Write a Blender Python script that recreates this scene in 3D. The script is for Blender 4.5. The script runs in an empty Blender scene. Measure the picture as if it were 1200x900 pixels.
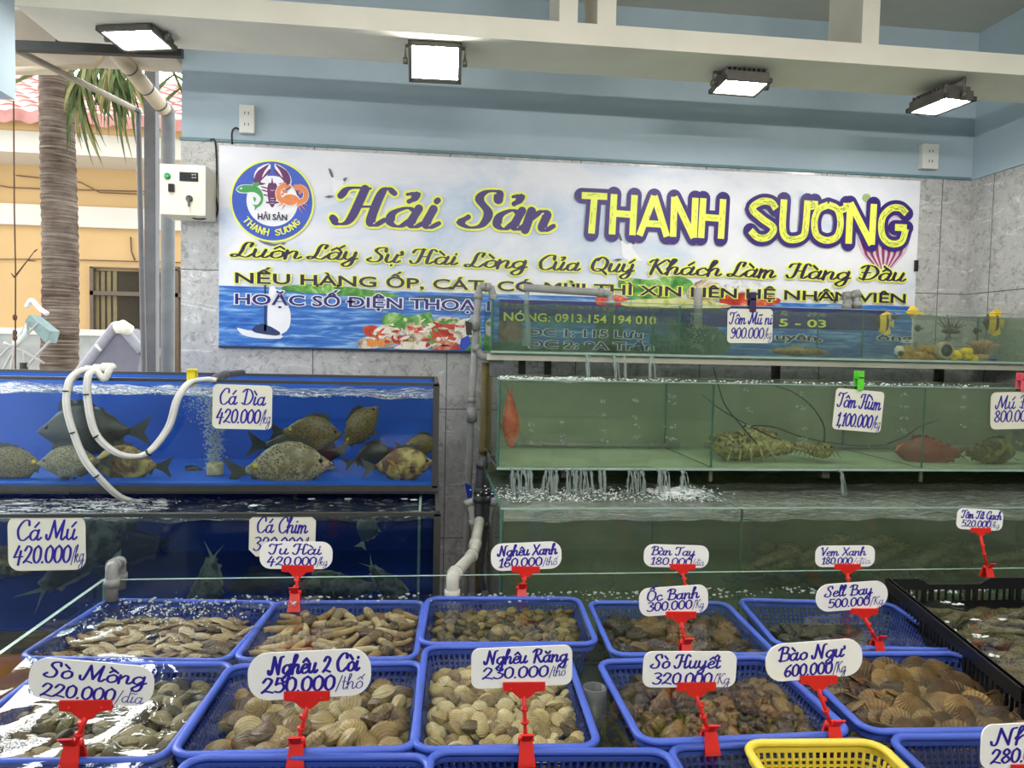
import bpy, bmesh, math, random, unicodedata
from mathutils import Vector, Matrix
random.seed(11)
SC = bpy.context.scene
COL = SC.collection
PI = math.pi
# ------------------------------------------------------------------ camera
CAM = Vector((0, 0, 1.55)); FPX = 850.0
_yaw, _pit, _rol = math.radians(6.35), math.radians(2.77), math.radians(1.25)
_F = Vector((math.sin(_yaw)*math.cos(_pit), math.cos(_yaw)*math.cos(_pit), -math.sin(_pit)))
_R0 = Vector((math.cos(_yaw), -math.sin(_yaw), 0)); _U0 = _R0.cross(_F)
_R = math.cos(_rol)*_R0 + math.sin(_rol)*_U0
_U = -math.sin(_rol)*_R0 + math.cos(_rol)*_U0
cd = bpy.data.cameras.new('camera'); cam = bpy.data.objects.new('camera', cd); COL.objects.link(cam)
cd.sensor_width = 36; cd.lens = FPX/1200*36; cd.clip_start = .02
m = Matrix.Identity(4)
for i in range(3):
    m[i][0], m[i][1], m[i][2], m[i][3] = _R[i], _U[i], -_F[i], CAM[i]
cam.matrix_world = m
SC.camera = cam

# ------------------------------------------------------------------ light, sky and exposure
SC.view_settings.view_transform = 'Standard'
try: SC.view_settings.look = 'None'
except Exception: pass
SC.view_settings.gamma = 1.0
SC.view_settings.use_curve_mapping = False
SC.view_settings.exposure = 0.16
SC.cycles.max_bounces = 10
SC.cycles.transparent_max_bounces = 40
SC.cycles.transmission_bounces = 6
SC.cycles.glossy_bounces = 4
SC.cycles.diffuse_bounces = 4
SC.cycles.caustics_reflective = False
SC.cycles.caustics_refractive = False
SC.cycles.sample_clamp_indirect = 6
SKY = 2.4            # bright overcast sky
GLOW = 17.0          # round the veiled sun
LAMP = 70.0          # flood light lenses
ROOM = 15.0          # ceiling lights above the aisle, watts each
TUBE = 31.0          # tube lamps hung across the aisle, watts each
SUN = 1.8
w = bpy.data.worlds.new('sky'); SC.world = w; w.use_nodes = True
_t = w.node_tree; _bg = _t.nodes['Background']; _tc = _t.nodes.new('ShaderNodeTexCoord')      # overcast sky with the veiled sun's glow
_vm = _t.nodes.new('ShaderNodeVectorMath'); _vm.operation = 'DOT_PRODUCT'; _vm.inputs[1].default_value = Vector((-.47, .78, .50)).normalized()
_t.links.new(_tc.outputs['Generated'], _vm.inputs[0])
_mr = _t.nodes.new('ShaderNodeMapRange'); _mr.interpolation_type = 'SMOOTHSTEP'; _mr.inputs[1].default_value = .80; _mr.inputs[2].default_value = .97; _mr.inputs[3].default_value = SKY; _mr.inputs[4].default_value = GLOW
_t.links.new(_vm.outputs['Value'], _mr.inputs[0]); _t.links.new(_mr.outputs[0], _bg.inputs[1]); _bg.inputs[0].default_value = (.95, .98, 1, 1)
sd = bpy.data.lights.new('sun', 'SUN'); sd.energy = SUN; sd.angle = .05; sd.color = (1, .95, .86)
sun = bpy.data.objects.new('sun', sd); COL.objects.link(sun)
sun.rotation_euler = (math.radians(-26), math.radians(-10), 0)
def area(name, loc, sx, sy, watts, col, rot=(0, 0, 0)):
    l = bpy.data.lights.new(name, 'AREA'); l.shape = 'RECTANGLE'; l.size = sx; l.size_y = sy
    l.energy = watts; l.color = col
    o = bpy.data.objects.new(name, l); COL.objects.link(o); o.location = loc; o.rotation_euler = rot
    return o
area('aisle_ceiling_lamp', (-.4, 1.25, 2.87), 1.2, .10, ROOM, (1, .98, .95))
area('aisle_ceiling_lamp', (1.5, 1.25, 2.87), 1.2, .10, ROOM, (1, .98, .95))
area('aisle_tube_lamp', (-.3, -1.3, 2.70), 1.5, .05, TUBE, (1, .97, .92), (math.radians(90), 0, 0))
area('aisle_tube_lamp', (1.5, -1.3, 2.70), 1.5, .05, TUBE, (1, .97, .92), (math.radians(90), 0, 0))

# ------------------------------------------------------------------ helpers
def ray(px, py):
    return _F + (px-600)/FPX*_R - (py-450)/FPX*_U
def at(px, py, X=None, Y=None, Z=None):
    """the point of the place seen at a pixel of the photograph, on a plane X, Y or Z of the room"""
    d = ray(px, py)
    if Y is not None: t = (Y-CAM.y)/d.y
    elif Z is not None: t = (Z-CAM.z)/d.z
    else: t = (X-CAM.x)/d.x
    return CAM + t*d
def lin(v):
    v /= 255.0
    return v/12.92 if v <= .04045 else ((v+.055)/1.055)**2.4
def rgb(r, g, b): return (lin(r), lin(g), lin(b), 1)

class NT:
    def __init__(s, name):
        s.m = bpy.data.materials.new(name); s.m.use_nodes = True
        s.t = s.m.node_tree; s.t.nodes.clear()
        s.out = s.n('ShaderNodeOutputMaterial')
    def n(s, typ, **kw):
        nd = s.t.nodes.new(typ)
        for k, v in kw.items():
            if k[0] == '_': nd.inputs[int(k[1:])].default_value = v
            else: setattr(nd, k, v)
        return nd
    def l(s, a, b): s.t.links.new(a, b)
    def coord(s, scale=(1, 1, 1), kind='Object'):
        tc = s.n('ShaderNodeTexCoord'); mp = s.n('ShaderNodeMapping')
        s.l(tc.outputs[kind], mp.inputs[0]); mp.inputs[3].default_value = scale
        return mp.outputs[0]
    def ramp(s, fac, stops, interp='LINEAR'):
        r = s.n('ShaderNodeValToRGB'); r.color_ramp.interpolation = interp
        el = r.color_ramp.elements
        while len(el) < len(stops): el.new(.5)
        for e, (p, c) in zip(el, stops): e.position = p; e.color = c
        s.l(fac, r.inputs[0]); return r.outputs[0]
    def noise(s, vec, scale, detail=3, rough=.55, dist=0):
        n = s.n('ShaderNodeTexNoise'); n.inputs['Scale'].default_value = scale
        n.inputs['Detail'].default_value = detail; n.inputs['Roughness'].default_value = rough
        n.inputs['Distortion'].default_value = dist
        if vec is not None: s.l(vec, n.inputs['Vector'])
        return n.outputs['Fac']
    def mix(s, fac, a, b, blend='MIX'):
        n = s.n('ShaderNodeMix', data_type='RGBA', blend_type=blend)
        for sock, v in ((n.inputs[0], fac), (n.inputs[6], a), (n.inputs[7], b)):
            if hasattr(v, 'is_output'): s.l(v, sock)
            else: sock.default_value = v
        return n.outputs[2]
    def math(s, op, a, b=0.0):
        n = s.n('ShaderNodeMath', operation=op)
        for sock, v in ((n.inputs[0], a), (n.inputs[1], b)):
            if hasattr(v, 'is_output'): s.l(v, sock)
            else: sock.default_value = v
        return n.outputs[0]
    def bump(s, h, strength=.3, dist=.002):
        b = s.n('ShaderNodeBump'); b.inputs['Strength'].default_value = strength
        b.inputs['Distance'].default_value = dist; s.l(h, b.inputs['Height'])
        return b.outputs[0]
    def bsdf(s, col, rough=.5, metal=0, spec=.5, normal=None, trans=0, sss=0):
        b = s.n('ShaderNodeBsdfPrincipled')
        if hasattr(col, 'is_output'): s.l(col, b.inputs['Base Color'])
        else: b.inputs['Base Color'].default_value = col
        if hasattr(rough, 'is_output'): s.l(rough, b.inputs['Roughness'])
        else: b.inputs['Roughness'].default_value = rough
        b.inputs['Metallic'].default_value = metal
        b.inputs['Specular IOR Level'].default_value = spec
        if normal is not None: s.l(normal, b.inputs['Normal'])
        s.l(b.outputs[0], s.out.inputs[0]); return b
def flat(name, col, rough=.55, metal=0, spec=.4, mottle=.12, scale=18, bump=0):
    t = NT(name); v = t.coord()
    n = t.noise(v, scale, 3)
    dark = tuple(c*(1-mottle) for c in col[:3])+(1,); light = tuple(min(1, c*(1+mottle)) for c in col[:3])+(1,)
    cl = t.ramp(n, [(.3, dark), (.7, light)])
    t.bsdf(cl, rough, metal, spec, t.bump(n, bump, .002) if bump else None)
    return t.m
def emit(name, col, s):
    t = NT(name); e = t.n('ShaderNodeEmission'); e.inputs[0].default_value = col; e.inputs[1].default_value = s
    t.l(e.outputs[0], t.out.inputs[0]); return t.m
def clear(name, tint, gloss=.03, ior=1.45, wave=0, wscale=14, veil=0, veilcol=(.2, .3, .2, 1), foam=None, fres=True, wdist=.01, stretch=(1, 1, 1), murk=None):
    """a thin see-through sheet: tinted transparency, Fresnel reflection, optional ripples, cloudy water veil and foam"""
    t = NT(name); v = t.coord(stretch)
    tr = t.n('ShaderNodeBsdfTransparent'); tr.inputs[0].default_value = tint
    gl = t.n('ShaderNodeBsdfGlossy'); gl.inputs['Roughness'].default_value = gloss
    fr = t.n('ShaderNodeFresnel'); ge = t.n('ShaderNodeNewGeometry')     # the same reflection from either side of the sheet
    t.l(t.math('ADD', t.math('MULTIPLY', ge.outputs['Backfacing'], 1/ior-ior), ior), fr.inputs[0])
    if wave:
        h = t.noise(v, wscale, 3, .5, .6)
        nb = t.bump(h, wave, wdist)
        t.l(nb, gl.inputs['Normal']); t.l(nb, fr.inputs['Normal'])
    base = tr.outputs[0]
    if veil:
        df = t.n('ShaderNodeBsdfDiffuse'); df.inputs[0].default_value = veilcol
        tl = t.n('ShaderNodeBsdfTranslucent'); tl.inputs[0].default_value = veilcol
        ad = t.n('ShaderNodeMixShader'); ad.inputs[0].default_value = .5
        t.l(df.outputs[0], ad.inputs[1]); t.l(tl.outputs[0], ad.inputs[2])
        vm = t.n('ShaderNodeMixShader')
        n2 = t.noise(v, 3, 4); f = t.ramp(n2, [(.25, (veil*.7,)*3+(1,)), (.75, (min(1, veil*1.3),)*3+(1,))])
        t.l(f, vm.inputs[0]); t.l(base, vm.inputs[1]); t.l(ad.outputs[0], vm.inputs[2]); base = vm.outputs[0]
    if foam:
        fs, lo, hi, amount = foam
        n3 = t.noise(v, fs, 5, .7, .8); f = t.ramp(n3, [(lo, (0, 0, 0, 1)), (hi, (amount,)*3+(1,))])
        df = t.n('ShaderNodeBsdfDiffuse'); df.inputs[0].default_value = (.8, .84, .84, 1)
        vm = t.n('ShaderNodeMixShader'); t.l(f, vm.inputs[0]); t.l(base, vm.inputs[1]); t.l(df.outputs[0], vm.inputs[2]); base = vm.outputs[0]
    ms = t.n('ShaderNodeMixShader')
    t.l(fr.outputs[0], ms.inputs[0]); t.l(base, ms.inputs[1]); t.l(gl.outputs[0], ms.inputs[2])
    t.l(ms.outputs[0], t.out.inputs[0]); return t.m

ORG = {}
def link(name, data):
    o = bpy.data.objects.new(name, data); COL.objects.link(o); return o
def tag(o, label=None, cat=None, group=None, kind=None):
    if label: o['label'] = label
    if cat: o['category'] = cat
    if group: o['group'] = group
    if kind: o['kind'] = kind
    return o
def thing(name, label, cat, loc=(0, 0, 0), group=None):
    o = link(name, None); o.location = loc; o.empty_display_size = .05
    ORG[o] = Vector(loc); return tag(o, label, cat, group)
def org(o): return ORG.get(o, Vector((0, 0, 0)))
class MB:
    """collects shapes in room coordinates; build() links them as one mesh object"""
    def __init__(s): s.v = []; s.f = []; s.mi = []; s.sm = []; s.cur = 0; s.smooth = False
    def add(s, vs, fs, mi=None, smooth=None):
        b = len(s.v); s.v += [Vector(p) for p in vs]
        for f in fs:
            s.f.append([b+i for i in f]); s.mi.append(s.cur if mi is None else mi); s.sm.append(s.smooth if smooth is None else smooth)
        return s
    def box(s, lo, hi, mi=None, M=None, chamfer=0):
        x0, y0, z0 = lo; x1, y1, z1 = hi
        if chamfer:
            bm = bmesh.new(); bmesh.ops.create_cube(bm, size=1)
            for v in bm.verts: v.co = Vector(((x0+x1)/2+v.co.x*(x1-x0), (y0+y1)/2+v.co.y*(y1-y0), (z0+z1)/2+v.co.z*(z1-z0)))
            bmesh.ops.bevel(bm, geom=bm.edges[:], offset=chamfer, segments=2, affect='EDGES', profile=.6)
            bm.verts.index_update(); vs = [v.co.copy() for v in bm.verts]; fs = [[v.index for v in f.verts] for f in bm.faces]; bm.free()
        else:
            vs = [Vector(p) for p in ((x0, y0, z0), (x1, y0, z0), (x1, y1, z0), (x0, y1, z0), (x0, y0, z1), (x1, y0, z1), (x1, y1, z1), (x0, y1, z1))]
            fs = [(3, 2, 1, 0), (4, 5, 6, 7), (0, 1, 5, 4), (1, 2, 6, 5), (2, 3, 7, 6), (3, 0, 4, 7)]
        if M is not None: vs = [M @ p for p in vs]
        return s.add(vs, fs, mi, False)
    def bar(s, a, b, w, h=None, up=(0, 0, 1), mi=None):
        a, b = Vector(a), Vector(b); h = w if h is None else h
        d = b-a; L = d.length; d.normalize(); u = Vector(up)
        x = d.cross(u)
        if x.length < 1e-4: x = d.cross(Vector((1, 0, 0)))
        x.normalize(); z = x.cross(d)
        vs = []
        for p in (a, b):
            for sx, sz in ((-1, -1), (1, -1), (1, 1), (-1, 1)): vs.append(p+x*sx*w/2+z*sz*h/2)
        return s.add(vs, [(0, 1, 2, 3), (7, 6, 5, 4), (0, 4, 5, 1), (1, 5, 6, 2), (2, 6, 7, 3), (3, 7, 4, 0)], mi, False)
    def tube(s, pts, r, seg=10, mi=None, caps=True, closed=False, flatten=None):
        pts = [Vector(p) for p in pts]; n = len(pts)
        rs = r if isinstance(r, (list, tuple)) else [r]*n
        rings = []; prev = None
        for i, p in enumerate(pts):
            if closed: d = pts[(i+1) % n]-pts[i-1]
            else: d = pts[min(i+1, n-1)]-pts[max(i-1, 0)]
            if d.length < 1e-9: d = Vector((0, 0, 1))
            d.normalize()
            if prev is None:
                u = Vector((0, 0, 1)) if abs(d.z) < .9 else Vector((1, 0, 0))
            else: u = prev
            x = d.cross(u)
            if x.length < 1e-6: x = d.cross(Vector((1, .3, 0)))
            x.normalize(); u = x.cross(d); prev = u
            fx, fu = (1, 1) if flatten is None else flatten
            rings.append([p+(x*math.cos(2*PI*k/seg)*fx+u*math.sin(2*PI*k/seg)*fu)*rs[i] for k in range(seg)])
        vs = [q for rg in rings for q in rg]; fs = []
        for i in range(n if closed else n-1):
            j = (i+1) % n
            for k in range(seg):
                k2 = (k+1) % seg
                fs.append((i*seg+k, i*seg+k2, j*seg+k2, j*seg+k))
        if caps and not closed:
            fs.append(tuple(reversed(range(seg)))); fs.append(tuple((n-1)*seg+k for k in range(seg)))
        return s.add(vs, fs, mi, True)
    def rings(s, rings, mi=None, cap0=True, cap1=True, smooth=True):
        seg = len(rings[0]); vs = [q for rg in rings for q in rg]; fs = []
        for i in range(len(rings)-1):
            for k in range(seg):
                k2 = (k+1) % seg; fs.append((i*seg+k, i*seg+k2, (i+1)*seg+k2, (i+1)*seg+k))
        if cap0: fs.append(tuple(reversed(range(seg))))
        if cap1: fs.append(tuple((len(rings)-1)*seg+k for k in range(seg)))
        return s.add(vs, fs, mi, smooth)
    def lathe(s, prof, c, seg=24, mi=None, axis='Z'):
        rg = []
        for r, h in prof:
            row = []
            for k in range(seg):
                a = 2*PI*k/seg
                p = (r*math.cos(a), r*math.sin(a), h) if axis == 'Z' else ((r*math.cos(a), h, r*math.sin(a)) if axis == 'Y' else (h, r*math.cos(a), r*math.sin(a)))
                row.append(Vector(c)+Vector(p))
            rg.append(row)
        return s.rings(rg, mi, True, True)
    def prism(s, poly, n, mi=None):
        """poly: points of one face; n: thickness vector"""
        n = Vector(n); k = len(poly); vs = [Vector(p) for p in poly]+[Vector(p)+n for p in poly]
        fs = [tuple(range(k)), tuple(reversed(range(k, 2*k)))]+[(i+k, (i+1) % k+k, (i+1) % k, i) for i in range(k)]
        return s.add(vs, fs, mi, False)
    def ball(s, c, r, mi=None, seg=10, ring=6, sc=(1, 1, 1)):
        rg = []
        for i in range(1, ring):
            t = PI*i/ring
            rg.append([Vector(c)+Vector((r*sc[0]*math.sin(t)*math.cos(2*PI*k/seg), r*sc[1]*math.sin(t)*math.sin(2*PI*k/seg), -r*sc[2]*math.cos(t))) for k in range(seg)])
        return s.rings(rg, mi)
    def mesh(s, name, mats, off=None, M=None):
        me = bpy.data.meshes.new(name); off = off or Vector((0, 0, 0))
        vs = s.v if M is None else [M @ v for v in s.v]
        me.from_pydata([tuple(v-off) for v in vs], [], s.f)
        for mm in (mats if isinstance(mats, (list, tuple)) else [mats]): me.materials.append(mm)
        me.polygons.foreach_set('material_index', s.mi); me.polygons.foreach_set('use_smooth', s.sm)
        me.update(); return me
    def build(s, name, mats, parent=None, loc=None):
        off = org(parent) if parent is not None else (Vector(loc) if loc is not None else Vector((0, 0, 0)))
        o = link(name, s.mesh(name, mats, off)); 
        if parent is not None:
            o.parent = parent; ORG[o] = org(parent)
        elif loc is not None:
            o.location = loc; ORG[o] = Vector(loc)
        return o
def rrect(w, h, r, n=5):
    out = []
    for cx, cy, a0 in ((w/2-r, h/2-r, 0), (-w/2+r, h/2-r, 90), (-w/2+r, -h/2+r, 180), (w/2-r, -h/2+r, 270)):
        for k in range(n+1):
            a = math.radians(a0+90*k/n); out.append((cx+r*math.cos(a), cy+r*math.sin(a)))
    return out
def crom(pts, n=7, closed=False):
    pts = [Vector(p) for p in pts]
    if len(pts) == 2: return [pts[0].lerp(pts[1], k/6) for k in range(7)]
    out = []; N = len(pts)
    for i in range(N if closed else N-1):
        p1, p2 = pts[i], pts[(i+1) % N]
        p0 = pts[i-1] if (closed or i > 0) else p1*2-p2
        p3 = pts[(i+2) % N] if (closed or i+2 < N) else p2*2-p1
        for k in range(n):
            t = k/n
            out.append(.5*((2*p1)+(p2-p0)*t+(2*p0-5*p1+4*p2-p3)*t*t+(3*p1-p0-3*p2+p3)*t**3))
    if not closed: out.append(pts[-1])
    return out
def copy_tree(o, parent=None):
    c = o.copy(); COL.objects.link(c)
    if parent is not None: c.parent = parent
    for ch in list(o.children): copy_tree(ch, c)
    return c

# ------------------------------------------------------------------ hand lettering
GL = {
'a': (1.1, ".8,.82 .5,1 .15,.7 .15,.2 .45,0 .75,.4;.86,1 .76,.25 .9,0 1.15,.25"),
'b': (.95, ".0,.7 .42,1.8 .3,2.1 .17,1.5 .15,.3 .45,0 .8,.3 .75,.8 .45,.85"),
'c': (.85, ".75,.8 .5,1 .15,.65 .2,.15 .5,0 .88,.25"),
'd': (1.1, ".8,.82 .5,1 .15,.7 .15,.2 .45,0 .75,.4;.9,2 .78,.25 .9,0 1.15,.25"),
'e': (.85, ".12,.45 .6,.6 .7,.9 .45,1 .15,.6 .2,.12 .5,0 .88,.25"),
'g': (1.05, ".8,.82 .5,1 .15,.7 .15,.25 .45,.05 .75,.4;.86,1 .78,-.5 .45,-.9 .15,-.6 .5,-.15 1.1,.25"),
'h': (1.0, ".0,.7 .42,1.8 .3,2.1 .17,1.6 .1,0;.12,.5 .45,1 .7,.85 .68,.2 .82,0 1.05,.25"),
'i': (.48, ".2,1 .12,.25 .25,0 .5,.25;.22,1.42 .25,1.48"),
'k': (.95, ".0,.7 .42,1.8 .3,2.1 .17,1.6 .1,0;.15,.5 .55,1 .65,.75 .25,.5;.25,.5 .6,.1 .75,0 .98,.2"),
'l': (.5, ".05,.6 .45,1.7 .32,2.1 .15,1.5 .15,.25 .3,0 .55,.25"),
'm': (1.4, ".1,1 .08,0;.1,.5 .35,1 .5,.8 .47,0;.5,.5 .8,1 1.0,.8 .97,.2 1.1,0 1.35,.25"),
'n': (1.0, ".1,1 .08,0;.1,.5 .45,1 .68,.85 .66,.2 .8,0 1.05,.25"),
'o': (.92, ".55,1 .2,.75 .15,.25 .45,0 .8,.3 .78,.8 .5,1 "),
'p': (.95, ".12,1 .08,-.9;.1,.5 .45,1 .8,.8 .75,.25 .45,0 .12,.25"),
'r': (.7, ".1,1 .08,0;.1,.5 .35,.95 .65,.9"),
's': (.7, ".6,.85 .35,1 .2,.75 .55,.4 .45,.05 .1,.1"),
't': (.6, ".3,1.7 .2,.25 .35,0 .6,.25;.02,1.05 .55,1.05"),
'u': (1.0, ".1,1 .08,.3 .3,0 .62,.35;.72,1 .62,.25 .78,0 1.02,.25"),
'v': (.75, ".05,.9 .2,1 .35,0 .72,.95"),
'x': (.8, ".1,1 .7,0;.7,1 .1,0"),
'y': (1.0, ".1,1 .08,.35 .35,.05 .65,.45;.75,1 .65,-.5 .35,-.9 .1,-.6 .5,-.1 1.0,.25"),
'C': (1.2, "1.1,1.5 1.0,1.95 .55,1.9 .12,1.1 .3,.2 .75,0 1.2,.4"),
'D': (1.5, ".5,1.85 .4,.1;.05,.25 .4,.05 1.0,.2 1.35,1.0 1.0,1.8 .4,1.98 .0,1.6"),
'M': (1.75, "-.1,.5 -.05,.15 .2,.15 .5,1.9;.5,1.9 .85,.25;.85,.25 1.4,1.95;1.4,1.95 1.3,.3 1.45,0 1.7,.3"),
'T': (1.15, ".0,1.5 .15,1.9 .7,1.75 1.3,1.98;.75,1.8 .6,.3 .3,0 .05,.3"),
'H': (1.45, "-.1,1.5 .1,1.92 .7,1.95;.55,1.9 .4,.3 .1,0 -.12,.3;1.45,1.75 1.2,1.98 1.05,1.6 1.0,.3 1.15,0 1.4,.3;.4,.95 1.0,1.0"),
'N': (1.4, "-.1,.4 .0,.05 .25,.2 .4,1.9;.4,1.9 1.0,.05;1.0,.05 1.1,1.7 1.4,1.95"),
'S': (1.1, "1.0,1.55 .9,1.95 .5,1.92 .35,1.5 .8,.8 .7,.15 .3,0 -.05,.25 .15,.55"),
'B': (1.25, ".45,1.9 .3,0;.0,1.55 .4,1.95 1.0,1.8 .9,1.2 .45,1.05;.45,1.05 1.15,.95 1.1,.2 .6,0 .1,.12"),
'V': (1.0, ".0,1.7 .2,1.9 .45,.05;.45,.05 1.05,1.95"),
'X': (1.1, ".1,1.9 1.0,0;1.05,1.9 .05,0"),
'O': (1.3, ".75,1.95 .25,1.6 .15,.5 .6,0 1.1,.45 1.15,1.4 .7,1.95"),
'G': (1.25, "1.1,1.5 1.0,1.95 .55,1.9 .12,1.1 .3,.2 .7,.05 1.05,.5;1.15,1.0 1.1,-.2 .8,-.7 .45,-.5"),
'R': (1.35, ".45,1.9 .3,0;.0,1.55 .4,1.95 1.0,1.8 .9,1.2 .45,1.05;.55,1.05 1.0,.2 1.2,0 1.4,.3"),
'K': (1.35, ".45,1.9 .3,0;.0,1.55 .25,1.9 .6,1.85;1.35,1.75 1.1,1.92 .45,.95;.55,1.05 1.0,.2 1.2,0 1.45,.3"),
'L': (1.2, ".95,1.5 1.0,1.9 .7,1.95 .55,1.5 .5,.8 .35,.15 .1,.0 -.02,.2 .2,.32 .55,.08 .9,.0 1.2,.45"),
'Q': (1.4, ".75,1.95 .25,1.6 .15,.5 .6,0 1.1,.45 1.15,1.4 .7,1.95 .4,1.5;.45,.35 .8,.3 1.35,-.35"),
'0': (.84, ".42,1.7 .12,1.3 .12,.4 .4,0 .7,.4 .7,1.3 .42,1.7"),
'1': (.6, ".1,1.3 .4,1.7;.4,1.7 .32,0;.1,0 .58,0"),
'2': (.9, ".1,1.25 .35,1.7 .7,1.4 .5,.7 .1,.05;.08,.12 .4,.18 .88,0"),
'3': (.84, ".1,1.6 .45,1.7 .7,1.35 .35,.95;.35,.95 .76,.6 .6,.1 .3,0 .05,.2"),
'4': (.9, ".4,1.7 .05,.6;.05,.6 .85,.65;.62,1.2 .5,-.15"),
'5': (.84, ".75,1.68 .22,1.65;.22,1.65 .15,.95;.15,.95 .55,1.05 .76,.55 .5,.05 .1,.12"),
'6': (.82, ".65,1.68 .25,1.2 .1,.5 .35,0 .7,.35 .5,.85 .15,.6"),
'7': (.8, ".1,1.65 .75,1.65;.75,1.65 .3,0"),
'8': (.84, ".42,.9 .15,1.3 .4,1.7 .66,1.3 .42,.9 .1,.4 .4,0 .74,.4 .42,.9"),
'9': (.84, ".68,1.2 .4,1.7 .12,1.25 .4,.8 .68,1.3 .65,.5 .35,0 .1,.12"),
'.': (.3, ".1,.02 .14,.08"), ',': (.3, ".15,.1 .03,-.28"), '/': (.6, ".0,-.3 .55,1.9"), '-': (.6, ".1,.6 .5,.6"), ' ': (.6, ""),
}
BLK = {   # upright block capitals of the big shop name
'T': (1.1, "0,1.86 1.0,1.86;.5,1.86 .42,.0"), 'H': (1.12, ".17,2 .13,.0;.98,2 .94,.0;.17,1.05 .95,1.02"),
'A': (1.3, ".65,2.0 .1,.0;.65,2.0 1.2,.0;.3,.62 1.0,.6"), 'N': (1.15, ".15,2 .15,0;.15,2 .98,0;1.0,2 .98,0"),
'S': (1.1, ".98,1.55 .8,1.85 .45,1.86 .15,1.5 .5,1.05 .92,.62 .75,.18 .4,.12 .12,.45"),
'U': (1.1, ".15,2.02 .14,.6 .3,.15 .6,.1 .88,.3 .95,.8 .98,2.02;1.05,1.72 1.22,1.8 1.24,2.02"),
'O': (1.25, ".62,1.86 .28,1.6 .15,1 .25,.35 .62,.12 .98,.35 1.08,1 .95,1.65 .62,1.86;1.05,1.62 1.24,1.74 1.27,1.98"),
'G': (1.2, "1.05,1.6 .8,1.86 .45,1.8 .17,1.3 .2,.5 .5,.1 .9,.2 1.05,.85;.65,.9 1.08,.9"),
}
def layout(text, font=GL, gap=0.0):
    """strokes of a line of lettering in font units, baseline 0"""
    out = []; x = 0; marks = {'\u0301': 'acute', '\u0300': 'grave', '\u0309': 'hook', '\u0303': 'tilde', '\u0323': 'dot', '\u0302': 'circ', '\u0306': 'breve', '\u031b': 'horn'}
    for ch in text:
        bar = ch in '\u0111\u0110'
        if bar: ch = {'\u0111': 'd', '\u0110': 'D'}[ch]
        dec = unicodedata.normalize('NFD', ch); b = dec[0]
        if b not in font: x += .6; continue
        adv, st = font[b]; strokes = [[tuple(map(float, p.split(','))) for p in q.split()] for q in st.split(';') if q.strip()]
        if b == 'i' and len(dec) > 1: strokes = strokes[:1]
        cx = .5 if b.islower() else .65; top = 1.3 if b.islower() else 2.15
        if b == 'i': cx = .25
        if bar: strokes.append([(.12, .98), (.8, 1.0)] if b == 'D' else [(.5, 1.6), (1.15, 1.6)])
        lift = 0
        for mk in dec[1:]:
            k = marks.get(mk)
            if k == 'circ': strokes.append([(cx-.3, top-.05), (cx, top+.3)]); strokes.append([(cx, top+.3), (cx+.3, top-.05)]); lift = .3
            if k == 'breve': strokes.append([(cx-.3, top+.25), (cx, top-.05), (cx+.3, top+.25)]); lift = .3
            if k == 'acute': strokes.append([(cx-.05+lift*.6, top+lift*.6), (cx+.28+lift*.6, top+.45+lift*.6)])
            if k == 'grave': strokes.append([(cx-.3, top+.45+lift*.5), (cx+.05, top+lift*.5)])
            if k == 'hook': strokes.append([(cx-.12, top+.42+lift), (cx+.12, top+.5+lift), (cx+.12, top+.22+lift), (cx, top+.05+lift)])
            if k == 'tilde': strokes.append([(cx-.35, top+.1), (cx-.1, top+.3), (cx+.1, top+.12), (cx+.35, top+.3)])
            if k == 'dot': strokes.append([(cx, -.42), (cx+.04, -.36)])
            if k == 'horn' and font is GL: strokes.append([(.75, .95), (1.0, 1.1), (.98, 1.4)] if b.islower() else [(1.1, 1.7), (1.4, 1.9), (1.35, 2.15)])
        for sk in strokes: out.append([(px+x, py) for px, py in sk])
        x += adv+gap
    return out, x
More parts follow.
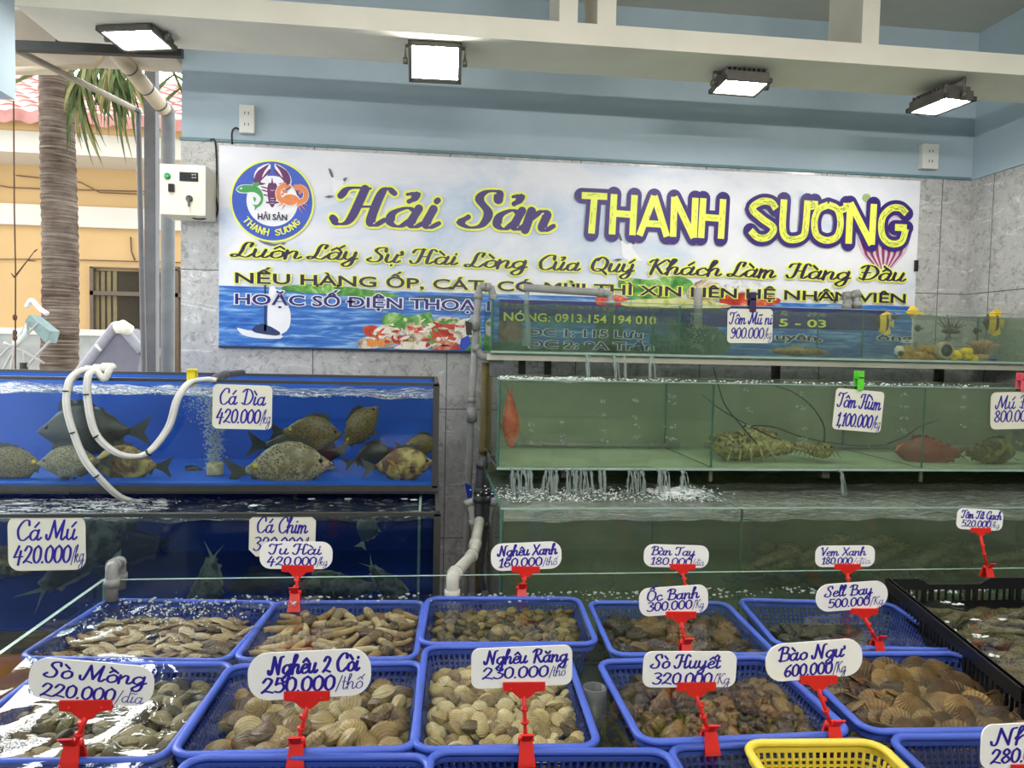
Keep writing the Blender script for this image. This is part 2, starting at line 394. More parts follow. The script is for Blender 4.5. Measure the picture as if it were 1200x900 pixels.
def lettering(mb, text, p0, dx, dz, width, cap, nb, thick=.13, thin=.06, slant=.12, font=GL, lift=0.0, capu=2.0, gap=0.0, extra=0.0, mi=None, flatcap=False, ramp=4e-6):
    """write text from p0 along unit dx, dz up; width and cap height in metres; nb: unit vector towards the reader"""
    strokes, adv = layout(text, font, gap)
    sz = cap/capu; sx = width/max(adv, .1) if width else sz
    p0, dx, dz, nb = Vector(p0), Vector(dx), Vector(dz), Vector(nb)
    d = lift
    for sk in strokes:
        pts = [Vector((q.x, q.y)) for q in crom([(a, b, 0) for a, b in sk], 6)]
        P = [Vector((q.x*sx+q.y*slant*sz, q.y*sz)) for q in pts]
        L, Rr = [], []
        n = len(P); hw0 = None
        for i in range(n):
            t = P[min(i+1, n-1)]-P[max(i-1, 0)]
            if t.length < 1e-9: t = Vector((1, 0))
            t.normalize(); nn = Vector((-t.y, t.x))
            dn = abs(t.y)**1.6
            hw = (thin+(thick-thin)*dn)*sz*.5+extra
            L.append((P[i]+nn*hw)); Rr.append((P[i]-nn*hw))
        t0 = (P[1]-P[0]).normalized(); t1 = (P[-1]-P[-2]).normalized()
        def cap_arc(c, t, hw):
            nn = Vector((-t.y, t.x)); return [c+nn*hw*math.cos(a)+t*hw*math.sin(a) for a in (PI*.14, PI*.28, PI*.42, PI*.58, PI*.72, PI*.86)]
        hwe = (L[-1]-P[-1]).length; hws = (L[0]-P[0]).length
        to3 = lambda q, k: p0+dx*q.x+dz*q.y+nb*(d+k*ramp)
        vs = []; fs = []
        for i in range(n):
            vs += [to3(L[i], i), to3(Rr[i], i)]
            if i: fs.append((2*i-2, 2*i-1, 2*i+1, 2*i))
        if not flatcap:
            b = len(vs); e = cap_arc(P[-1], t1, hwe); vs += [to3(q, n) for q in e]; fs.append((2*n-1, b+5, b+4, b+3, b+2, b+1, b, 2*n-2))
            b = len(vs); e = cap_arc(P[0], -t0, hws); vs += [to3(q, 0) for q in e]; fs.append((0, b+5, b+4, b+3, b+2, b+1, b, 1))
        mb.add(vs, fs, mi, False); d += n*ramp
    return adv*sx
# ------------------------------------------------------------------ materials
def tile_stone():
    t = NT('grey_marble_tile'); v = t.coord()
    n1 = t.noise(v, 2.2, 6, .65, 1.2); n2 = t.noise(v, 9, 5, .7, 2.5)
    a = t.ramp(n1, [(.28, rgb(138, 137, 134)), (.5, rgb(182, 181, 178)), (.72, rgb(210, 209, 205))])
    b = t.ramp(n2, [(.32, rgb(118, 117, 115)), (.42, rgb(180, 179, 176)), (.6, rgb(186, 185, 182)), (.68, rgb(226, 225, 222))])
    c = t.mix(.55, a, b)
    mr = t.n('ShaderNodeMapping'); mr.inputs[2].default_value = (0, .75, 0); mr.inputs[3].default_value = (1, 1, 5); t.l(v, mr.inputs[0])
    n3 = t.noise(mr.outputs[0], 3.2, 6, .7, 1.4); c = t.mix(t.ramp(n3, [(.56, (0, 0, 0, 1)), (.66, (.75, .75, .75, 1)), (.72, (.1, .1, .1, 1))]), c, rgb(224, 223, 220))
    n4 = t.noise(v, 28, 5, .75, 1.0); c = t.mix(t.ramp(n4, [(.38, (.5, .5, .5, 1)), (.48, (0, 0, 0, 1))]), c, rgb(112, 110, 108))
    sx = t.n('ShaderNodeSeparateXYZ'); t.l(v, sx.inputs[0])
    def grout(sock, off, per):
        f = t.math('FRACT', t.math('DIVIDE', t.math('ADD', sock, off), per)); f = t.math('ABSOLUTE', t.math('SUBTRACT', f, .5))
        return t.math('GREATER_THAN', f, .4965)
    g = t.math('MAXIMUM', grout(t.math('ADD', sx.outputs[0], sx.outputs[1]), GX, .6), grout(sx.outputs[2], GZ, .6))
    c = t.mix(g, c, rgb(96, 94, 92))
    t.bsdf(c, .22, 0, .5); return t.m
YW = 3.35
_pgx = at(367, 425, Y=YW); _pgz = at(440, 478, Y=YW)
GX = -(_pgx.x+YW-.012); GZ = -_pgz.z
GLASSC = rgb(225, 240, 232)
M = {}
M['blue_wall'] = flat('pale_blue_paint', rgb(176, 194, 204), .6, mottle=.05, scale=3)
M['cream'] = flat('cream_paint', rgb(236, 231, 214), .6, mottle=.04, scale=5)
M['ceil'] = flat('ceiling_paint', rgb(205, 200, 190), .7, mottle=.03, scale=4)
M['tile'] = tile_stone()
M['floor'] = flat('floor_tile', rgb(150, 145, 138), .4, mottle=.08)
M['dark_metal'] = flat('dark_bronze_aluminium', rgb(66, 66, 62), .4, .3, .5)
M['grey_pvc'] = flat('grey_pvc', rgb(142, 142, 139), .42)
M['dark_pvc'] = flat('dark_grey_pvc', rgb(84, 86, 88), .45)
M['steel'] = flat('grey_painted_steel', rgb(92, 90, 90), .45, .2)
M['beige_pvc'] = flat('beige_pvc', rgb(196, 178, 150), .45, mottle=.1, scale=9)
M['white_plastic'] = flat('white_plastic', rgb(226, 226, 218), .4, mottle=.03)
M['cream_metal'] = flat('cream_powder_coat', rgb(228, 222, 200), .4, mottle=.03)
M['black'] = flat('black_plastic', rgb(24, 24, 25), .4)
M['black_rubber'] = flat('black_cable', rgb(30, 30, 32), .5)
M['green_button'] = flat('green_button', rgb(40, 150, 90), .3)
M['blue_handle'] = flat('blue_valve_plastic', rgb(30, 60, 170), .4)
M['yellow_clip'] = flat('yellow_plastic', rgb(222, 204, 40), .4)
M['lime_clip'] = flat('lime_green_plastic', rgb(96, 205, 60), .4)
M['pink_clip'] = flat('pink_plastic', rgb(225, 90, 105), .4)
M['violet_clip'] = flat('dark_violet_plastic', rgb(52, 36, 78), .4)
M['red_plastic'] = flat('red_clip_plastic', rgb(222, 42, 34), .35, mottle=.05)
M['card'] = flat('white_card', rgb(250, 249, 243), .45, mottle=.02, scale=6)
M['card_glass'] = flat('cream_card', rgb(228, 226, 208), .5, mottle=.03, scale=6)
M['ink'] = flat('violet_blue_marker', rgb(44, 32, 150), .5, mottle=.1, scale=60)
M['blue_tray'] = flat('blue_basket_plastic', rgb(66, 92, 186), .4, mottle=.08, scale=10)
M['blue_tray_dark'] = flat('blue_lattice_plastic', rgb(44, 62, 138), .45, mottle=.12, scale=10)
M['yellow_tray'] = flat('yellow_basket_plastic', rgb(226, 204, 72), .4, mottle=.06)
M['black_tray'] = flat('black_crate_plastic', rgb(22, 22, 24), .4, mottle=.2)
M['glass'] = clear('tank_glass', (.95, .975, .957, 1), .02, 1.45)
M['glass_edge'] = flat('green_glass_edge', rgb(70, 112, 98), .2, spec=.6, mottle=.2, scale=20)
M['glass_rim'] = flat('pale_glass_rim', rgb(150, 176, 164), .15, spec=.8, mottle=.15, scale=12)
M['hose'] = flat('milky_hose', rgb(214, 212, 204), .3, spec=.6, mottle=.08)
M['net'] = flat('white_knotted_cloth', rgb(232, 230, 220), .8, mottle=.08, scale=60, bump=.6)

# ------------------------------------------------------------------ the room
XC = at(1139, 208, Y=YW).x                    # right corner
XL = at(213, 200, Y=YW).x                     # left end of the back wall
ZC = at(1032, 30, Y=YW).z                     # ceiling
ZT = at(700, 190, Y=YW).z                     # top of the tiling
YB1, YB2 = 2.62, 2.90                         # ceiling beam
ZB = at(650, 50, Y=YB1).z; ZBT = at(650, 24.5, Y=YB1).z
def struct(name, mb, mats): return tag(mb.build(name, mats), kind='structure')
mb = MB().box((-6, -3.5, -.1), (XC+.2, YW+.3, 0)); struct('floor', mb, M['floor'])
mb = MB().box((XL, YW, 0), (XC+.2, YW+.15, ZC)); wb = struct('wall_back', mb, M['blue_wall'])
mb = MB().box((XL, YW-.012, 0), (XC, YW, ZT)); mb.build('tile_cladding', M['tile'], wb)
mb = MB().box((XL-.004, YW-.02, ZT), (XC, YW, ZT+.012)); mb.build('tile_edge_strip', flat('edge_strip', rgb(96, 128, 136), .4), wb)
mb = MB().box((XC, -3.5, 0), (XC+.2, YW, ZC)); wr = struct('wall_right', mb, M['blue_wall'])
mb = MB().box((XC-.012, -1.0, 0), (XC, YW-.012, ZT)); mb.build('tile_cladding', M['tile'], wr)
mb = MB().box((XC-.02, -1.0, ZT), (XC, YW, ZT+.012)); mb.build('tile_edge_strip', M['blue_wall'], wr)
mb = MB().box((-1.75, -3.5, ZC), (XC+.2, YW+.15, ZC+.15)); struct('ceiling', mb, M['ceil'])
# unseen front wall, added solid to keep sky light out of the shop
mb = MB().box((-1.75, -3.7, 0), (XC+.2, -3.5, ZC)); struct('added_wall_front', mb, M['blue_wall'])
XB = at(18, 75, Y=YB1).x
mb = MB().box((XB, YB1, ZB), (XC, YB2, ZBT)); struct('ceiling_beam', mb, M['cream'])
# upright fins standing on the beam up to the ceiling, running back to the wall
for i, (pa, pb) in enumerate(((655.5, 677), (700, 722), (1011, 1031))):
    xa, xb = at(pa, 20, Y=YB1).x, at(pb, 20, Y=YB1).x
    mb = MB().box((xa, YB1, ZBT), (xb, YB2-.04, ZC)); struct('trim_%d' % (i+1), mb, M['cream'])
# blue lintel running from the beam towards the street over the open left side
zl = at(18, 117, Y=YB1).z
mb = MB().box((XB-.35, -3.5, zl), (XB, YB1, ZBT+.005)).box((XB-.35, -3.5, ZBT+.005), (XB, YB1, ZC)).box((XB-.35, -3.5, 0), (XB, 1.8, zl)); struct('lintel_and_added_wall', mb, M['blue_wall'])  # last box: unseen wall added to keep sky reflections off the blue tank
# soffit over the open side, outside the beam
M['soffit'] = flat('weathered_soffit', rgb(196, 186, 170), .8, mottle=.12, scale=3)
zs = at(100, 30, Y=3.0).z
sof = MB().box((XB-.35, YB2, zs), (XL, 3.45, zs+.1)); struct('trim_4', sof, M['soffit'])
zs2 = at(60, 90, Y=4.2).z
mb = MB(); p = [at(-60, 88, Y=4.4), at(75, 88, Y=4.4), at(135, 34, Y=3.5), at(-60, 34, Y=3.5)]
mb.prism(p, (0, 0, .05)); so = struct('trim_5', mb, M['soffit'])

# ------------------------------------------------------------------ outdoors on the left
YH = 8.0
def og(px, py, Y=YH): return at(px, py, Y=Y)
M['peach'] = flat('peach_house_paint', rgb(200, 166, 116), .8, mottle=.05, scale=1.5)
M['offwhite'] = flat('white_house_paint', rgb(212, 206, 194), .8, mottle=.04, scale=2)
M['pave'] = flat('pale_paving', rgb(160, 152, 140), .8, mottle=.1)
def rooftile():
    t = NT('clay_roof_tile'); v = t.coord()
    sx = t.n('ShaderNodeSeparateXYZ'); t.l(v, sx.inputs[0])
    n = t.noise(v, 6, 3); c = t.ramp(n, [(.3, rgb(168, 112, 104)), (.7, rgb(194, 140, 132))])
    t.bsdf(c, .8); return t.m
M['roof'] = rooftile()
mb = MB().box((-9, YW+.3, -.15), (4, 20, -.05)); tag(mb.build('outdoor_ground', M['pave']), kind='structure')
zg = -.05
ez = og(100, 157, YH-.55).z; wz = og(100, 182, YH-.55).z; fz = og(100, 146, YH-.6).z
hs = thing('neighbour_house', 'peach painted house with a red clay tile roof beyond the open side', 'house', (-5, YH, zg))
x0, x1 = -9.0, og(212, 300).x+1.6
mb = MB().box((x0, YH, zg), (x1, YH+.2, wz)); mb.build('wall', M['peach'], hs)
mb = MB().box((x0, YH-.55, wz), (x1, YH+.2, ez)).box((x0, YH-.06, og(100, 267).z), (x1, YH, og(100, 243).z)); mb.build('eave_band', M['offwhite'], hs)
mb = MB().box((x0, YH-.6, ez), (x1, YH-.45, fz+.06)); mb.build('fascia', M['peach'], hs)
mb = MB()        # tiled roof: stepped courses of rolled tiles
rows, pit = 10, math.radians(24); cr = .33
for r in range(rows):
    y0 = YH-.72+r*cr*math.cos(pit); z0 = fz+r*cr*math.sin(pit)
    nx = int((x1-x0)/.22)*6; vs = []; fs = []
    for k in range(nx+1):
        x = x0+(x1-x0)*k/nx; h = .035*abs(math.sin(PI*(x/.22)))+.02
        vs += [(x, y0, z0+h-.08), (x, y0, z0+h+.03), (x, y0+cr*math.cos(pit)*1.12, z0+h+.01+cr*math.sin(pit)*1.12)]
        if k: b = 3*k; fs += [(b-3, b, b+1, b-2), (b-2, b+1, b+2, b-1)]
    mb.add(vs, fs, 0, False)
mb.build('tiled_roof', M['roof'], hs)
M['brown_frame'] = flat('brown_aluminium', rgb(96, 82, 68), .4)
M['win_glass'] = clear('house_window_glass', (.75, .75, .7, 1), .05, 1.2)
M['curtain'] = flat('cream_curtain', rgb(220, 196, 160), .8)
M['room_shade'] = flat('painted_room_shade', rgb(96, 84, 70), .9)
def orect(mb, ax, ay, bx, by, y0, y1):
    a, b = og(ax, ay), og(bx, by); mb.box((a.x, y0, min(a.z, b.z)), (b.x, y1, max(a.z, b.z))); return mb
fr = MB()
for r in ((108, 313, 215, 318), (108, 341, 215, 349), (108, 313, 113, 470), (166, 313, 171, 470), (206, 313, 211, 470), (108, 466, 215, 472)): orect(fr, *r, YH-.06, YH+.02)
wf = fr.build('window_frame', M['brown_frame'], hs)
orect(MB(), 112, 317, 211, 468, YH-.02, YH-.014).build('pane', M['win_glass'], wf)
cu = MB()
for cx in (112, 119, 126, 133): orect(cu, cx, 318, cx+5, 468, YH-.012, YH-.006)
cu.build('curtain', M['curtain'], wf)
orect(MB(), 112, 317, 212, 470, YH-.005, YH-.001).build('dark_room_sheet', M['room_shade'], wf)  # thin sheet behind the pane, the room's shade put into its colour
mb = MB()
for ps in (((-60, 176), (60, 186), (130, 192), (215, 201)), ((20, 206), (95, 214), (118, 226), (215, 230)), ((-60, 206), (12, 220), (60, 222), (215, 226)), ((-60, 304), (60, 304), (215, 308))): mb.tube([og(*q)+Vector((0, -.02, 0)) for q in ps], .006, 6)
mb.tube([og(154, 278)+Vector((0, -.02, 0)), og(155, 295)+Vector((0, -.02, 0)), og(159, 305)+Vector((0, -.02, 0))], .008, 6)
mb.build('wall_wire', flat('thin_brown_wire', rgb(120, 92, 70), .7), hs)
# low glazed balustrade in front of the house
YBL = 6.2
bl = thing('glass_balustrade', 'low frosted glass balustrade with a pale rail in front of the house', 'balustrade', (-3.5, YBL, zg))
a, b = at(-120, 386, Y=YBL), at(172, 392, Y=YBL)
mb = MB().box((a.x, YBL-.03, b.z-.02), (b.x, YBL+.03, b.z+.03)); mb.build('rail', M['offwhite'], bl)
mb = MB().box((a.x, YBL-.01, zg), (b.x, YBL+.01, b.z-.02)); mb.build('panel', flat('frosted_grey_glass', rgb(150, 152, 148), .3, mottle=.25, scale=5), bl)
mb = MB()
for q in (-40, 60, 170):
    x = at(q, 400, Y=YBL).x; mb.box((x-.02, YBL-.02, zg), (x+.02, YBL+.02, b.z))
mb.build('post', M['offwhite'], bl)
# palm
YP = 5.0
base = at(68, 600, Y=YP); base.z = zg
pl = thing('palm_tree', 'tall palm with a ringed grey brown trunk on the open side', 'palm', base)
def bark():
    t = NT('palm_bark'); v = t.coord((2.5, 2.5, 75)); n = t.noise(v, 1.3, 4, .65, .4); v2 = t.coord(); n2 = t.noise(v2, 7, 4)
    c = t.mix(.45, t.ramp(n, [(.36, rgb(52, 40, 34)), (.52, rgb(112, 96, 84)), (.68, rgb(172, 160, 148))]), t.ramp(n2, [(.35, rgb(70, 54, 44)), (.7, rgb(150, 136, 122))]))
    t.bsdf(c, .9, 0, .2, t.bump(n, .8, .02)); return t.m
pts, rr = [], []
N = 130
p0, p1 = at(69.5, 440, Y=YP), at(68, 60, Y=YP)
zt = p1.z+.5
for k in range(N+1):
    z = zg+(zt-zg)*k/N; f = (z-p0.z)/(p1.z-p0.z)
    pts.append((p0.x+(p1.x-p0.x)*f+.01*math.sin(f*5), YP, z)); rr.append((.108-.012*f)*(1+(.035 if k % 2 else -.02)+random.uniform(-.012, .012)))
MB().tube(pts, rr, 20).build('trunk', bark(), pl)
M['frond'] = flat('palm_leaf', rgb(84, 100, 52), .5, mottle=.45, scale=9)
M['frond_dry'] = flat('dry_palm_leaf', rgb(150, 142, 90), .6, mottle=.3, scale=9)
def blade(mb, a, b, w, droop=.1, mi=0):
    a, b = Vector(a), Vector(b); n = 6; side = (b-a).cross(Vector((0, 1, 0))); side.normalize(); vs = []; fs = []
    for k in range(n+1):
        t = k/n; c = a.lerp(b, t); c.z -= droop*t*t*.3; c.y -= .05*math.sin(PI*t)
        ww = w*math.sin(PI*min(1, t*.85+.15))*.5
        vs += [c-side*ww, c+Vector((0, .006, 0)), c+side*ww]
        if k: b0 = 3*k; fs += [(b0-3, b0-2, b0+1, b0), (b0-2, b0-1, b0+2, b0+1)]
    mb.add(vs, fs, mi, True)
for tip in (((122, 50), (158, 92)), ((110, 70), (92, 118)), ((130, 55), (140, 100))):
    a, b = at(*tip[0], Y=4.75), at(*tip[1], Y=4.7); mb = MB()
    spine = [a.lerp(b, t)+Vector((0, 0, .12*math.sin(PI*t))) for t in [k/8 for k in range(9)]]
    mb.tube(spine, [.014-.001*k for k in range(9)], 6, 0)
    for k in range(46):
        t = k/45; s = a.lerp(b, t)+Vector((0, 0, .12*math.sin(PI*t)))
        e = s+Vector((random.uniform(-.1, .16), random.uniform(-.15, .1), -random.uniform(.22, .46)))
        blade(mb, s, e, .021, .05, 0 if random.random() < .75 else 1)
    mb.build('frond', [M['frond'], M['frond_dry']], pl)
# crown above the soffit: seen by nobody here but standing where the trunk ends
mb = MB()
for k in range(9):
    a = k*2*PI/9; c = Vector((p1.x, YP, zt)); spine = [c+Vector((math.cos(a)*r, math.sin(a)*r, .5*r-.42*r*r)) for r in [q*.2 for q in range(9)]]
    mb.tube(spine, .014, 6, 0)
    for q in range(1, 9):
        for sd_ in (-1, 1):
            for u in (0, .5):
                s = spine[q-1].lerp(spine[q], u); blade(mb, s, s+Vector((math.cos(a+sd_*1.2)*.3, math.sin(a+sd_*1.2)*.3, -.2)), .03, .1, 0)
mb.build('crown', [M['frond'], M['frond_dry']], pl)
# posts and pipes at the open side
def stick(name, label, cat, a, b, r, mat, square=False, extra=None):
    mb = MB()
    if square: mb.bar(a, b, r*2, r*2, up=(0, 1, 0))
    else: mb.tube([a, b], r, 14)
    if extra: extra(mb)
    o = mb.build(name, mat, loc=a); return tag(o, label, cat)
def drop(p, z): return Vector((p.x, p.y, z))
q = at(178, 200, Y=3.9); stick('steel_post', 'square grey steel post behind the thin conduit', 'post', drop(q, zg), drop(q, at(178, 40, Y=3.9).z), .027, M['steel'], True)
q = at(195, 300, Y=3.62); top = at(197, 134, Y=3.62); up = at(133, 58, Y=3.25)
mb = MB().tube([drop(q, zg), drop(top, top.z-.05)]+crom([drop(top, top.z-.05), top+Vector((-.004, 0, .02)), top.lerp(up, .15)], 5)[1:], .031, 16, 0)
mb.tube([top.lerp(up, .08), up], .033, 16, 1)
for f in (.16, .42, .72): mb.tube([top.lerp(up, f-.008), top.lerp(up, f+.008)], .0345, 16, 2)
tag(mb.build('drain_pipe', [flat('weathered_grey_pvc', rgb(116, 116, 114), .45), M['beige_pvc'], M['dark_pvc']], loc=drop(q, zg)), 'thick drain pipe, grey below and slanting beige above, beside the control box', 'pipe')
q = at(164, 300, Y=3.75); e = at(162, 130, Y=3.75); st = at(18, 58, Y=3.1)
q2 = at(169, 440, Y=3.75)
mb = MB().tube([drop(q2, zg), Vector((q2.x, 3.75, q2.z)), e+Vector((0, 0, -.03))]+crom([e+Vector((0, 0, -.03)), e, e.lerp(st, .06)], 4)[1:], .0125, 10, 0).tube([e.lerp(st, .05), st], .0135, 10, 1)
tag(mb.build('conduit', [M['steel'], flat('faded_conduit', rgb(158, 148, 130), .5)], loc=drop(q2, zg)), 'thin grey conduit slanting down from the lintel to the ground', 'conduit')
a, b = at(16, 82, Y=3.3), at(112, 77, Y=3.3)
mb = MB().tube([a, b]+crom([b, at(119, 68, Y=3.3), at(117, 50, Y=3.3), at(108, 40, Y=3.3)], 5)[1:], .011, 10)
tag(mb.build('bent_conduit', M['beige_pvc'], loc=a), 'short beige conduit with a bend under the soffit', 'conduit')
a, b = at(18, 54, Y=3.02), at(214, 62, Y=3.02)
rl = MB().bar(a, b, .03, .035)
for f in (.25, .8): p = a.lerp(b, f); rl.bar(p, Vector((p.x, p.y, zs+.01)), .012)
tag(rl.build('steel_rail', M['dark_metal'], loc=a), 'dark steel rail across the open side under the beam', 'rail')
# brown wire with a dry twig
YT = 4.0
a, b = at(16, 118, Y=YT), at(18, 440, Y=YT)
mb = MB().tube([a, a.lerp(b, .4), a.lerp(b, .6)+Vector((.004, 0, 0)), b], .0035, 6)
for s, e in (((17, 325), (40, 295)), ((40, 295), (44, 292)), ((33, 305), (42, 306)), ((17, 325), (13, 320))): mb.tube([at(*s, Y=YT), at(*e, Y=YT)], [.0045, .002], 6)
for z in (372, 390, 396): mb.ball(at(17.5, z, Y=YT), .011, sc=(1, 1, 1.6))
tag(mb.build('dry_twig', flat('brown_twig', rgb(92, 62, 42), .8), loc=b), 'thin brown hanging stem with a dry twig left of the palm', 'twig')
# folded pushchair-like frame left of the palm
YS = 4.5
S = lambda x, y: at(x, y, Y=YS)
pc = thing('folded_stroller', 'folded white stroller frame with a green striped seat left of the palm', 'stroller', S(40, 470))
mb = MB()
for ps in (((0, 440), (20, 405), (45, 378)), ((22, 440), (40, 420), (58, 400)), ((0, 418), (16, 405), (12, 440)), ((4, 402), (28, 412), (52, 426)), ((30, 440), (28, 412))): mb.tube(crom([S(*q) for q in ps], 5), .008, 8)
mb.build('frame', flat('grey_white_tube', rgb(170, 168, 162), .4), pc)
mb = MB(); mb.prism([S(29, 377), S(34, 369), S(58, 388), S(54, 402)], (0, .12, 0)); mb.build('seat', flat('grey_green_fabric', rgb(130, 152, 150), .8), pc)
mb = MB()
for u in (.3, .6):
    mb.bar(S(29, 377).lerp(S(54, 402), u*.3)+Vector((0, -.004, 0)), S(34+u*20, 369+u*16)+Vector((0, -.004, 0)), .012, .006)
mb = MB().tube(crom([S(31, 360), S(37, 352), S(47, 362), S(56, 368)], 5), [.014]*16, 8); mb.build('handle', flat('white_grip', rgb(220, 218, 215), .4), pc)
mb = MB().tube([S(28, 425), S(28, 445)], .022, 10); mb.build('grip', M['black'], pc)
mb = MB().tube([S(17, 405), S(23, 388), S(32, 380), S(30, 392), S(17, 405)], .018, 8); mb.build('side_guard', flat('pale_plastic', rgb(205, 210, 206), .4), pc)
# tilted grey bin
YK = 4.3
K = lambda x, y: at(x, y, Y=YK)
bn = thing('storage_bin', 'tilted grey plastic bin with a cream corner pad right of the palm', 'bin', K(125, 460))
MB().prism([K(*q) for q in ((92, 442), (98, 430), (130, 392), (137, 384), (166, 410), (160, 440), (150, 460), (100, 460))], (0, .3, 0)).build('body', flat('grey_bin', rgb(112, 110, 120), .6, mottle=.05), bn)
MB().tube(crom([K(*q) for q in ((92, 438), (115, 408), (131, 388), (137, 382), (146, 388), (158, 402), (167, 412))], 5), .028, 10).build('rim', flat('pale_grey_rim', rgb(150, 149, 155), .5), bn)
MB().tube([K(138, 385)+Vector((0, -.03, 0)), K(146, 383)+Vector((0, -.03, 0)), K(156, 388)+Vector((0, -.03, 0))], [.03, .04, .03], 10).build('corner_pad', flat('cream_pad', rgb(226, 222, 200), .7), bn)
MB().tube([K(116, 404)+Vector((0, -.04, 0)), K(122, 411)+Vector((0, -.04, 0))], .008, 8).build('hinge', M['white_plastic'], bn)
# ------------------------------------------------------------------ shop banner
YBN = YW-.03
NB = Vector((0, -1, 0)); EX = Vector((1, 0, 0)); EZ = Vector((0, 0, 1))
b0, b1 = at(256.5, 288, Y=YBN), at(1075, 290, Y=YBN)
bt = (at(255, 170, Y=YBN).z+at(1077, 212, Y=YBN).z)/2; bb = at(300, 406, Y=YBN).z
def sky_print():
    t = NT('banner_sky_print'); v = t.coord((1, 1, 1.8)); n = t.noise(v, 1.5, 5, .6, .5)
    c = t.ramp(n, [(.32, rgb(178, 198, 222)), (.5, rgb(224, 225, 232)), (.66, rgb(236, 235, 238))]); t.bsdf(c, .38, 0, .4); return t.m
def sea_print(name, a, b, c2, sc=1):
    t = NT(name); v = t.coord((1.2, 1, 11)); n = t.noise(v, 5*sc, 5, .6, .8)
    c = t.ramp(n, [(.3, a), (.5, b), (.72, c2)]); t.bsdf(c, .38, 0, .4); return t.m
def leaf_print(name, cols, sc=14):
    t = NT(name); v = t.coord(); n = t.noise(v, sc, 5, .7, 1.2)
    c = t.ramp(n, [(.3, cols[0]), (.45, cols[1]), (.58, cols[2]), (.72, cols[3])]); t.bsdf(c, .4, 0, .4); return t.m
P_ink = flat('banner_purple_print', rgb(54, 34, 112), .38, mottle=.04)
P_dark = flat('banner_black_violet_print', rgb(40, 28, 62), .38, mottle=.04)
P_navy = flat('banner_navy_print', rgb(36, 30, 110), .38, mottle=.06)
P_yel = flat('banner_yellow_print', rgb(236, 242, 96), .4, mottle=.05)
P_white = flat('banner_white_print', rgb(236, 236, 240), .4, mottle=.03)
P_blue = flat('banner_blue_print', rgb(60, 92, 190), .4, mottle=.06)
P_red = leaf_print('banner_seafood_red', [rgb(120, 24, 20), rgb(190, 50, 34), rgb(216, 96, 60), rgb(240, 214, 190)], 8)
P_green = leaf_print('banner_greens', [rgb(30, 84, 34), rgb(70, 138, 54), rgb(120, 178, 84), rgb(222, 224, 170)], 10)
P_shell = leaf_print('banner_oyster', [rgb(60, 44, 36), rgb(176, 150, 120), rgb(226, 214, 196), rgb(120, 96, 76)], 12)
bn_ = thing('shop_banner', 'long white printed banner with a sea picture on the marble tiles above the tanks', 'banner', (b0.x, YBN, bb))
MB().box((b0.x, YBN, bb), (b1.x, YBN+.016, bt)).build('board', sky_print(), bn_)
# thin frame at the lower edge
MB().box((b0.x, YBN-.004, bb-.008), (b1.x, YBN+.016, bb)).build('lower_edge', flat('banner_dark_edge', rgb(34, 40, 60), .5), bn_)
def bp(px, py, k): p = at(px, py, Y=YBN); p.y = YBN-.0012-k*.0006; return p
def bpoly(mb, pts, k, mi=0, smooth_n=0, closed=True):
    P = [bp(x, y, k) for x, y in pts]
    if smooth_n: P = crom(P, smooth_n, True)
    mb.add(P, [tuple(range(len(P)))], mi, False); return mb
def tri_fan_poly(mb, pts, k, mi=0, n=4):
    """outline smoothed and cut into triangles so a concave shape stays clean"""
    from mathutils.geometry import tessellate_polygon
    P = crom([bp(x, y, k) for x, y in pts], n, True) if n else [bp(x, y, k) for x, y in pts]
    mb.add(P, [tuple(t) for t in tessellate_polygon([[Vector((p.x, p.z, 0)) for p in P]])], mi, False); return mb
# sea and island
zsea0, zsea1 = bb, at(300, 336, Y=YBN).z
mb = MB().box((b0.x+.001, YBN-.0018, zsea0), (b1.x-.01, YBN-.001, zsea1)); mb.build('sea_print', sea_print('banner_sea', rgb(22, 72, 158), rgb(58, 118, 196), rgb(164, 202, 232)), bn_)
zb1 = at(700, 354, Y=YBN).z; mb = MB().box((at(585, 360, Y=YBN).x, YBN-.0024, zb1-.10), (at(1040, 360, Y=YBN).x, YBN-.0019, zb1)); mb.build('navy_band', P_navy, bn_)
mb = MB(); tri_fan_poly(mb, [(330, 337), (345, 334), (380, 333), (420, 338), (468, 346), (440, 350), (390, 345), (340, 342)], 3, 0, 3); mb.build('island_print', P_green, bn_)
mb = MB(); bpoly(mb, [(470, 350), (500, 346), (560, 348), (560, 353), (490, 354)], 3); mb.build('far_coast_print', flat('banner_far_coast', rgb(44, 80, 120), .4), bn_)
# sailing boat
mb = MB(); tri_fan_poly(mb, [(316, 337), (325, 340), (337, 356), (341, 372), (336, 388), (315, 391)], 5, 0, 3)
tri_fan_poly(mb, [(278, 384), (290, 387), (312, 389), (330, 392), (328, 397), (300, 396), (284, 392)], 5, 0, 2)
bpoly(mb, [(310, 334), (312, 334), (312.5, 388), (309.5, 388)], 6, 1); tri_fan_poly(mb, [(296, 385), (308, 379), (328, 389), (324, 393), (300, 390)], 6, 1, 2)
mb.build('sailing_boat_print', [P_white, flat('banner_hull', rgb(40, 56, 100), .4)], bn_)
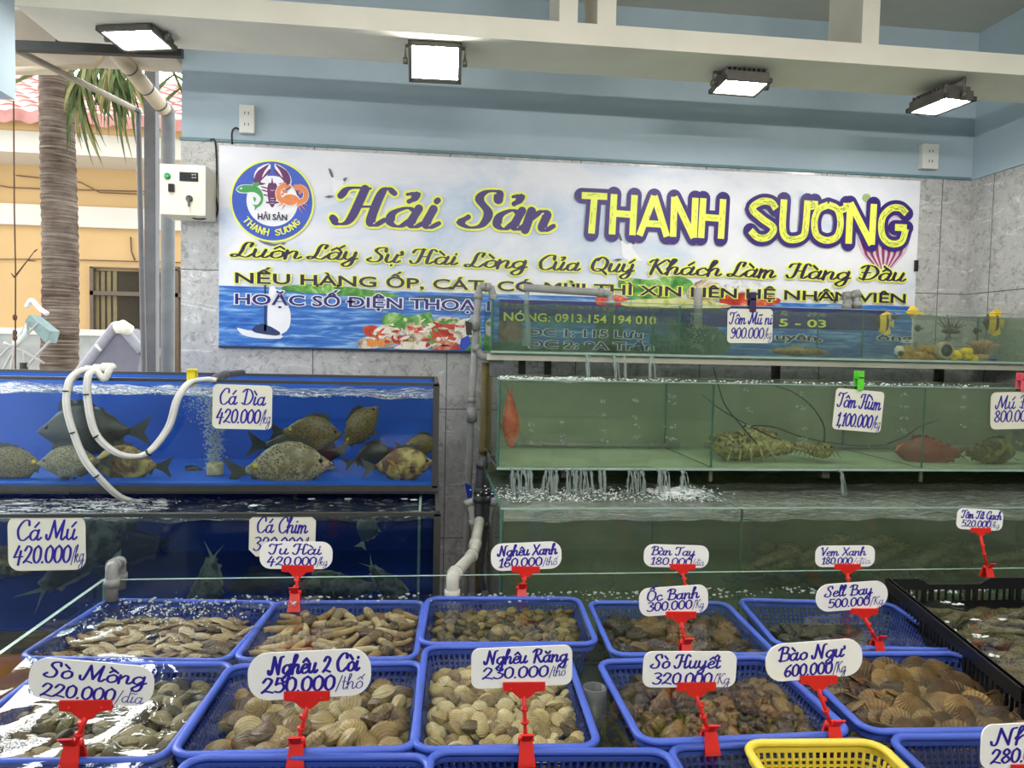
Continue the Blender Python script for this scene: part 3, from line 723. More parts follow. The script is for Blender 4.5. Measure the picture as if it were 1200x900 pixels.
# heap of seafood and greens
mb = MB()
for pts, mi in (([(448, 372), (462, 366), (480, 371), (505, 366), (500, 384), (470, 386), (452, 384)], 1), ([(426, 384), (436, 381), (445, 385), (442, 394), (428, 392)], 0),
        ([(420, 400), (432, 394), (455, 396), (462, 406), (440, 408), (422, 408)], 2), ([(452, 396), (460, 390), (478, 397), (490, 402), (478, 406), (462, 402)], 0),
        ([(438, 388), (455, 379), (470, 388), (462, 396), (444, 396)], 3), ([(474, 386), (480, 378), (494, 379), (506, 386), (502, 400), (488, 402), (478, 396)], 2),
        ([(502, 378), (518, 374), (534, 381), (532, 404), (512, 404), (504, 394)], 0), ([(508, 376), (520, 371), (540, 374), (536, 380), (516, 379)], 2),
        ([(534, 380), (548, 373), (562, 375), (561, 392), (546, 396), (532, 404)], 3), ([(540, 400), (552, 388), (563, 390), (563, 410), (545, 410)], 1),
        ([(462, 407), (485, 400), (505, 402), (500, 409), (470, 409)], 3), ([(506, 404), (530, 405), (545, 409), (510, 410)], 0)):
    tri_fan_poly(mb, pts, 4+.3*mi, mi, 3)
rz = random.Random(9)
for k in range(130):
    x = rz.uniform(432, 560); y = rz.uniform(374, 406)
    if y < 396-(x-425)*.5: continue
    mi = rz.choice([0, 0, 2, 2, 3, 3, 1] if y > 382 else [1, 1, 3]); a = rz.uniform(0, PI); l = rz.uniform(3, 8); w_ = rz.uniform(1, 2.6); ca, sa = math.cos(a), math.sin(a)
    tri_fan_poly(mb, [(x+l*ca, y+l*sa*.6), (x-w_*sa, y+w_*ca), (x-l*ca, y-l*sa*.6), (x+w_*sa, y-w_*ca)], 5.3+k*.005, mi, 2)
for k in range(5): tri_fan_poly(mb, [(430+k*4, 402), (433+k*4, 396+k % 2), (435+k*4, 403), (432+k*4, 406)], 7, 4, 2)
mb.build('seafood_print', [P_red, P_green, P_shell, leaf_print('banner_pale_shell', [rgb(190, 170, 120), rgb(226, 220, 200), rgb(240, 236, 226), rgb(120, 140, 70)], 8), flat('banner_orange', rgb(226, 146, 66), .4)], bn_)
mb = MB()
for pts, mi in (([(724, 330), (738, 326), (760, 328), (770, 326), (795, 324), (812, 332), (800, 346), (770, 352), (740, 350), (728, 342)], 0), ([(805, 340), (822, 328), (842, 332), (850, 344), (835, 354), (808, 352)], 1),
        ([(700, 346), (715, 344), (735, 350), (735, 357), (700, 357)], 2), ([(850, 332), (872, 328), (890, 332), (895, 338), (872, 342), (852, 340)], 3), ([(845, 348), (870, 343), (900, 346), (915, 352), (900, 358), (850, 358)], 2), ([(735, 352), (800, 350), (850, 356), (845, 361), (740, 360)], 4)):
    tri_fan_poly(mb, pts, 3+.3*mi, mi, 3)
mb.build('vegetable_print', [P_green, P_shell, P_red, leaf_print('banner_dark_shell', [rgb(30, 40, 70), rgb(200, 200, 210), rgb(236, 236, 236), rgb(60, 70, 110)], 10), leaf_print('banner_salad', [rgb(90, 120, 50), rgb(196, 200, 110), rgb(220, 214, 160), rgb(180, 80, 60)], 12)], bn_)
# pictures behind the upper tank: reefs and pale water
mb = MB()
for pts, mi in (([(586, 375), (600, 372), (612, 380), (610, 400), (586, 404)], 0), ([(625, 372), (680, 370), (690, 380), (640, 384)], 1), ([(700, 370), (725, 372), (730, 410), (700, 412)], 2), ([(728, 372), (770, 374), (790, 392), (740, 388)], 3), ([(770, 380), (840, 384), (850, 414), (770, 412)], 2), ([(586, 400), (760, 408), (760, 418), (586, 416)], 2)):
    tri_fan_poly(mb, pts, 4+.3*mi, mi, 3)
mb.build('reef_print', [leaf_print('banner_reef_brown', [rgb(60, 40, 40), rgb(120, 84, 76), rgb(150, 116, 100), rgb(90, 90, 90)]), flat('banner_teal', rgb(66, 132, 156), .4, mottle=.3), leaf_print('banner_reef_green', [rgb(30, 56, 50), rgb(52, 86, 64), rgb(80, 110, 96), rgb(120, 150, 150)]), flat('banner_slate', rgb(84, 110, 140), .4, mottle=.3)], bn_)
# seagulls
mb = MB()
for dx, dy, s in ((0, 0, 1), (338, 74, 1)):
    g = lambda x, y: (dx+388+(x-388)*s, dy+200+(y-200)*s)
    tri_fan_poly(mb, [g(386, 199), g(391, 208), g(397, 213), g(405, 209), g(402, 216), g(412, 228), g(416, 232), g(398, 231), g(391, 226), g(390, 214)], 4, 0, 2)
    tri_fan_poly(mb, [g(385, 198), g(388, 199), g(391, 208), g(388, 207)], 5, 1, 2); tri_fan_poly(mb, [g(402, 210), g(407, 208), g(404, 213)], 5, 1, 2); bpoly(mb, [g(380, 231), g(386, 229), g(392, 230), g(386, 232)], 5, 1)
mb.build('seagull_print', [P_white, flat('banner_grey', rgb(90, 92, 100), .4)], bn_)
mb = MB(); tri_fan_poly(mb, [(303, 281), (315, 284), (322, 286), (333, 284), (334, 286), (324, 289), (310, 286)], 4, 0, 2); mb.build('bird_print', flat('banner_bird_grey', rgb(110, 110, 130), .4), bn_)
# hot-air balloon
mb = MB()
cx, cy, rx, ry = 1035, 278, 31, 34
mb.add([bp(cx+rx*math.cos(a), cy+ry*math.sin(a), 2) for a in [k*2*PI/40 for k in range(40)]], [tuple(range(40))], 0, False)
for k in range(7):
    u0, u1 = -.93+k*.28, -.93+k*.28+.14
    top = [(cx+rx*u0*.98, cy+4), (cx+rx*u1*.98, cy+4)]; e = lambda u, f: (cx+rx*u*f, cy+ry*math.sqrt(max(0, 1-(u*f)**2))) 
    tri_fan_poly(mb, [(cx+rx*u0, cy), (cx+rx*u1, cy), (cx+rx*u1*.75, cy+ry*.62), (cx+u1*8, cy+37), (cx+u0*8, cy+37), (cx+rx*u0*.75, cy+ry*.62)], 3, 1, 0)
tri_fan_poly(mb, [(cx-rx*.78, cy+ry*.6), (cx+rx*.78, cy+ry*.6), (cx+9, cy+38), (cx-9, cy+38)], 2.5, 0, 0)
mb.add([bp(1015+5*math.cos(a), 232+5*math.sin(a), 2) for a in [k*2*PI/16 for k in range(16)]], [tuple(range(16))], 2, False)
mb.build('balloon_print', [flat('banner_balloon_pale', rgb(214, 196, 212), .4), flat('banner_balloon_plum', rgb(150, 54, 96), .4), flat('banner_green_dot', rgb(160, 176, 120), .4)], bn_)

def line(mb, text, xa, ya, xb, yb, cap_px, k, **kw):
    a, b = bp(xa, ya, k), bp(xb, yb, k); z = (a.z+b.z)/2; a.z = z
    capm = cap_px/FPX*ray((xa+xb)/2, ya).y**-1*0 + abs(at((xa+xb)/2, ya, Y=YBN).z-at((xa+xb)/2, ya-cap_px, Y=YBN).z)
    lettering(mb, text, a, EX, EZ, b.x-a.x, capm, NB, **kw)
def script(name, items, mat, omat, thick, thin, ex, k, slant):
    o = MB()
    for it in items: line(o, *it, k, thick=thick, thin=thin, slant=slant, extra=ex, ramp=5e-7)
    o.build(name+'_outline_lettering', omat, bn_)
    i = MB()
    for it in items: line(i, *it, k+2, thick=thick, thin=thin, slant=slant, ramp=5e-7)
    i.build(name+'_lettering', mat, bn_)
script('script_title', [('Hải', 393, 264, 512, 266, 44), ('Sản', 540, 266.5, 645, 270.5, 44)], P_ink, P_yel, .52, .12, .0105, 8, .3)
W = [('Luôn', 272, 301, 352), ('Lấy', 361, 303.5, 419), ('Sự', 431, 307, 468), ('Hài', 482, 309, 535), ('Lòng', 545, 313, 616), ('Của', 629, 316, 678), ('Quý', 690, 318, 742), ('Khách', 757, 321, 843), ('Làm', 852, 324, 908), ('Hàng', 922, 326, 994), ('Đầu', 1004, 328, 1059)]
script('script_slogan', [(t, x, y, x2, y+(x2-x)*.026, 17) for t, x, y, x2 in W], P_dark, P_yel, .52, .15, .0065, 10, .3)
# block name
def block(mb, items, k, hw, ex, cap, mi=0):
    for t, xa, ya, xb, yb, cp in items: line(mb, t, xa, ya, xb, yb, cp, k, font=BLK, thick=hw, thin=hw, slant=0, extra=ex, flatcap=cap, mi=mi, ramp=5e-7)
NAME = [('THANH', 680, 275, 849, 279, 47), ('SUONG', 874, 282, 1064, 288, 48)]
o = MB(); block(o, NAME, 12, .34, .019, False); o.build('block_name_outline_lettering', P_ink, bn_)
i = MB(); block(i, NAME, 14, .34, .0, True); nm = i.build('block_name_lettering', P_yel, bn_)
# dark chalk scratches on the yellow block letters
sc = MB(); rs = random.Random(5)
for t, xa, ya, xb, yb, cp in NAME:
    sks, adv = layout(t, BLK); a, b = bp(xa, ya, 16), bp(xb, yb, 16); capm = abs(at(xa, ya, Y=YBN).z-at(xa, ya-cp, Y=YBN).z); sz = capm/2; sx = (b.x-a.x)/adv; zz = (a.z+b.z)/2
    for sk in sks:
        P = [Vector((q.x*sx, q.y*sz)) for q in crom([(x, y, 0) for x, y in sk], 8)]
        for i_ in range(2, len(P)-2):
            if rs.random() < .75:
                tt = (P[i_+1]-P[i_-1]); 
                if tt.length < 1e-6: continue
                tt.normalize(); nn = Vector((-tt.y, tt.x)); off = rs.uniform(-.12, .12)*sz; ln = rs.uniform(.05, .14)*sz; wd = .008*sz
                c = P[i_]+nn*off; q = [c-tt*ln-nn*wd, c+tt*ln-nn*wd, c+tt*ln+nn*wd, c-tt*ln+nn*wd]
                sc.add([Vector((a.x+p.x, YBN-.0012-17*.0006-.00001*rs.random(), zz+p.y)) for p in q], [(0, 1, 2, 3)], 0, False)
sc.build('block_name_scratch_print', P_dark, bn_)
# bold sans lines
def sans(name, text, xa, ya, xb, yb, cap_px, k, mat, bold=.02, parent=None):
    def outline(body, off=0):
        cu = bpy.data.curves.new('t', 'FONT'); cu.body = body; cu.size = 1; cu.offset = off; cu.resolution_u = 3
        ob = bpy.data.objects.new('t', cu); COL.objects.link(ob); dg = bpy.context.evaluated_depsgraph_get(); dg.update()
        me = bpy.data.meshes.new_from_object(ob.evaluated_get(dg)); bpy.data.objects.remove(ob); bpy.data.curves.remove(cu); return me
    plain = text.replace('\u0110', 'D'); me = outline(plain, bold)
    vs = [v.co.copy() for v in me.vertices]; fs = [list(p.vertices) for p in me.polygons]
    for q, ch in enumerate(text):            # the bar of each barred D
        if ch == '\u0110':
            f = lambda s: max(v.co.x for v in outline(s).vertices)
            xr = f(plain[:q+1]); w_ = f('D'); x0_ = xr-w_-.02; b = len(vs); h = .045+bold*.8
            vs += [Vector((x0_-.02-bold*.6, .364-h, 0)), Vector((x0_+.36+bold*.6, .364-h, 0)), Vector((x0_+.36+bold*.6, .364+h, 0)), Vector((x0_-.02-bold*.6, .364+h, 0))]; fs.append([b, b+1, b+2, b+3])
    bpy.data.meshes.remove(me); me = bpy.data.meshes.new(name); me.from_pydata([tuple(v) for v in vs], [], fs)
    xs = [v.x for v in vs]; x0, x1 = min(xs), max(xs)
    a, b = bp(xa, ya, k), bp(xb, yb, k); capm = abs(at(xa, ya, Y=YBN).z-at(xa, ya-cap_px, Y=YBN).z); zz = (a.z+b.z)/2; o = org(parent or bn_); nd = len(vs)
    for q, v in enumerate(me.vertices):
        v.co = Vector((a.x+(v.co.x-x0)/(x1-x0)*(b.x-a.x), a.y, zz+v.co.y*capm/.728))-o
    me.materials.append(mat); ob = link(name, me); ob.parent = parent or bn_; return ob
def two(name, text, xa, ya, xb, yb, cap, k, mat, omat, b1=.018, b2=.07):
    sans(name+'_outline_lettering', text, xa-1.6, ya, xb+1.6, yb, cap, k, omat, b2); sans(name+'_lettering', text, xa, ya, xb, yb, cap, k+2, mat, b1)
two('notice_line', 'NẾU HÀNG ỐP, CÁT, CÓ MÙI THÌ XIN LIÊN HỆ NHÂN VIÊN', 276, 332, 1060, 355, 12.5, 10, P_dark, P_yel)
two('telephone_line', 'HOẶC SỐ ĐIỆN THOẠI', 276, 355.5, 562, 364.5, 12.5, 10, P_navy, P_white)
two('hotline_number', 'NÓNG: 0913.154 194 010', 590, 376, 768, 380, 10, 10, P_yel, P_navy)
two('hotline_number_end', '5 - 03', 912, 382, 967, 384, 9, 10, P_yel, P_navy)
two('address_line', 'ĐC 1: 115 Lưu', 618, 393, 752, 397, 9, 10, P_navy, P_white)
two('address_line', 'ĐC 2: 9A Trần', 618, 407, 765, 411, 9, 10, P_navy, P_white)
two('address_line_end', 'uyên,', 908, 398, 962, 400, 8, 10, P_dark, P_white)
two('address_line_end', 'ông', 1027, 398, 1068, 400, 7, 10, P_dark, P_white)
# round emblem
LC = (319.5, 236); LR = 47.0
def disc(mb, r, k, mi, n=56, cx=LC[0], cy=LC[1]):
    c = bp(cx, cy, k); rm = abs(bp(cx+r, cy, k).x-c.x)
    mb.add([Vector((c.x+rm*math.cos(a), c.y, c.z+rm*math.sin(a))) for a in [q*2*PI/n for q in range(n)]], [tuple(range(n))], mi, False)
def lp(x, y): return (260+x/8.183, 180+y/8.183)
mb = MB(); disc(mb, 49, 6, 0); disc(mb, 46.8, 7, 1); disc(mb, 30, 8, 2); em = mb.build('round_emblem', [P_yel, P_blue, P_white], bn_)
P_lob = flat('banner_lobster_plum', rgb(104, 42, 96), .4); P_fish = flat('banner_fish_green', rgb(70, 156, 84), .4); P_crab = flat('banner_crab_orange', rgb(226, 134, 74), .4)
mb = MB()
def pz(pts, k, mi, n=3): tri_fan_poly(mb, [lp(*p) for p in pts], k, mi, n)
pz([(405, 310), (335, 285), (310, 220), (350, 140), (455, 98), (470, 140), (440, 215), (400, 262), (440, 235), (540, 235), (570, 260), (520, 160), (510, 98), (610, 150), (665, 230), (660, 310), (560, 320), (420, 330)], 9, 3, 2)
for s in (-1, 1):
    mx = lambda x: 487+s*(x-487)
    pz([(mx(550), 290), (mx(590), 305), (mx(650), 300), (mx(660), 240), (mx(620), 165), (mx(515), 105), (mx(560), 170), (mx(585), 235), (mx(515), 150), (mx(505), 185), (mx(550), 220), (mx(600), 275)], 10, 0, 3)
    for yy in (330, 360, 400): pz([(mx(535), yy), (mx(590), yy-14), (mx(592), yy-4), (mx(535), yy+12)], 10, 0, 2)
    pz([(mx(500), 470), (mx(540), 462), (mx(548), 476), (mx(505), 484)], 10, 0, 2)
pz([(440, 330), (455, 285), (475, 285), (485, 230), (497, 285), (518, 285), (537, 330), (530, 420), (510, 490), (487, 520), (462, 490), (444, 420)], 11, 0, 3)
for yy in (352, 428, 452, 476): pz([(462, yy-3), (487, yy+5), (514, yy-3), (487, yy+10)], 12, 3, 2)
pz([(140, 345), (185, 305), (260, 300), (330, 310), (385, 350), (408, 420), (392, 490), (340, 535), (318, 560), (312, 515), (285, 488), (340, 500), (372, 450), (350, 400), (300, 378), (240, 385), (170, 378)], 11, 3, 3)
pz([(146, 345), (190, 310), (260, 305), (330, 315), (380, 355), (402, 420), (386, 488), (340, 525), (320, 548), (318, 510), (295, 490), (345, 494), (378, 440), (348, 392), (300, 372), (235, 378), (175, 372)], 12, 1, 3)
pz([(290, 300), (288, 275), (310, 290), (360, 275), (352, 320)], 11.5, 1, 2); pz([(180, 335), (196, 330), (200, 342), (184, 344)], 13, 3, 2); pz([(305, 420), (325, 425), (332, 440), (318, 470)], 13, 1, 2)
def brib(pts, w_, k, mi):
    P = crom([Vector((x, y, 0)) for x, y in pts], 6); L_, R_2 = [], []
    for q in range(len(P)):
        t_ = P[min(q+1, len(P)-1)]-P[max(q-1, 0)]; t_.normalize(); n_ = Vector((-t_.y, t_.x, 0)); f = q/(len(P)-1); hw = w_[0]+(w_[1]-w_[0])*f; L_.append(P[q]+n_*hw/2); R_2.append(P[q]-n_*hw/2)
    vs = [bp(*lp(p.x, p.y), k) for p in L_+R_2]; n = len(P); mb.add(vs, [(q, q+1, n+q+1, n+q) for q in range(n-1)], mi, False)
pz([(575, 440), (600, 400), (660, 385), (720, 400), (750, 440), (720, 490), (655, 505), (595, 485)], 13, 3, 3)
for pts in ([(600, 470), (556, 430), (545, 370), (575, 322), (620, 305)], [(725, 475), (790, 450), (812, 395), (790, 345), (740, 318)]): brib(pts, (62, 50), 13, 3)
for pts in ([(600, 470), (556, 430), (545, 370), (575, 322), (625, 303)], [(725, 475), (790, 450), (812, 395), (790, 345), (735, 312)]): brib(pts, (50, 42), 13.3, 2)
pz([(584, 440), (606, 408), (660, 394), (712, 408), (742, 440), (714, 484), (655, 498), (602, 480)], 13.4, 2, 3)
for pts in ([(600, 330), (625, 306), (665, 312), (668, 330), (630, 345)], [(585, 345), (610, 360), (640, 372), (610, 385), (585, 372)], [(700, 345), (690, 306), (735, 300), (770, 330), (740, 360)], [(735, 375), (757, 402), (770, 380), (775, 350)]): pz(pts, 13.6, 2, 2)
for a_, b_ in (((590, 470), (540, 480)), ((590, 480), (530, 515)), ((610, 490), (570, 550)), ((720, 480), (780, 580)), ((740, 475), (815, 555)), ((750, 465), (835, 505))):
    d = Vector((b_[0]-a_[0], b_[1]-a_[1])).normalized(); n_ = (-d.y*9, d.x*9); pz([(a_[0]+n_[0], a_[1]+n_[1]), b_, (a_[0]-n_[0], a_[1]-n_[1])], 12.8, 2, 0)
pz([(612, 352), (655, 328), (660, 336), (620, 360)], 14, 4, 2); pz([(712, 352), (738, 388), (745, 404), (722, 382)], 14, 4, 2)
mb.build('emblem_animal_print', [P_lob, P_fish, P_crab, P_white, P_ink], bn_)
sans('emblem_word_lettering', 'HẢI SẢN', 302.5, 257.5, 337, 258.5, 7, 15, P_dark, .03)
mb = MB(); txt = 'THANH SƯƠNG'; c0 = bp(*LC, 15); mpp = (bp(LC[0]+10, LC[1], 15).x-c0.x)/10
for k, ch in enumerate(txt):
    if ch == ' ': continue
    ang = math.radians(-90-50+100*k/(len(txt)-1)); rad = 41.5*mpp
    pos = Vector((c0.x+rad*math.cos(ang), c0.y, c0.z+rad*math.sin(ang))); ux = Vector((-math.sin(ang), 0, math.cos(ang))); uz = Vector((-math.cos(ang), 0, -math.sin(ang)))
    b = unicodedata.normalize('NFD', ch)[0]
    lettering(mb, b, pos-ux*3*mpp, ux, uz, 6.2*mpp, 7.5*mpp, NB, .42, .3, 0, BLK if ch in 'ƯƠTHANSG' else GL)
mb.build('emblem_ring_lettering', P_yel, bn_)
MB().box((at(1071, 312, Y=YBN).x, YBN-.008, at(1071, 318, Y=YBN).z), (at(1075, 312, Y=YBN).x, YBN, at(1071, 305, Y=YBN).z)).build('fixing_clip', M['black'], bn_)
# ------------------------------------------------------------------ sockets, control box and cables
def socket(px0, py0, px1, py1, label):
    y = YW-.035; a, b = at(px0, py1, Y=y), at(px1, py0, Y=y)
    s = thing('wall_socket', label, 'socket', (a.x, YW, a.z))
    MB().box((a.x, y, a.z), (b.x, YW, b.z), chamfer=.004).build('housing', M['white_plastic'], s)
    mb = MB(); cx = (a.x+b.x)/2; h = b.z-a.z
    for f in (.3, .7):
        for dx in (-.008, .008): mb.box((cx+dx-.0015, y-.0008, a.z+h*f-.006), (cx+dx+.0015, y, a.z+h*f+.006))
    mb.build('slots', M['black'], s); return s
socket(280, 123, 298, 155, 'white double socket on the blue wall above the banner emblem')
socket(1081, 169, 1101, 197, 'cream double socket on the blue wall near the room corner')
mb = MB(); Q = lambda x, y, d=.02: at(x, y, Y=YW-d)
mb.tube(crom([Q(281, 152), Q(276, 150), Q(272, 155), Q(272, 169)], 6), .004, 7)
mb.tube(crom([Q(246, 164), Q(252, 166), Q(254, 200), Q(252, 225), Q(255, 245), Q(250, 258), Q(240, 258)], 6), .004, 7)
tag(mb.build('power_cable', M['black_rubber'], loc=Q(272, 160)), 'black power cable dangling between the socket and the control box', 'cable')
YX = 3.18
a, b = at(187, 251, Y=YX), at(241, 194, Y=YX)
cb = thing('control_box', 'cream control box with a green button and a small display left of the banner', 'control box', (a.x, YX, a.z))
MB().box((a.x, YX, a.z), (b.x, YW-.02, b.z), chamfer=.004).build('housing', M['cream_metal'], cb)
c = at(196.5, 206.5, Y=YX); mb = MB().lathe([(.013, .0), (.013, -.008), (.010, -.014), (.0, -.015)], c, 16, axis='Y'); mb.build('button', M['green_button'], cb)
p, q = at(210.5, 212, Y=YX), at(232.5, 202.5, Y=YX); d_ = MB().box((p.x, YX-.004, p.z), (q.x, YX, q.z), chamfer=.001).build('display', M['black'], cb)
mb = MB()
for ix in range(2):
    for iz in range(2): cc = at(226+ix*3, 205+iz*3.4, Y=YX); mb.box((cc.x-.003, YX-.0048, cc.z-.002), (cc.x+.003, YX-.004, cc.z+.002))
mb.build('key', flat('grey_keys', rgb(170, 180, 180), .4), d_)
p, q = at(198, 225, Y=YX), at(205, 216, Y=YX); MB().box((p.x, YX-.012, p.z), (q.x, YX, q.z), chamfer=.002).build('switch', M['black'], cb)
c = at(222, 233, Y=YX); mb = MB().lathe([(.014, 0), (.014, -.006), (.0, -.007)], c, 16, axis='Y'); mb.bar(c+Vector((0, -.014, 0)), c+Vector((.004, -.016, -.035)), .009, .003, up=(0, 1, 0)); mb.bar(c+Vector((0, -.006, 0)), c+Vector((0, -.016, 0)), .008, .004); mb.build('key_lock', flat('lock_metal', rgb(120, 118, 112), .3, .8), cb)
mb = MB(); c = at(232, 253, Y=3.24); mb.tube([at(222+10*math.cos(t)+12, 253+4*math.sin(t), Y=3.24) for t in [k*.35 for k in range(36)]], .003, 6)
tag(mb.build('coiled_wire', M['black_rubber'], loc=c), 'coil of thin black wire under the control box', 'wire')
# ------------------------------------------------------------------ flood lights under the beam
M['lens'] = emit('lit_flood_lens', (1, .99, .96, 1), LAMP)
M['lamp_body'] = flat('dark_lamp_casting', rgb(100, 97, 90), .45, .3)
def flood(px, py, pxw, yaw, tilt, label, Yc=2.78):
    """head hangs from a stirrup screwed to the beam; tilt 0 looks straight down, 90 towards the street"""
    c = at(px, py, Y=Yc); wd = pxw/FPX*Yc; hh = wd*.74
    t = thing('flood_light', label, 'flood light', c, 'flood lights under the ceiling beam')
    R = Matrix.Translation(c) @ Matrix.Rotation(yaw, 4, 'Z') @ Matrix.Rotation(-tilt, 4, 'X')
    # local: lens faces -Z, x across
    mb = MB().box((-wd*.46, -hh*.46, 0), (wd*.46, hh*.46, .03), M=R, chamfer=.006)
    for k in range(9): mb.box((-wd*.4+k*wd*.1-.003, -hh*.4, .03), (-wd*.4+k*wd*.1+.003, hh*.4, .045), M=R)
    mb.build('housing', M['lamp_body'], t)
    mb = MB()
    for lo, hi in (((-wd/2, -hh/2, -.012), (wd/2, -hh/2+.016, .004)), ((-wd/2, hh/2-.016, -.012), (wd/2, hh/2, .004)), ((-wd/2, -hh/2, -.012), (-wd/2+.013, hh/2, .004)), ((wd/2-.013, -hh/2, -.012), (wd/2, hh/2, .004))): mb.box(lo, hi, M=R)
    mb.build('bezel', M['lamp_body'], t)
    MB().box((-wd/2+.012, -hh/2+.014, -.006), (wd/2-.012, hh/2-.014, -.004), M=R).build('lens', M['lens'], t)
    mb = MB(); s = wd/2+.012; Rz = Matrix.Translation(c) @ Matrix.Rotation(yaw, 4, 'Z'); zt_ = ZB-c.z-.004
    mb.tube([Rz @ Vector(p) for p in ((-s, 0, 0), (-s, 0, zt_), (s, 0, zt_), (s, 0, 0))], .006, 6)
    mb.build('bracket', M['lamp_body'], t)
    mb = MB()
    for sx in (-1, 1): mb.lathe([(.012, -.008), (.012, .008), (0, .009)], Rz @ Vector((sx*(s), 0, 0)), 10, axis='X')
    mb.build('knob', M['lamp_body'], t)
rd = math.radians
flood(161, 44, 64, rd(-14), rd(6), 'lit flood light hanging over the open side near the palm', 2.78)
flood(510, 73, 60, rd(-2), rd(56), 'lit flood light under the beam above the script title, facing the aisle', 2.72)
flood(867, 100, 60, rd(2), rd(4), 'lit flood light under the beam above the block name on the banner', 2.78)
flood(1102, 122, 62, rd(97), rd(0), 'lit flood light under the beam closest to the room corner', 2.78)
# ------------------------------------------------------------------ tanks
M['blue_back'] = flat('blue_tank_back', rgb(28, 88, 184), .6, mottle=.12, scale=3)
M['navy_back'] = flat('dark_blue_tank_back', rgb(26, 56, 138), .6, mottle=.2, scale=3)
M['green_back'] = flat('algae_green_tank_back', rgb(138, 147, 122), .7, mottle=.2, scale=4)
M['dim_back'] = flat('dim_green_tank_back', rgb(128, 136, 104), .7, mottle=.25, scale=4)
M['green_floor'] = flat('green_tank_floor', rgb(172, 184, 152), .5, mottle=.1, scale=4)
M['clear_pane'] = clear('clear_inner_glass', (.98, .99, .985, 1), .03, 1.15)
M['water_blue'] = clear('blue_tank_water', (.94, .96, .98, 1), .02, 1.06)
M['water_navy'] = clear('dark_blue_tank_water', (.62, .74, .82, 1), .02, 1.06, veil=.16, veilcol=(.02, .05, .22, 1))
M['water_green'] = clear('green_tank_water', (.88, .93, .85, 1), .02, 1.06, veil=.2, veilcol=(.33, .38, .285, 1))
M['water_clear'] = clear('clear_tank_water', (.90, .95, .90, 1), .02, 1.06, veil=.22, veilcol=(.40, .47, .36, 1))
M['water_murk'] = clear('murky_tank_water', (.82, .87, .76, 1), .02, 1.06, veil=.36, veilcol=(.34, .40, .29, 1))
M['surf'] = clear('ruffled_water_surface', (.80, .90, .88, 1), .08, 1.33, wave=.5, wscale=26, stretch=(1, 2, 1), foam=(30, .56, .72, .5), wdist=.02, veil=.25, veilcol=(.3, .38, .32, 1))
M['surf_blue'] = clear('ruffled_blue_water_surface', (.80, .90, .95, 1), .06, 1.33, wave=.5, wscale=26, stretch=(1, 2, 1), foam=(20, .46, .62, .85), wdist=.02, veil=.12, veilcol=(.2, .3, .45, 1))
M['surf_calm'] = clear('calm_water_surface', (.84, .92, .88, 1), .05, 1.33, wave=.4, wscale=22, stretch=(1, 2, 1), foam=(34, .66, .8, .4), wdist=.015, veil=.12, veilcol=(.3, .38, .3, 1))
M['surf_churn'] = clear('churned_water_surface', (.72, .82, .76, 1), .12, 1.33, wave=.7, wscale=24, stretch=(1, 2.2, 1), foam=(18, .5, .72, .5), wdist=.02, veil=.6, veilcol=(.46, .52, .42, 1))
M['surf_dark'] = clear('churned_dark_water_surface', (.6, .7, .78, 1), .10, 1.33, wave=.8, wscale=26, stretch=(1, 2, 1), foam=(24, .55, .7, .55), wdist=.02, veil=.3, veilcol=(.06, .09, .13, 1))
def pane(mb, lo, hi):
    """glass slab: slot 0 on the two big faces, slot 1 on the cut edges"""
    d = [hi[i]-lo[i] for i in range(3)]; ax = d.index(min(d)); b = len(mb.f); mb.box(lo, hi, 0)
    for i in range(b, len(mb.f)):
        f = mb.f[i]; a, c, e = (mb.v[k] for k in f[:3]); n = (c-a).cross(e-a); n.normalize(); mb.mi[i] = 0 if abs(n[ax]) > .9 else 1
    return mb
G = [None]
def glass(name, lo, hi, parent):
    return pane(MB(), lo, hi).build(name, [M['glass'], M['glass_edge']], parent)
def waterbox(name, lo, hi, parent, body, surf, wavy=.004, seed=1):
    """water with a gently heaving top"""
    mb = MB(); x0, y0, z0 = lo; x1, y1, z1 = hi; r = random.Random(seed)
    nx, ny = max(12, int((x1-x0)/.03)), max(4, int((y1-y0)/.04)); ph = [r.uniform(0, 6) for _ in range(8)]
    hf = lambda x, y: z1+wavy*(math.sin(x*21+ph[0]+2*math.sin(y*9))+.6*math.sin(x*47+y*13+ph[1])+.5*math.sin(y*31+ph[2]-x*8))
    vs = []; fs = []
    for j in range(ny+1):
        for i in range(nx+1): x = x0+(x1-x0)*i/nx; y = y0+(y1-y0)*j/ny; vs.append((x, y, hf(x, y)))
    for j in range(ny):
        for i in range(nx): a = j*(nx+1)+i; fs.append((a, a+1, a+nx+2, a+nx+1))
    mb.add(vs, fs, 1, True)
    n = len(vs); f = MB()
    vs2 = [(x0+(x1-x0)*i/nx, y0, hf(x0+(x1-x0)*i/nx, y0)) for i in range(nx+1)]+[(x0+(x1-x0)*i/nx, y0, z0) for i in range(nx+1)]
    mb.add(vs2, [(i, i+nx+1, i+nx+2, i+1) for i in range(nx)], 0, False)
    for xx in (x0, x1): mb.add([(xx, y0, z0), (xx, y1, z0), (xx, y1, z1), (xx, y0, z1)], [(0, 1, 2, 3)], 0, False)
    o = mb.build(name, [body, surf], parent); return o

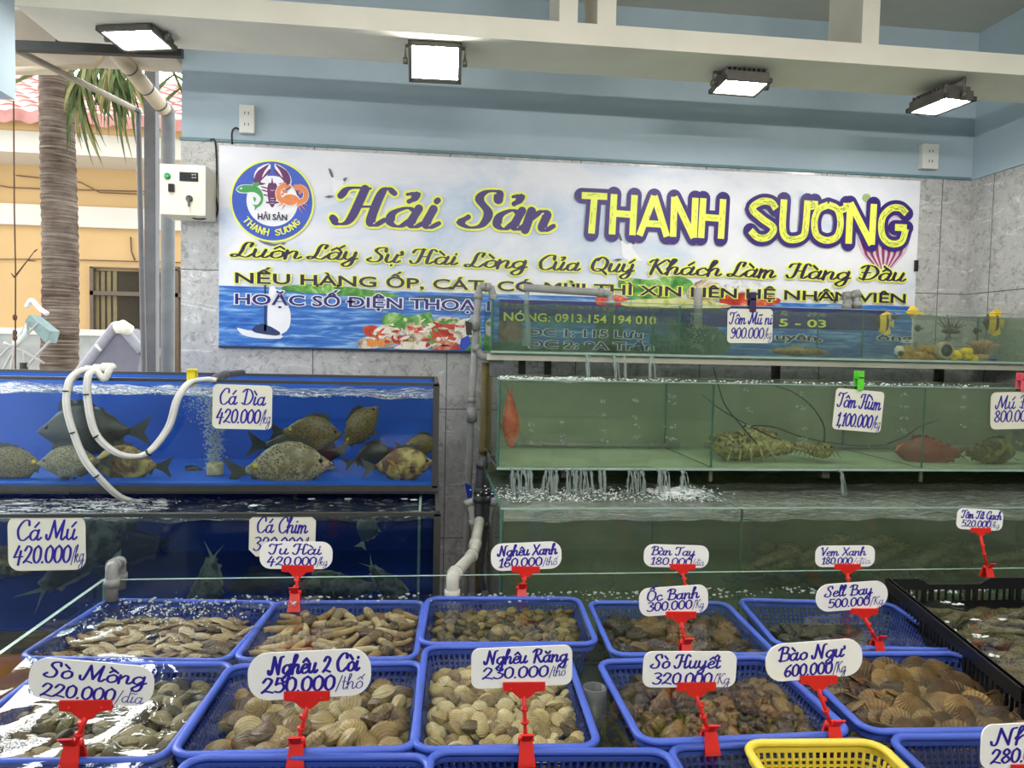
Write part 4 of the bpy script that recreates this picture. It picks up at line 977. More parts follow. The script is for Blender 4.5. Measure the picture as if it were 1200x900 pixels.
def bubbles(mb, c, n, spread, rmin, rmax, rnd, mi=0):
    for _ in range(n):
        p = Vector(c)+Vector((rnd.gauss(0, spread[0]), rnd.gauss(0, spread[1]), rnd.uniform(-spread[2], spread[2])))
        mb.ball(p, rnd.uniform(rmin, rmax), mi, 6, 4)
M['bubble'] = clear('glassy_air_bubbles', (.9, .94, .94, 1), .05, 1.5, veil=.6, veilcol=(.78, .82, .8, 1))
M['foam'] = flat('white_water_foam', rgb(226, 232, 230), .5, mottle=.1)
M['stream'] = clear('falling_water', (.86, .92, .9, 1), .08, 1.33, wave=1, wscale=40, veil=.35, veilcol=(.7, .76, .74, 1), stretch=(3, 3, .4))

# ---------- left pair of framed fish tanks
def framed_tank(label, Yf, Yb, pxr, ptop, pbot, back, body, surf, wfill, frame_t=.016, fr_top=True):
    zt, zb = at(250, ptop, Y=Yf).z, at(250, pbot, Y=Yf).z; xr = at(pxr, (ptop+pbot)/2, Y=Yf).x; xl = -2.35
    t = thing('fish_tank', label, 'tank', ((xl+xr)/2, Yf, zb), 'framed fish tanks on the left')
    glass('front_glass', (xl, Yf, zb), (xr, Yf+.008, zt), t)
    glass('side_glass', (xr-.008, Yf+.008, zb), (xr, Yb-.01, zt), t)
    MB().box((xl, Yb-.01, zb), (xr, Yb, zt)).build('back_panel', back, t)
    MB().box((xl, Yf+.008, zb), (xr-.008, Yb-.01, zb+.012)).build('base_panel', back, t)
    mb = MB(); f = frame_t
    for (y0, y1) in ((Yf-.006, Yf+.012), (Yb-.012, Yb+.006)):
        if fr_top: mb.box((xl, y0, zt-.006), (xr+.004, y1, zt+.004))
        mb.box((xl, y0, zb-.014), (xr+.004, y1, zb+.006)); 
    mb.box((xr-.014, Yf-.006, zb), (xr+.006, Yf+.012, zt)); mb.box((xr-.014, Yb-.012, zb), (xr+.006, Yb+.006, zt))
    mb.box((xr-.01, Yf, zt-.006), (xr+.004, Yb, zt+.004)).box((xr-.01, Yf, zb-.014), (xr+.004, Yb, zb+.004))
    mb.build('frame', M['dark_metal'], t)
    waterbox('water', (xl, Yf+.009, zb+.013), (xr-.009, Yb-.011, zb+(zt-zb)*wfill), t, body, surf, .0045)
    return t, xl, xr, zb, zt
YA, YAb = 2.42, 2.95
tA = framed_tank('blue backed fish tank of spotted rabbitfish, the upper of the two', YA, YAb, 512, 446, 571, M['blue_back'], M['water_blue'], M['surf_blue'], .865)
YBk, YBkb = 2.14, 2.92
tB = framed_tank('dark blue fish tank of groupers, the lower of the two', YBk, YBkb, 513, 603, 738, M['navy_back'], M['water_navy'], M['surf_dark'], .93)
pane(MB(), (at(489, 650, Y=YBk).x, YBk+.009, tB[3]+.013), (at(489, 650, Y=YBk).x+.008, YBkb-.012, tB[4]-.01)).build('partition', [M['clear_pane'], M['glass_rim']], tB[0])
# their stand
sx1 = tB[2]
st = thing('tank_stand', 'dark metal stand with a brown board under the framed fish tanks', 'stand', (-1.2, YBk, 0))
mb = MB()
for x in (-2.3, -1.15, sx1-.02):
    mb.bar((x, YBk+.03, 0), (x, YBk+.03, tB[3]-.015), .03); mb.bar((x, YBkb-.03, 0), (x, YBkb-.03, tB[3]-.015), .03)
    mb.bar((x, YAb+.06, 0), (x, YAb+.06, tA[3]-.0145), .03); mb.bar((x, YA+.0, tA[3]-.0185), (x, YAb+.06, tA[3]-.0185), .03, .008)
for y in (YBk+.01, YBkb-.03): mb.bar((-2.35, y, tB[3]-.035), (sx1, y, tB[3]-.035), .03, .04)
mb.bar((-2.35, YA+.02, tA[3]-.0185), (sx1, YA+.02, tA[3]-.0185), .03, .008); mb.build('frame', M['dark_metal'], st)
MB().box((-2.35, YBk+.0, .15), (sx1, YBk+.02, tB[3]-.055)).build('front_board', flat('brown_board', rgb(158, 104, 44), .6, mottle=.3, scale=4), st)

# ---------- right stepped glass tanks
XTL = lambda px, Y: at(px, 450, Y=Y).x
XR = XC-.02
def stepped(label, Yf, Yb, pxl, ptop, pbot, parts, back, body, surf, wfill, floor, seed):
    zt, zb = at(880, ptop, Y=Yf).z, at(880, pbot, Y=Yf).z; xl = XTL(pxl, Yf)
    t = thing('glass_tank', label, 'tank', ((xl+XR)/2, Yf, zb), 'stepped glass tanks')
    glass('front_glass', (xl, Yf, zb+.009), (XR, Yf+.009, zt), t)
    glass('side_glass', (xl, Yf+.009, zb+.009), (xl+.009, Yb, zt), t)
    pane(MB(), (xl, Yf-.002, zb), (XR, Yb, zb+.009)).build('base_glass', [floor, M['glass_rim']], t)
    if back is not None: MB().box((xl+.009, Yb-.009, zb+.009), (XR, Yb, zt)).build('back_panel', back, t)
    else: glass('back_glass', (xl+.009, Yb-.009, zb+.009), (XR, Yb, zt), t)
    for p in parts:
        x = XTL(p, Yf); pane(MB(), (x-.004, Yf+.011, zb+.010), (x+.004, Yb-.011, zt-.006)).build('partition', [M['clear_pane'], M['glass_edge']], t)
    # bright ground edge of the glass on top and the dark silicone corner
    MB().box((xl, Yf-.001, zt-.001), (XR, Yf+.010, zt+.002)).build('top_edge', M['glass_rim'], t)
    MB().box((xl-.001, Yf-.001, zb+.008), (xl+.005, Yf+.012, zt)).build('corner_seam', M['glass_edge'], t)
    waterbox('water', (xl+.010, Yf+.010, zb+.010), (XR-.002, Yb-.011, zb+(zt-zb)*wfill), t, body, surf, .003, seed)
    return t, xl, zb, zt
Y1, Y1b, Y2, Y2b, Y3, Y3b = 2.86, 3.24, 2.46, 3.0, 2.06, 2.95
T1 = stepped('shallow clear glass tank, topmost of the stepped tanks under the banner', Y1, Y1b, 574, 359, 420, (795, 1010), None, M['water_clear'], M['surf_calm'], .93, M['green_floor'], 3)
T2 = stepped('middle stepped glass tank with the lobster and red groupers', Y2, Y2b, 584, 450, 551.5, (838, 1087), M['green_back'], M['water_green'], M['surf'], .99, M['green_floor'], 4)
T3 = stepped('lowest stepped glass tank standing behind the baskets', Y3, Y3b, 590, 596, 742, (877,), M['dim_back'], M['water_murk'], M['surf_churn'], .90, M['dim_back'], 5)
# low cross edge inside the upper tank and the glass hood panel behind it
MB().box((T1[1]+.01, Y1b-.012, T1[3]), (XR, Y1b-.002, T1[3]+.004)).build('back_rim', M['glass_edge'], T1[0])
# ledge of white board under the top tank, and the steel rack that carries all three
rk = thing('tank_rack', 'steel rack with a white board carrying the stepped glass tanks', 'rack', (1.5, 2.9, 0))
MB().box((T1[1]-.01, Y1+.03, T1[2]-.028), (XR, Y1b, T1[2]-.002)).build('board', flat('wet_white_board', rgb(206, 204, 188), .5, mottle=.15, scale=3), rk)
mb = MB()
for px_ in (610, 640, 905, 1095, 1165):
    x = XTL(px_, Y1b); mb.bar((x, Y1b-.03, 0), (x, Y1b-.03, T1[2]-.03), .03)
for px_ in (640, 900, 1160):
    x = XTL(px_, Y2b); mb.bar((x, Y2+.05, T2[2]-.02), (x, Y2b+.15, T2[2]-.02), .03); mb.bar((x, Y3b+.05, 0), (x, Y3b+.05, T2[2]-.03), .03)
mb.bar((T2[1]+.02, Y2b-.05, T2[2]-.02), (XR, Y2b-.05, T2[2]-.02), .03)
for px_ in (600, 900, 1180): x = XTL(px_, Y3); mb.bar((x, Y3+.05, 0), (x, Y3+.05, T3[2]-.03), .03)
mb.bar((T3[1], Y3+.05, T3[2]-.018), (XR, Y3+.05, T3[2]-.018), .03).bar((T3[1], Y3b-.05, T3[2]-.018), (XR, Y3b-.05, T3[2]-.018), .03)
for px_ in (838, 1087): x = XTL(px_, Y2); mb.bar((x, Y2+.014, T3[3]+.006), (x, Y2+.014, T2[2]-.001), .008, .012)
mb.build('frame', flat('dim_rack_steel', rgb(92, 90, 78), .5, .2, mottle=.3), rk)
# falling water between the tiers, splashes, strings of bubbles: nothing anyone would count
rb = random.Random(21)
def falls(name, label, Y, ztop, zbot, spans, rnd):
    mb = MB()
    for a, b_ in spans:
        x0, x1 = XTL(a, Y), XTL(b_, Y); n = max(2, int((x1-x0)/.005))
        for i in range(n):
            x = x0+(x1-x0)*(i+.5+rnd.uniform(-.3, .3))/n; dx = rnd.uniform(-.012, .012); P = []; rr = []
            for j in range(9): t = j/8; P.append((x+dx*t+.002*math.sin(7*t+i*2), Y-.004-.035*math.sqrt(t), ztop+(zbot-ztop)*t*t)); rr.append(rnd.uniform(.0006, .0026)*(1+.5*t)*(1 if i % 4 else 2.4))
            mb.tube(P, rr, 6)
    return tag(mb.build(name, M['stream']), label, 'water', kind='stuff')
falls('falling_water', 'water spilling from the middle stepped tank into the lowest one', Y2, T2[2]+.002, T3[2]+(T3[3]-T3[2])*.9, ((600, 626), (640, 656), (664, 694), (702, 712), (738, 756), (772, 784), (800, 806), (985, 990)), rb)
falls('falling_water', 'trickles spilling from the topmost stepped tank', Y1, T1[2], T2[3]-.01, ((684, 690), (715, 722), (728, 731), (760, 763)), rb)
def froth(name, label, pts_fn, n, rmin, rmax, mat='foam'):
    mb = MB()
    for _ in range(n): p, f = pts_fn(); mb.ball(p, rb.uniform(rmin, rmax)*f, 0, 6, 4, (1, 1, .6))
    return tag(mb.build(name, M[mat]), label, 'bubbles', kind='stuff')
z2w = T2[2]+(T2[3]-T2[2])*.99; z3w = T3[2]+(T3[3]-T3[2])*.9
def f2():
    x = XTL(rb.choice([rb.uniform(588, 720), rb.uniform(588, 1195)]), Y2); return Vector((x, rb.uniform(Y2+.03, Y2+.22), z2w+rb.uniform(0, .010))), 1
froth('froth', 'froth along the water line of the middle stepped tank', f2, 700, .0014, .005)
def f3():
    k = rb.random()
    if k < .55: px_, sp = rb.choice([604, 620, 655, 680, 612, 748, 706, 640]), 20
    else: px_, sp = 770+rb.uniform(0, 60), 10
    return Vector((XTL(px_+rb.gauss(0, sp), Y2), rb.uniform(Y2-.14, Y2+.06), z3w+.002+abs(rb.gauss(0, .010)))), 1
froth('froth', 'white splash where water lands in the lowest stepped tank', f3, 1700, .0008, .0042)
mb = MB(); c = at(790, 575, Y=Y2+.02)
for _ in range(150): mb.ball((c.x+rb.gauss(0, .04), Y2+rb.uniform(-.05, .06), z3w+.006+abs(rb.gauss(0, .005))), rb.uniform(.004, .010), 0, 7, 4, (1.6, 1, .6))
tag(mb.build('foam_patch', M['foam']), 'white foam patch floating in the lowest stepped tank', 'foam', kind='stuff')
mb = MB()
for px_, pys in ((622, (497, 504, 518)), (659, (495, 510, 518)), (706, (470, 485, 505, 517)), (745, (468, 471, 490, 498, 513)), (787, (465, 472, 500, 514)), (877, (457, 480, 500)), (941, (462, 478, 502, 515)), (1058, (463, 478, 490, 505)), (1130, (465, 478, 500)), (1195, (520, 540))):
    for py_ in pys: bubbles(mb, at(px_, py_, Y=Y2+.12), 7, (.007, .01, .007), .002, .0052, rb)
tag(mb.build('air_bubbles', M['bubble']), 'strings of air bubbles rising in the middle stepped tank', 'bubbles', kind='stuff')
mb = MB()
for _ in range(1700):
    t = rb.random(); p = at(251+rb.gauss(0, 4+5*t*t), 560-t*100, Y=YA+.16); p.y += rb.gauss(0, .012+.02*t); mb.ball(p, rb.uniform(.0012, .0042), 0, 5, 3)
for _ in range(420):
    p = at(240+rb.gauss(0, 16), 470+rb.gauss(0, 14), Y=YA+.14); 
    if p.z < tA[3]+(tA[4]-tA[3])*.86: mb.ball(p, rb.uniform(.001, .0028), 0, 5, 3)
tag(mb.build('air_bubbles', M['bubble']), 'column of fine bubbles above the air stone in the blue tank', 'bubbles', kind='stuff')
c = at(252, 561, Y=YA+.16); c.z = tA[3]+.013
tag(MB().lathe([(.026, 0), (.028, .004), (.028, .04), (.02, .044), (0, .045)], c, 16).build('air_stone', flat('worn_air_stone', rgb(186, 176, 132), .9, mottle=.2, scale=50), loc=c), 'round pale air stone on the floor of the blue tank', 'air stone')
mb = MB()
zAw = tA[3]+(tA[4]-tA[3])*.865
for _ in range(500):
    x = at(rb.choice([rb.uniform(60, 240), rb.uniform(0, 505)]), 450, Y=YA).x; mb.ball((x, YA+.02+abs(rb.gauss(0, .05)), zAw+rb.uniform(-.004, .008)), rb.uniform(.001, .0045), 0, 6, 3, (1.3, 1, .6))
tag(mb.build('froth', M['foam']), 'line of froth on the water of the blue tank', 'bubbles', kind='stuff')
mb = MB(); zBw = tB[3]+(tB[4]-tB[3])*.93
for _ in range(420):
    p = at(rb.gauss(95, 50), 585, Y=YBk+.1); mb.ball((p.x, YBk+.04+rb.uniform(0, .28), zBw+.004+rb.uniform(0, .003)), rb.uniform(.0008, .0028), 0, 6, 3, (1.6, 1, .5))
for px_, py_ in ((365, 586), (408, 586), (474, 586), (485, 587), (297, 594)):
    p = at(px_, py_, Z=zBw); p.z += .004; mb.ball(p, .010, 0, 8, 4, (1.4, 1, .3))
xa_, xb_ = at(-60, 585, Y=YBk+.1).x, at(190, 585, Y=YBk+.1).x
M['foam_sheet'] = clear('swirled_foam', (.9, .94, .96, 1), .1, 1.1, foam=(30, .48, .62, .9), stretch=(.6, 1.6, 1))
mb.add([(xa_, YBk+.03, zBw+.0075), (xb_-.05, YBk+.03, zBw+.0075), (xb_, YBk+.16, zBw+.0075), (xb_-.06, YBk+.3, zBw+.0075), (xa_, YBk+.3, zBw+.0075)], [(0, 1, 2, 3, 4)], 1, False)
tag(mb.build('froth', [M['foam'], M['foam_sheet']]), 'froth and floating scum on the dark blue tank', 'bubbles', kind='stuff')

# ------------------------------------------------------------------ fish
def spotted(name, a, b, sc, blot=None):
    t = NT(name); v = t.coord(); vo = t.n('ShaderNodeTexVoronoi'); vo.inputs['Scale'].default_value = sc; t.l(v, vo.inputs['Vector'])
    f = t.ramp(vo.outputs['Distance'], [(.3, (0, 0, 0, 1)), (.5, (1, 1, 1, 1))]); n = t.noise(v, 14, 3)
    c = t.mix(f, a, b); 
    if blot: c = t.mix(t.ramp(t.noise(v, 16, 4, .7, .6), [(.45, (0, 0, 0, 1)), (.6, (1, 1, 1, 1))]), c, blot)
    c = t.mix(t.ramp(n, [(.3, (.35,)*3+(1,)), (.7, (0, 0, 0, 1))]), c, rgb(60, 62, 44)); t.bsdf(c, .4, 0, .5); return t.m
M['rabbit'] = spotted('spotted_rabbitfish_skin', rgb(58, 42, 18), rgb(126, 108, 58), 130)
M['rabbit_dark'] = spotted('dark_rabbitfish_skin', rgb(30, 26, 18), rgb(54, 50, 34), 120)
M['rabbit_pale'] = spotted('pale_rabbitfish_skin', rgb(84, 68, 38), rgb(170, 160, 124), 130, rgb(118, 104, 70))
M['rabbit_mottled'] = spotted('mottled_rabbitfish_skin', rgb(60, 36, 18), rgb(112, 74, 40), 110, rgb(190, 172, 92))
M['grouper'] = spotted('grouper_skin', rgb(52, 50, 36), rgb(92, 88, 62), 40, rgb(150, 144, 116))
M['grouper_dark'] = spotted('dark_grouper_skin', rgb(22, 26, 26), rgb(34, 38, 36), 40)
M['pomfret'] = flat('pale_pomfret_skin', rgb(104, 110, 88), .3, mottle=.15)
M['red_fish'] = spotted('red_grouper_skin', rgb(190, 40, 24), rgb(222, 66, 38), 90, rgb(236, 120, 70))
M['red_dim'] = spotted('dull_red_grouper_skin', rgb(110, 22, 16), rgb(150, 40, 26), 90, rgb(140, 72, 36))
M['camo_fish'] = spotted('camouflage_grouper_skin', rgb(36, 30, 14), rgb(86, 74, 36), 60, rgb(150, 138, 70))
M['fin_dark'] = flat('dusky_fin', rgb(58, 60, 50), .5, mottle=.3, scale=40)
M['fin_pale'] = flat('pale_fin', rgb(160, 160, 130), .5, mottle=.3, scale=40)
M['eye'] = flat('fish_eye', rgb(14, 14, 12), .15, spec=.8)
M['yellow_fish'] = flat('yellow_fish_skin', rgb(236, 196, 50), .4, mottle=.1)
M['band_dark'] = flat('dark_fish_bands', rgb(66, 56, 42), .4)
def fish_mesh(L, H, T, skin, fin, tail=.2, prof=None, spiny=True, fork=.35, name='fish', spot=False):
    """swims towards +X, centred on its body"""
    mb = MB(); prof = prof or [(0, .03), (.04, .17), (.1, .33), (.2, .62), (.33, .9), (.48, 1.0), (.62, .93), (.75, .72), (.86, .44), (.94, .22), (1.0, .13)]
    body = L*(1-tail); rg = []; X = lambda t: L/2-t*body
    for t, h in prof:
        row = []; n = 16
        for k in range(n):
            a = 2*PI*k/n; y = T/2*math.cos(a)*(h**.75)*(1 if t < .8 else .8); z = H/2*h*math.sin(a)
            z += H*.03*(1 if t > .1 else 0); row.append((X(t)+.0, y, z))
        rg.append(row)
    mb.rings(rg, 0)
    th = .0016
    def fin_(pts, y=0):
        mb.prism([(x, y-th/2, z) for x, z in pts], (0, th, 0), 1)
    hz = lambda t: H/2*[h for q, h in prof if q >= t][0]+H*.03
    top = [(X(.22), hz(.22)*.9)]
    for k in range(12): t = .24+k*.058; top.append((X(t), hz(t)*.96+H*(.13 if k % 2 == 0 and spiny else .085)*(1-.3*k/12)))
    top += [(X(.95), H*.12), (X(.9), H*.1), (X(.6), hz(.6)*.6), (X(.3), hz(.3)*.6)]; fin_(top)
    bot = [(X(.55), -hz(.55)*.72)]
    for k in range(7): t = .57+k*.06; bot.append((X(t), -hz(t)*.9-H*(.1 if k % 2 == 0 else .06)))
    bot += [(X(.95), -H*.06), (X(.75), -H*.1)]; fin_(bot)
    xt = X(1.0); e = -L/2
    fin_([(xt+.01*L, H*.075), (xt-.3*(xt-e), H*.14), (e, H*.33), (e+(xt-e)*fork, 0), (e, -H*.29), (xt-.3*(xt-e), -H*.1), (xt+.01*L, -H*.05)])
    for s in (-1, 1):
        y = T/2*.93*s
        mb.prism([(X(.28), y, -H*.04), (X(.33), y+s*.005, H*.03), (X(.42), y+s*.012, H*.0), (X(.42), y+s*.012, -H*.07), (X(.34), y+s*.004, -H*.09)], (0, s*th, 0), 0)
        if spot: mb.ball((X(.86), s*T*.14, H*.1), H*.07, 3, 8, 5, (1.2, .5, .9))
        mb.prism([(X(.36), s*T*.2, -hz(.36)*.8), (X(.46), s*T*.3, -hz(.46)-H*.1), (X(.48), s*T*.22, -hz(.48)*.85)], (0, s*th, 0), 1)
        mb.ball((X(.115), s*T*.235, H*.09), H*.045, 2, 8, 6, (1, .6, 1))
    mb.tube([(X(.03), -T*.09, -H*.02), (X(-.004), 0, -H*.01), (X(.03), T*.09, -H*.02)], H*.022, 6, 0)
    return mb.mesh(name, [skin, fin, M['eye'], M['yellow_spot']])
M['yellow_spot'] = flat('yellow_fish_spot', rgb(206, 182, 40), .5)
FM = {k: fish_mesh(.30, .145, .06, M[s], M['fin_dark'], spot=k in ('r', 'rp')) for k, s in (('r', 'rabbit'), ('rd', 'rabbit_dark'), ('rp', 'rabbit_pale'), ('rm', 'rabbit_mottled'))}
gprof = [(0, .05), (.04, .3), (.1, .5), (.2, .78), (.33, .98), (.48, 1.0), (.62, .86), (.75, .64), (.86, .46), (.94, .38), (1.0, .36)]
FM['g'] = fish_mesh(.46, .16, .09, M['grouper'], M['fin_pale'], .17, gprof, False, .85)
FM['gd'] = fish_mesh(.46, .18, .09, M['grouper_dark'], M['fin_dark'], .17, gprof, False, .85)
FM['p'] = fish_mesh(.2, .12, .03, M['pomfret'], M['fin_pale'], .22, None, False, .3)
FM['red'] = fish_mesh(.26, .085, .05, M['red_fish'], M['red_fish'], .18, gprof, True, .8)
FM['rd2'] = fish_mesh(.36, .15, .09, M['red_dim'], M['red_dim'], .16, gprof, True, .85)
FM['camo'] = fish_mesh(.34, .13, .09, M['camo_fish'], M['camo_fish'], .16, gprof, True, .85)
def fish(key, px, py, Y, pxlen, face, label, cat='fish', pitch=0, yaw=0, group=None, name='rabbitfish', zmin=None):
    p = at(px, py, Y=Y); me = FM[key]; o = link(name, me); L = me.vertices and max(v.co.x for v in me.vertices)-min(v.co.x for v in me.vertices)
    s = pxlen/FPX*(Y)/L*1.0
    o.rotation_euler = (0, -math.radians(pitch) if face > 0 else math.radians(pitch), 0)
    R = Matrix.Rotation(math.radians(yaw)+(0 if face > 0 else PI), 4, 'Z') @ Matrix.Rotation(-math.radians(pitch), 4, 'Y')
    o.matrix_world = Matrix.Translation(p) @ R @ Matrix.Scale(s, 4)
    return tag(o, label, cat, group)
g1 = 'spotted rabbitfish in the blue tank'
fish('r', 22, 545, YA+.10, 84, -1, 'olive spotted rabbitfish with a yellow spot, cut by the left picture edge', group=g1)
fish('rp', 90, 542, YA+.07, 78, -1, 'pale spotted rabbitfish crossed by the milky hose', group=g1, yaw=8)
fish('rd', 112, 506, YA+.24, 122, -1, 'large dark rabbitfish behind the milky hose, above the others', group=g1, pitch=0)
fish('rm', 155, 545, YA+.12, 90, -1, 'brown mottled rabbitfish below the bend of the hose', group=g1, pitch=4)
fish('rd', 232, 558, YA+.25, 44, -1, 'small dark rabbitfish on the floor beside the air stone', group=g1)
fish('rp', 326, 549, YA+.08, 122, 1, 'pale grey rabbitfish at the tank floor under the ca dia tag', group=g1, pitch=6)
fish('r', 358, 508, YA+.16, 84, 1, 'olive spotted rabbitfish swimming level just above the pale grey one', group=g1, pitch=-2)
fish('r', 419, 505, YA+.18, 76, 1, 'slender rabbitfish swimming steeply upwards in the blue tank', group=g1, pitch=48, yaw=30)
fish('rd', 345, 526, YA+.27, 110, 1, 'dark rabbitfish between the two paler ones', group=g1, pitch=-5)
fish('rd', 432, 536, YA+.25, 62, 1, 'dark rabbitfish with its tail fins behind the mottled one', group=g1, pitch=18)
fish('rm', 466, 546, YA+.08, 86, 1, 'brown and yellow mottled rabbitfish in the corner of the blue tank', group=g1, pitch=5)
fish('r', 488, 523, YA+.2, 56, 1, 'olive rabbitfish behind the brown and yellow mottled one', group=g1, pitch=2, yaw=20)
fish('rp', 372, 558, YA+.3, 60, 1, 'grey rabbitfish low on the floor behind the pale one', group=g1)
g2 = 'groupers in the dark blue tank'
fish('rm', 2, 655, YBk+.12, 70, 1, 'brown fish in the dark tank at the left picture edge', group=g2, pitch=-30, name='grouper')
fish('g', 98, 650, YBk+.16, 150, 1, 'big pale barred grouper behind the ca mu tag', group=g2, pitch=40, yaw=35, name='grouper')
fish('gd', 140, 640, YBk+.36, 140, -1, 'dark grouper beyond the pale one', group=g2, pitch=0, name='grouper')
fish('g', 244, 690, YBk+.15, 110, -1, 'grouper standing tail up in the middle of the dark tank', group=g2, pitch=-82, name='grouper')
fish('p', 430, 624, YBk+.25, 42, 1, 'pale pomfret high in the dark tank beside the glass partition', group=g2, pitch=70, name='pomfret')
fish('g', 400, 690, YBk+.18, 110, -1, 'grey fish with raised fins low in the dark tank', group=g2, pitch=0, name='grouper')
fish('g', 452, 684, YBk+.14, 80, 1, 'grey fish with its tail up beside the partition', group=g2, pitch=-50, name='grouper')
fish('gd', 330, 690, YBk+.3, 120, -1, 'dark fish low behind the tu hai tag', group=g2, name='grouper')
fish('red', 598, 487, Y2+.06, 78, 1, 'orange red fish hanging upright at the glass side of the middle tank', pitch=-86, yaw=40, name='red_fish')
fish('rd2', 1094, 531, Y2+.16, 90, -1, 'dull red grouper behind the partition of the middle tank', yaw=-12, name='grouper')
fish('red', 1062, 527, Y2+.3, 56, -1, 'smaller red fish beside the dull red grouper', yaw=30, name='grouper')
fish('camo', 1157, 530, Y2+.12, 92, 1, 'brown and olive marbled grouper under the mu do tag', yaw=10, name='grouper')

# ---------- lobster, slipper lobsters, mantis shrimps
def mott(name, a, b, c_, sc):
    t = NT(name); v = t.coord(); n = t.noise(v, sc, 5, .75, 1.5); n2 = t.noise(v, sc*3, 3)
    c = t.mix(.4, t.ramp(n, [(.34, a), (.5, b), (.64, c_)]), t.ramp(n2, [(.35, a), (.65, c_)])); t.bsdf(c, .5, 0, .5, t.bump(n2, .6, .004)); return t.m
M['lobster'] = mott('spiny_lobster_shell', rgb(34, 32, 14), rgb(112, 100, 40), rgb(220, 204, 130), 34)
M['slipper'] = mott('slipper_lobster_shell', rgb(60, 44, 22), rgb(120, 96, 50), rgb(180, 156, 96), 40)
M['mantis'] = mott('mantis_shrimp_shell', rgb(34, 30, 16), rgb(78, 70, 40), rgb(120, 108, 66), 24)
M['antenna'] = flat('dark_antenna', rgb(26, 26, 18), .5)
def crusty_mesh(L, W, H, nseg, mat, legs=True, name='crustacean', fan=True):
    """facing +X; carapace then ringed tail with a fan"""
    mb = MB(); r = random.Random(3); rg = []; n = 14
    def prof(t):
        if t < .45: return .25+.75*min(1, (t/.12))**.6, .4+.6*min(1, t/.15)
        u = (t-.45)/.55; return .92-.35*u+.07*math.sin(u*nseg*2*PI), .8-.3*u+.09*math.sin(u*nseg*2*PI)
    K = 46
    for i in range(K+1):
        t = i/K; w, h = prof(t)
        rg.append([(L/2-L*.86*t, W/2*w*math.cos(2*PI*k/n)*(1+.05*r.uniform(-1, 1)), H/2*h*math.sin(2*PI*k/n)*(1+.06*r.uniform(-1, 1))) for k in range(n)])
    mb.rings(rg, 0)
    if fan:
        for a in (-50, -25, 0, 25, 50):
            b = math.radians(a); c = Vector((-L*.36, 0, 0)); d = Vector((-math.cos(b), math.sin(b), -.1)); s = Vector((d.y, -d.x, 0))
            mb.prism([c+s*W*.06, c+d*L*.13+s*W*.14, c+d*L*.17, c+d*L*.13-s*W*.14, c-s*W*.06], (0, 0, .003), 0)
    if legs:
        for s in (-1, 1):
            for k in range(5):
                x = L*.3-k*L*.075; b = Vector((x, s*W*.4, -H*.2)); q = b+Vector((L*.05-(k-1)*L*.03, s*W*.25, H*.22)); e = q+Vector((L*.04-(k-1)*L*.03, s*W*.2, -H*.46))
                mb.tube([b, q, e], [H*.07, H*.05, H*.02], 6, 0)
        for _ in range(60):
            x = r.uniform(.02, .42); a = r.uniform(.2, PI-.2); w, h = prof(x); p = Vector((L/2-L*.86*x, W/2*w*math.cos(a), H/2*h*math.sin(a))); d = Vector((.6, math.cos(a), math.sin(a)))
            mb.tube([p, p+d*H*.12], [H*.05, .0005], 5, 0)
        for s in (-1, 1): mb.ball((L*.46, s*W*.2, H*.28), H*.08, 1, 8, 6)
    return mb.mesh(name, [mat, M['eye']])
lob = crusty_mesh(.30, .10, .085, 6, M['lobster'], name='spiny_lobster')
def place(me, name, p, rz, label, cat, s=1, ry=0, group=None, rx=0):
    o = link(name, me); o.matrix_world = Matrix.Translation(p) @ Matrix.Rotation(rz, 4, 'Z') @ Matrix.Rotation(ry, 4, 'Y') @ Matrix.Rotation(rx, 4, 'X') @ Matrix.Scale(s, 4)
    ORG[o] = Vector(p); return tag(o, label, cat, group)
zt2 = T2[2]+.012
lo1 = place(lob, 'spiny_lobster', at(888, 524, Y=Y2+.16), rd(178), 'spiny lobster with long dark antennae, the one facing the partition', 'lobster', 1.15, group='spiny lobsters in the middle tank')
lo2 = place(lob, 'spiny_lobster', at(866, 516, Y=Y2+.32), rd(8), 'olive spiny lobster behind the partition, half hidden by the other', 'lobster', 1.1, group='spiny lobsters in the middle tank')
lo3 = place(lob, 'spiny_lobster', at(950, 525, Y=Y2+.19), rd(-80), 'spiny lobster seen end on with its banded tail', 'lobster', .7, group='spiny lobsters in the middle tank')
def antenna(ps, Y, parent):
    ps = [at(x, y, Y=Y) for x, y in ps]; mb = MB(); c = crom(ps, 8); mb.tube(c, [.0034*(1-.6*i/len(c)) for i in range(len(c))], 6)
    o = mb.build('antenna', M['antenna']); o.parent = parent; o.matrix_parent_inverse = parent.matrix_world.inverted()
bpy.context.view_layer.update()
antenna([(887, 520), (868, 498), (850, 475), (842, 452), (836, 430)], Y2+.12, lo1)
antenna([(918, 518), (880, 500), (845, 480), (822, 462)], Y2+.2, lo1)
antenna([(870, 499), (905, 500), (940, 512), (990, 521), (1040, 522)], Y2+.14, lo2)
antenna([(966, 520), (965, 498), (950, 475), (930, 460), (908, 452)], Y2+.12, lo3)
antenna([(1040, 520), (1060, 512), (1078, 500), (1100, 492)], Y2+.14, lo3)
slm = crusty_mesh(.17, .09, .04, 5, M['slipper'], name='slipper_lobster')
zt1 = T1[2]+.012
def onfloor(px, py, Y, z): p = at(px, py, Y=Y); p.z = z; return p
place(slm, 'slipper_lobster', onfloor(922, 410, Y1+.12, zt1+.022), rd(12), 'brown slipper lobster lying flat in the topmost tank, nearer the price tag', 'lobster', 1, group='slipper lobsters in the topmost tank')
place(slm, 'slipper_lobster', onfloor(957, 411, Y1+.08, zt1+.02), rd(-150), 'paler slipper lobster in the topmost tank, nearer the partition', 'lobster', .8, group='slipper lobsters in the topmost tank')
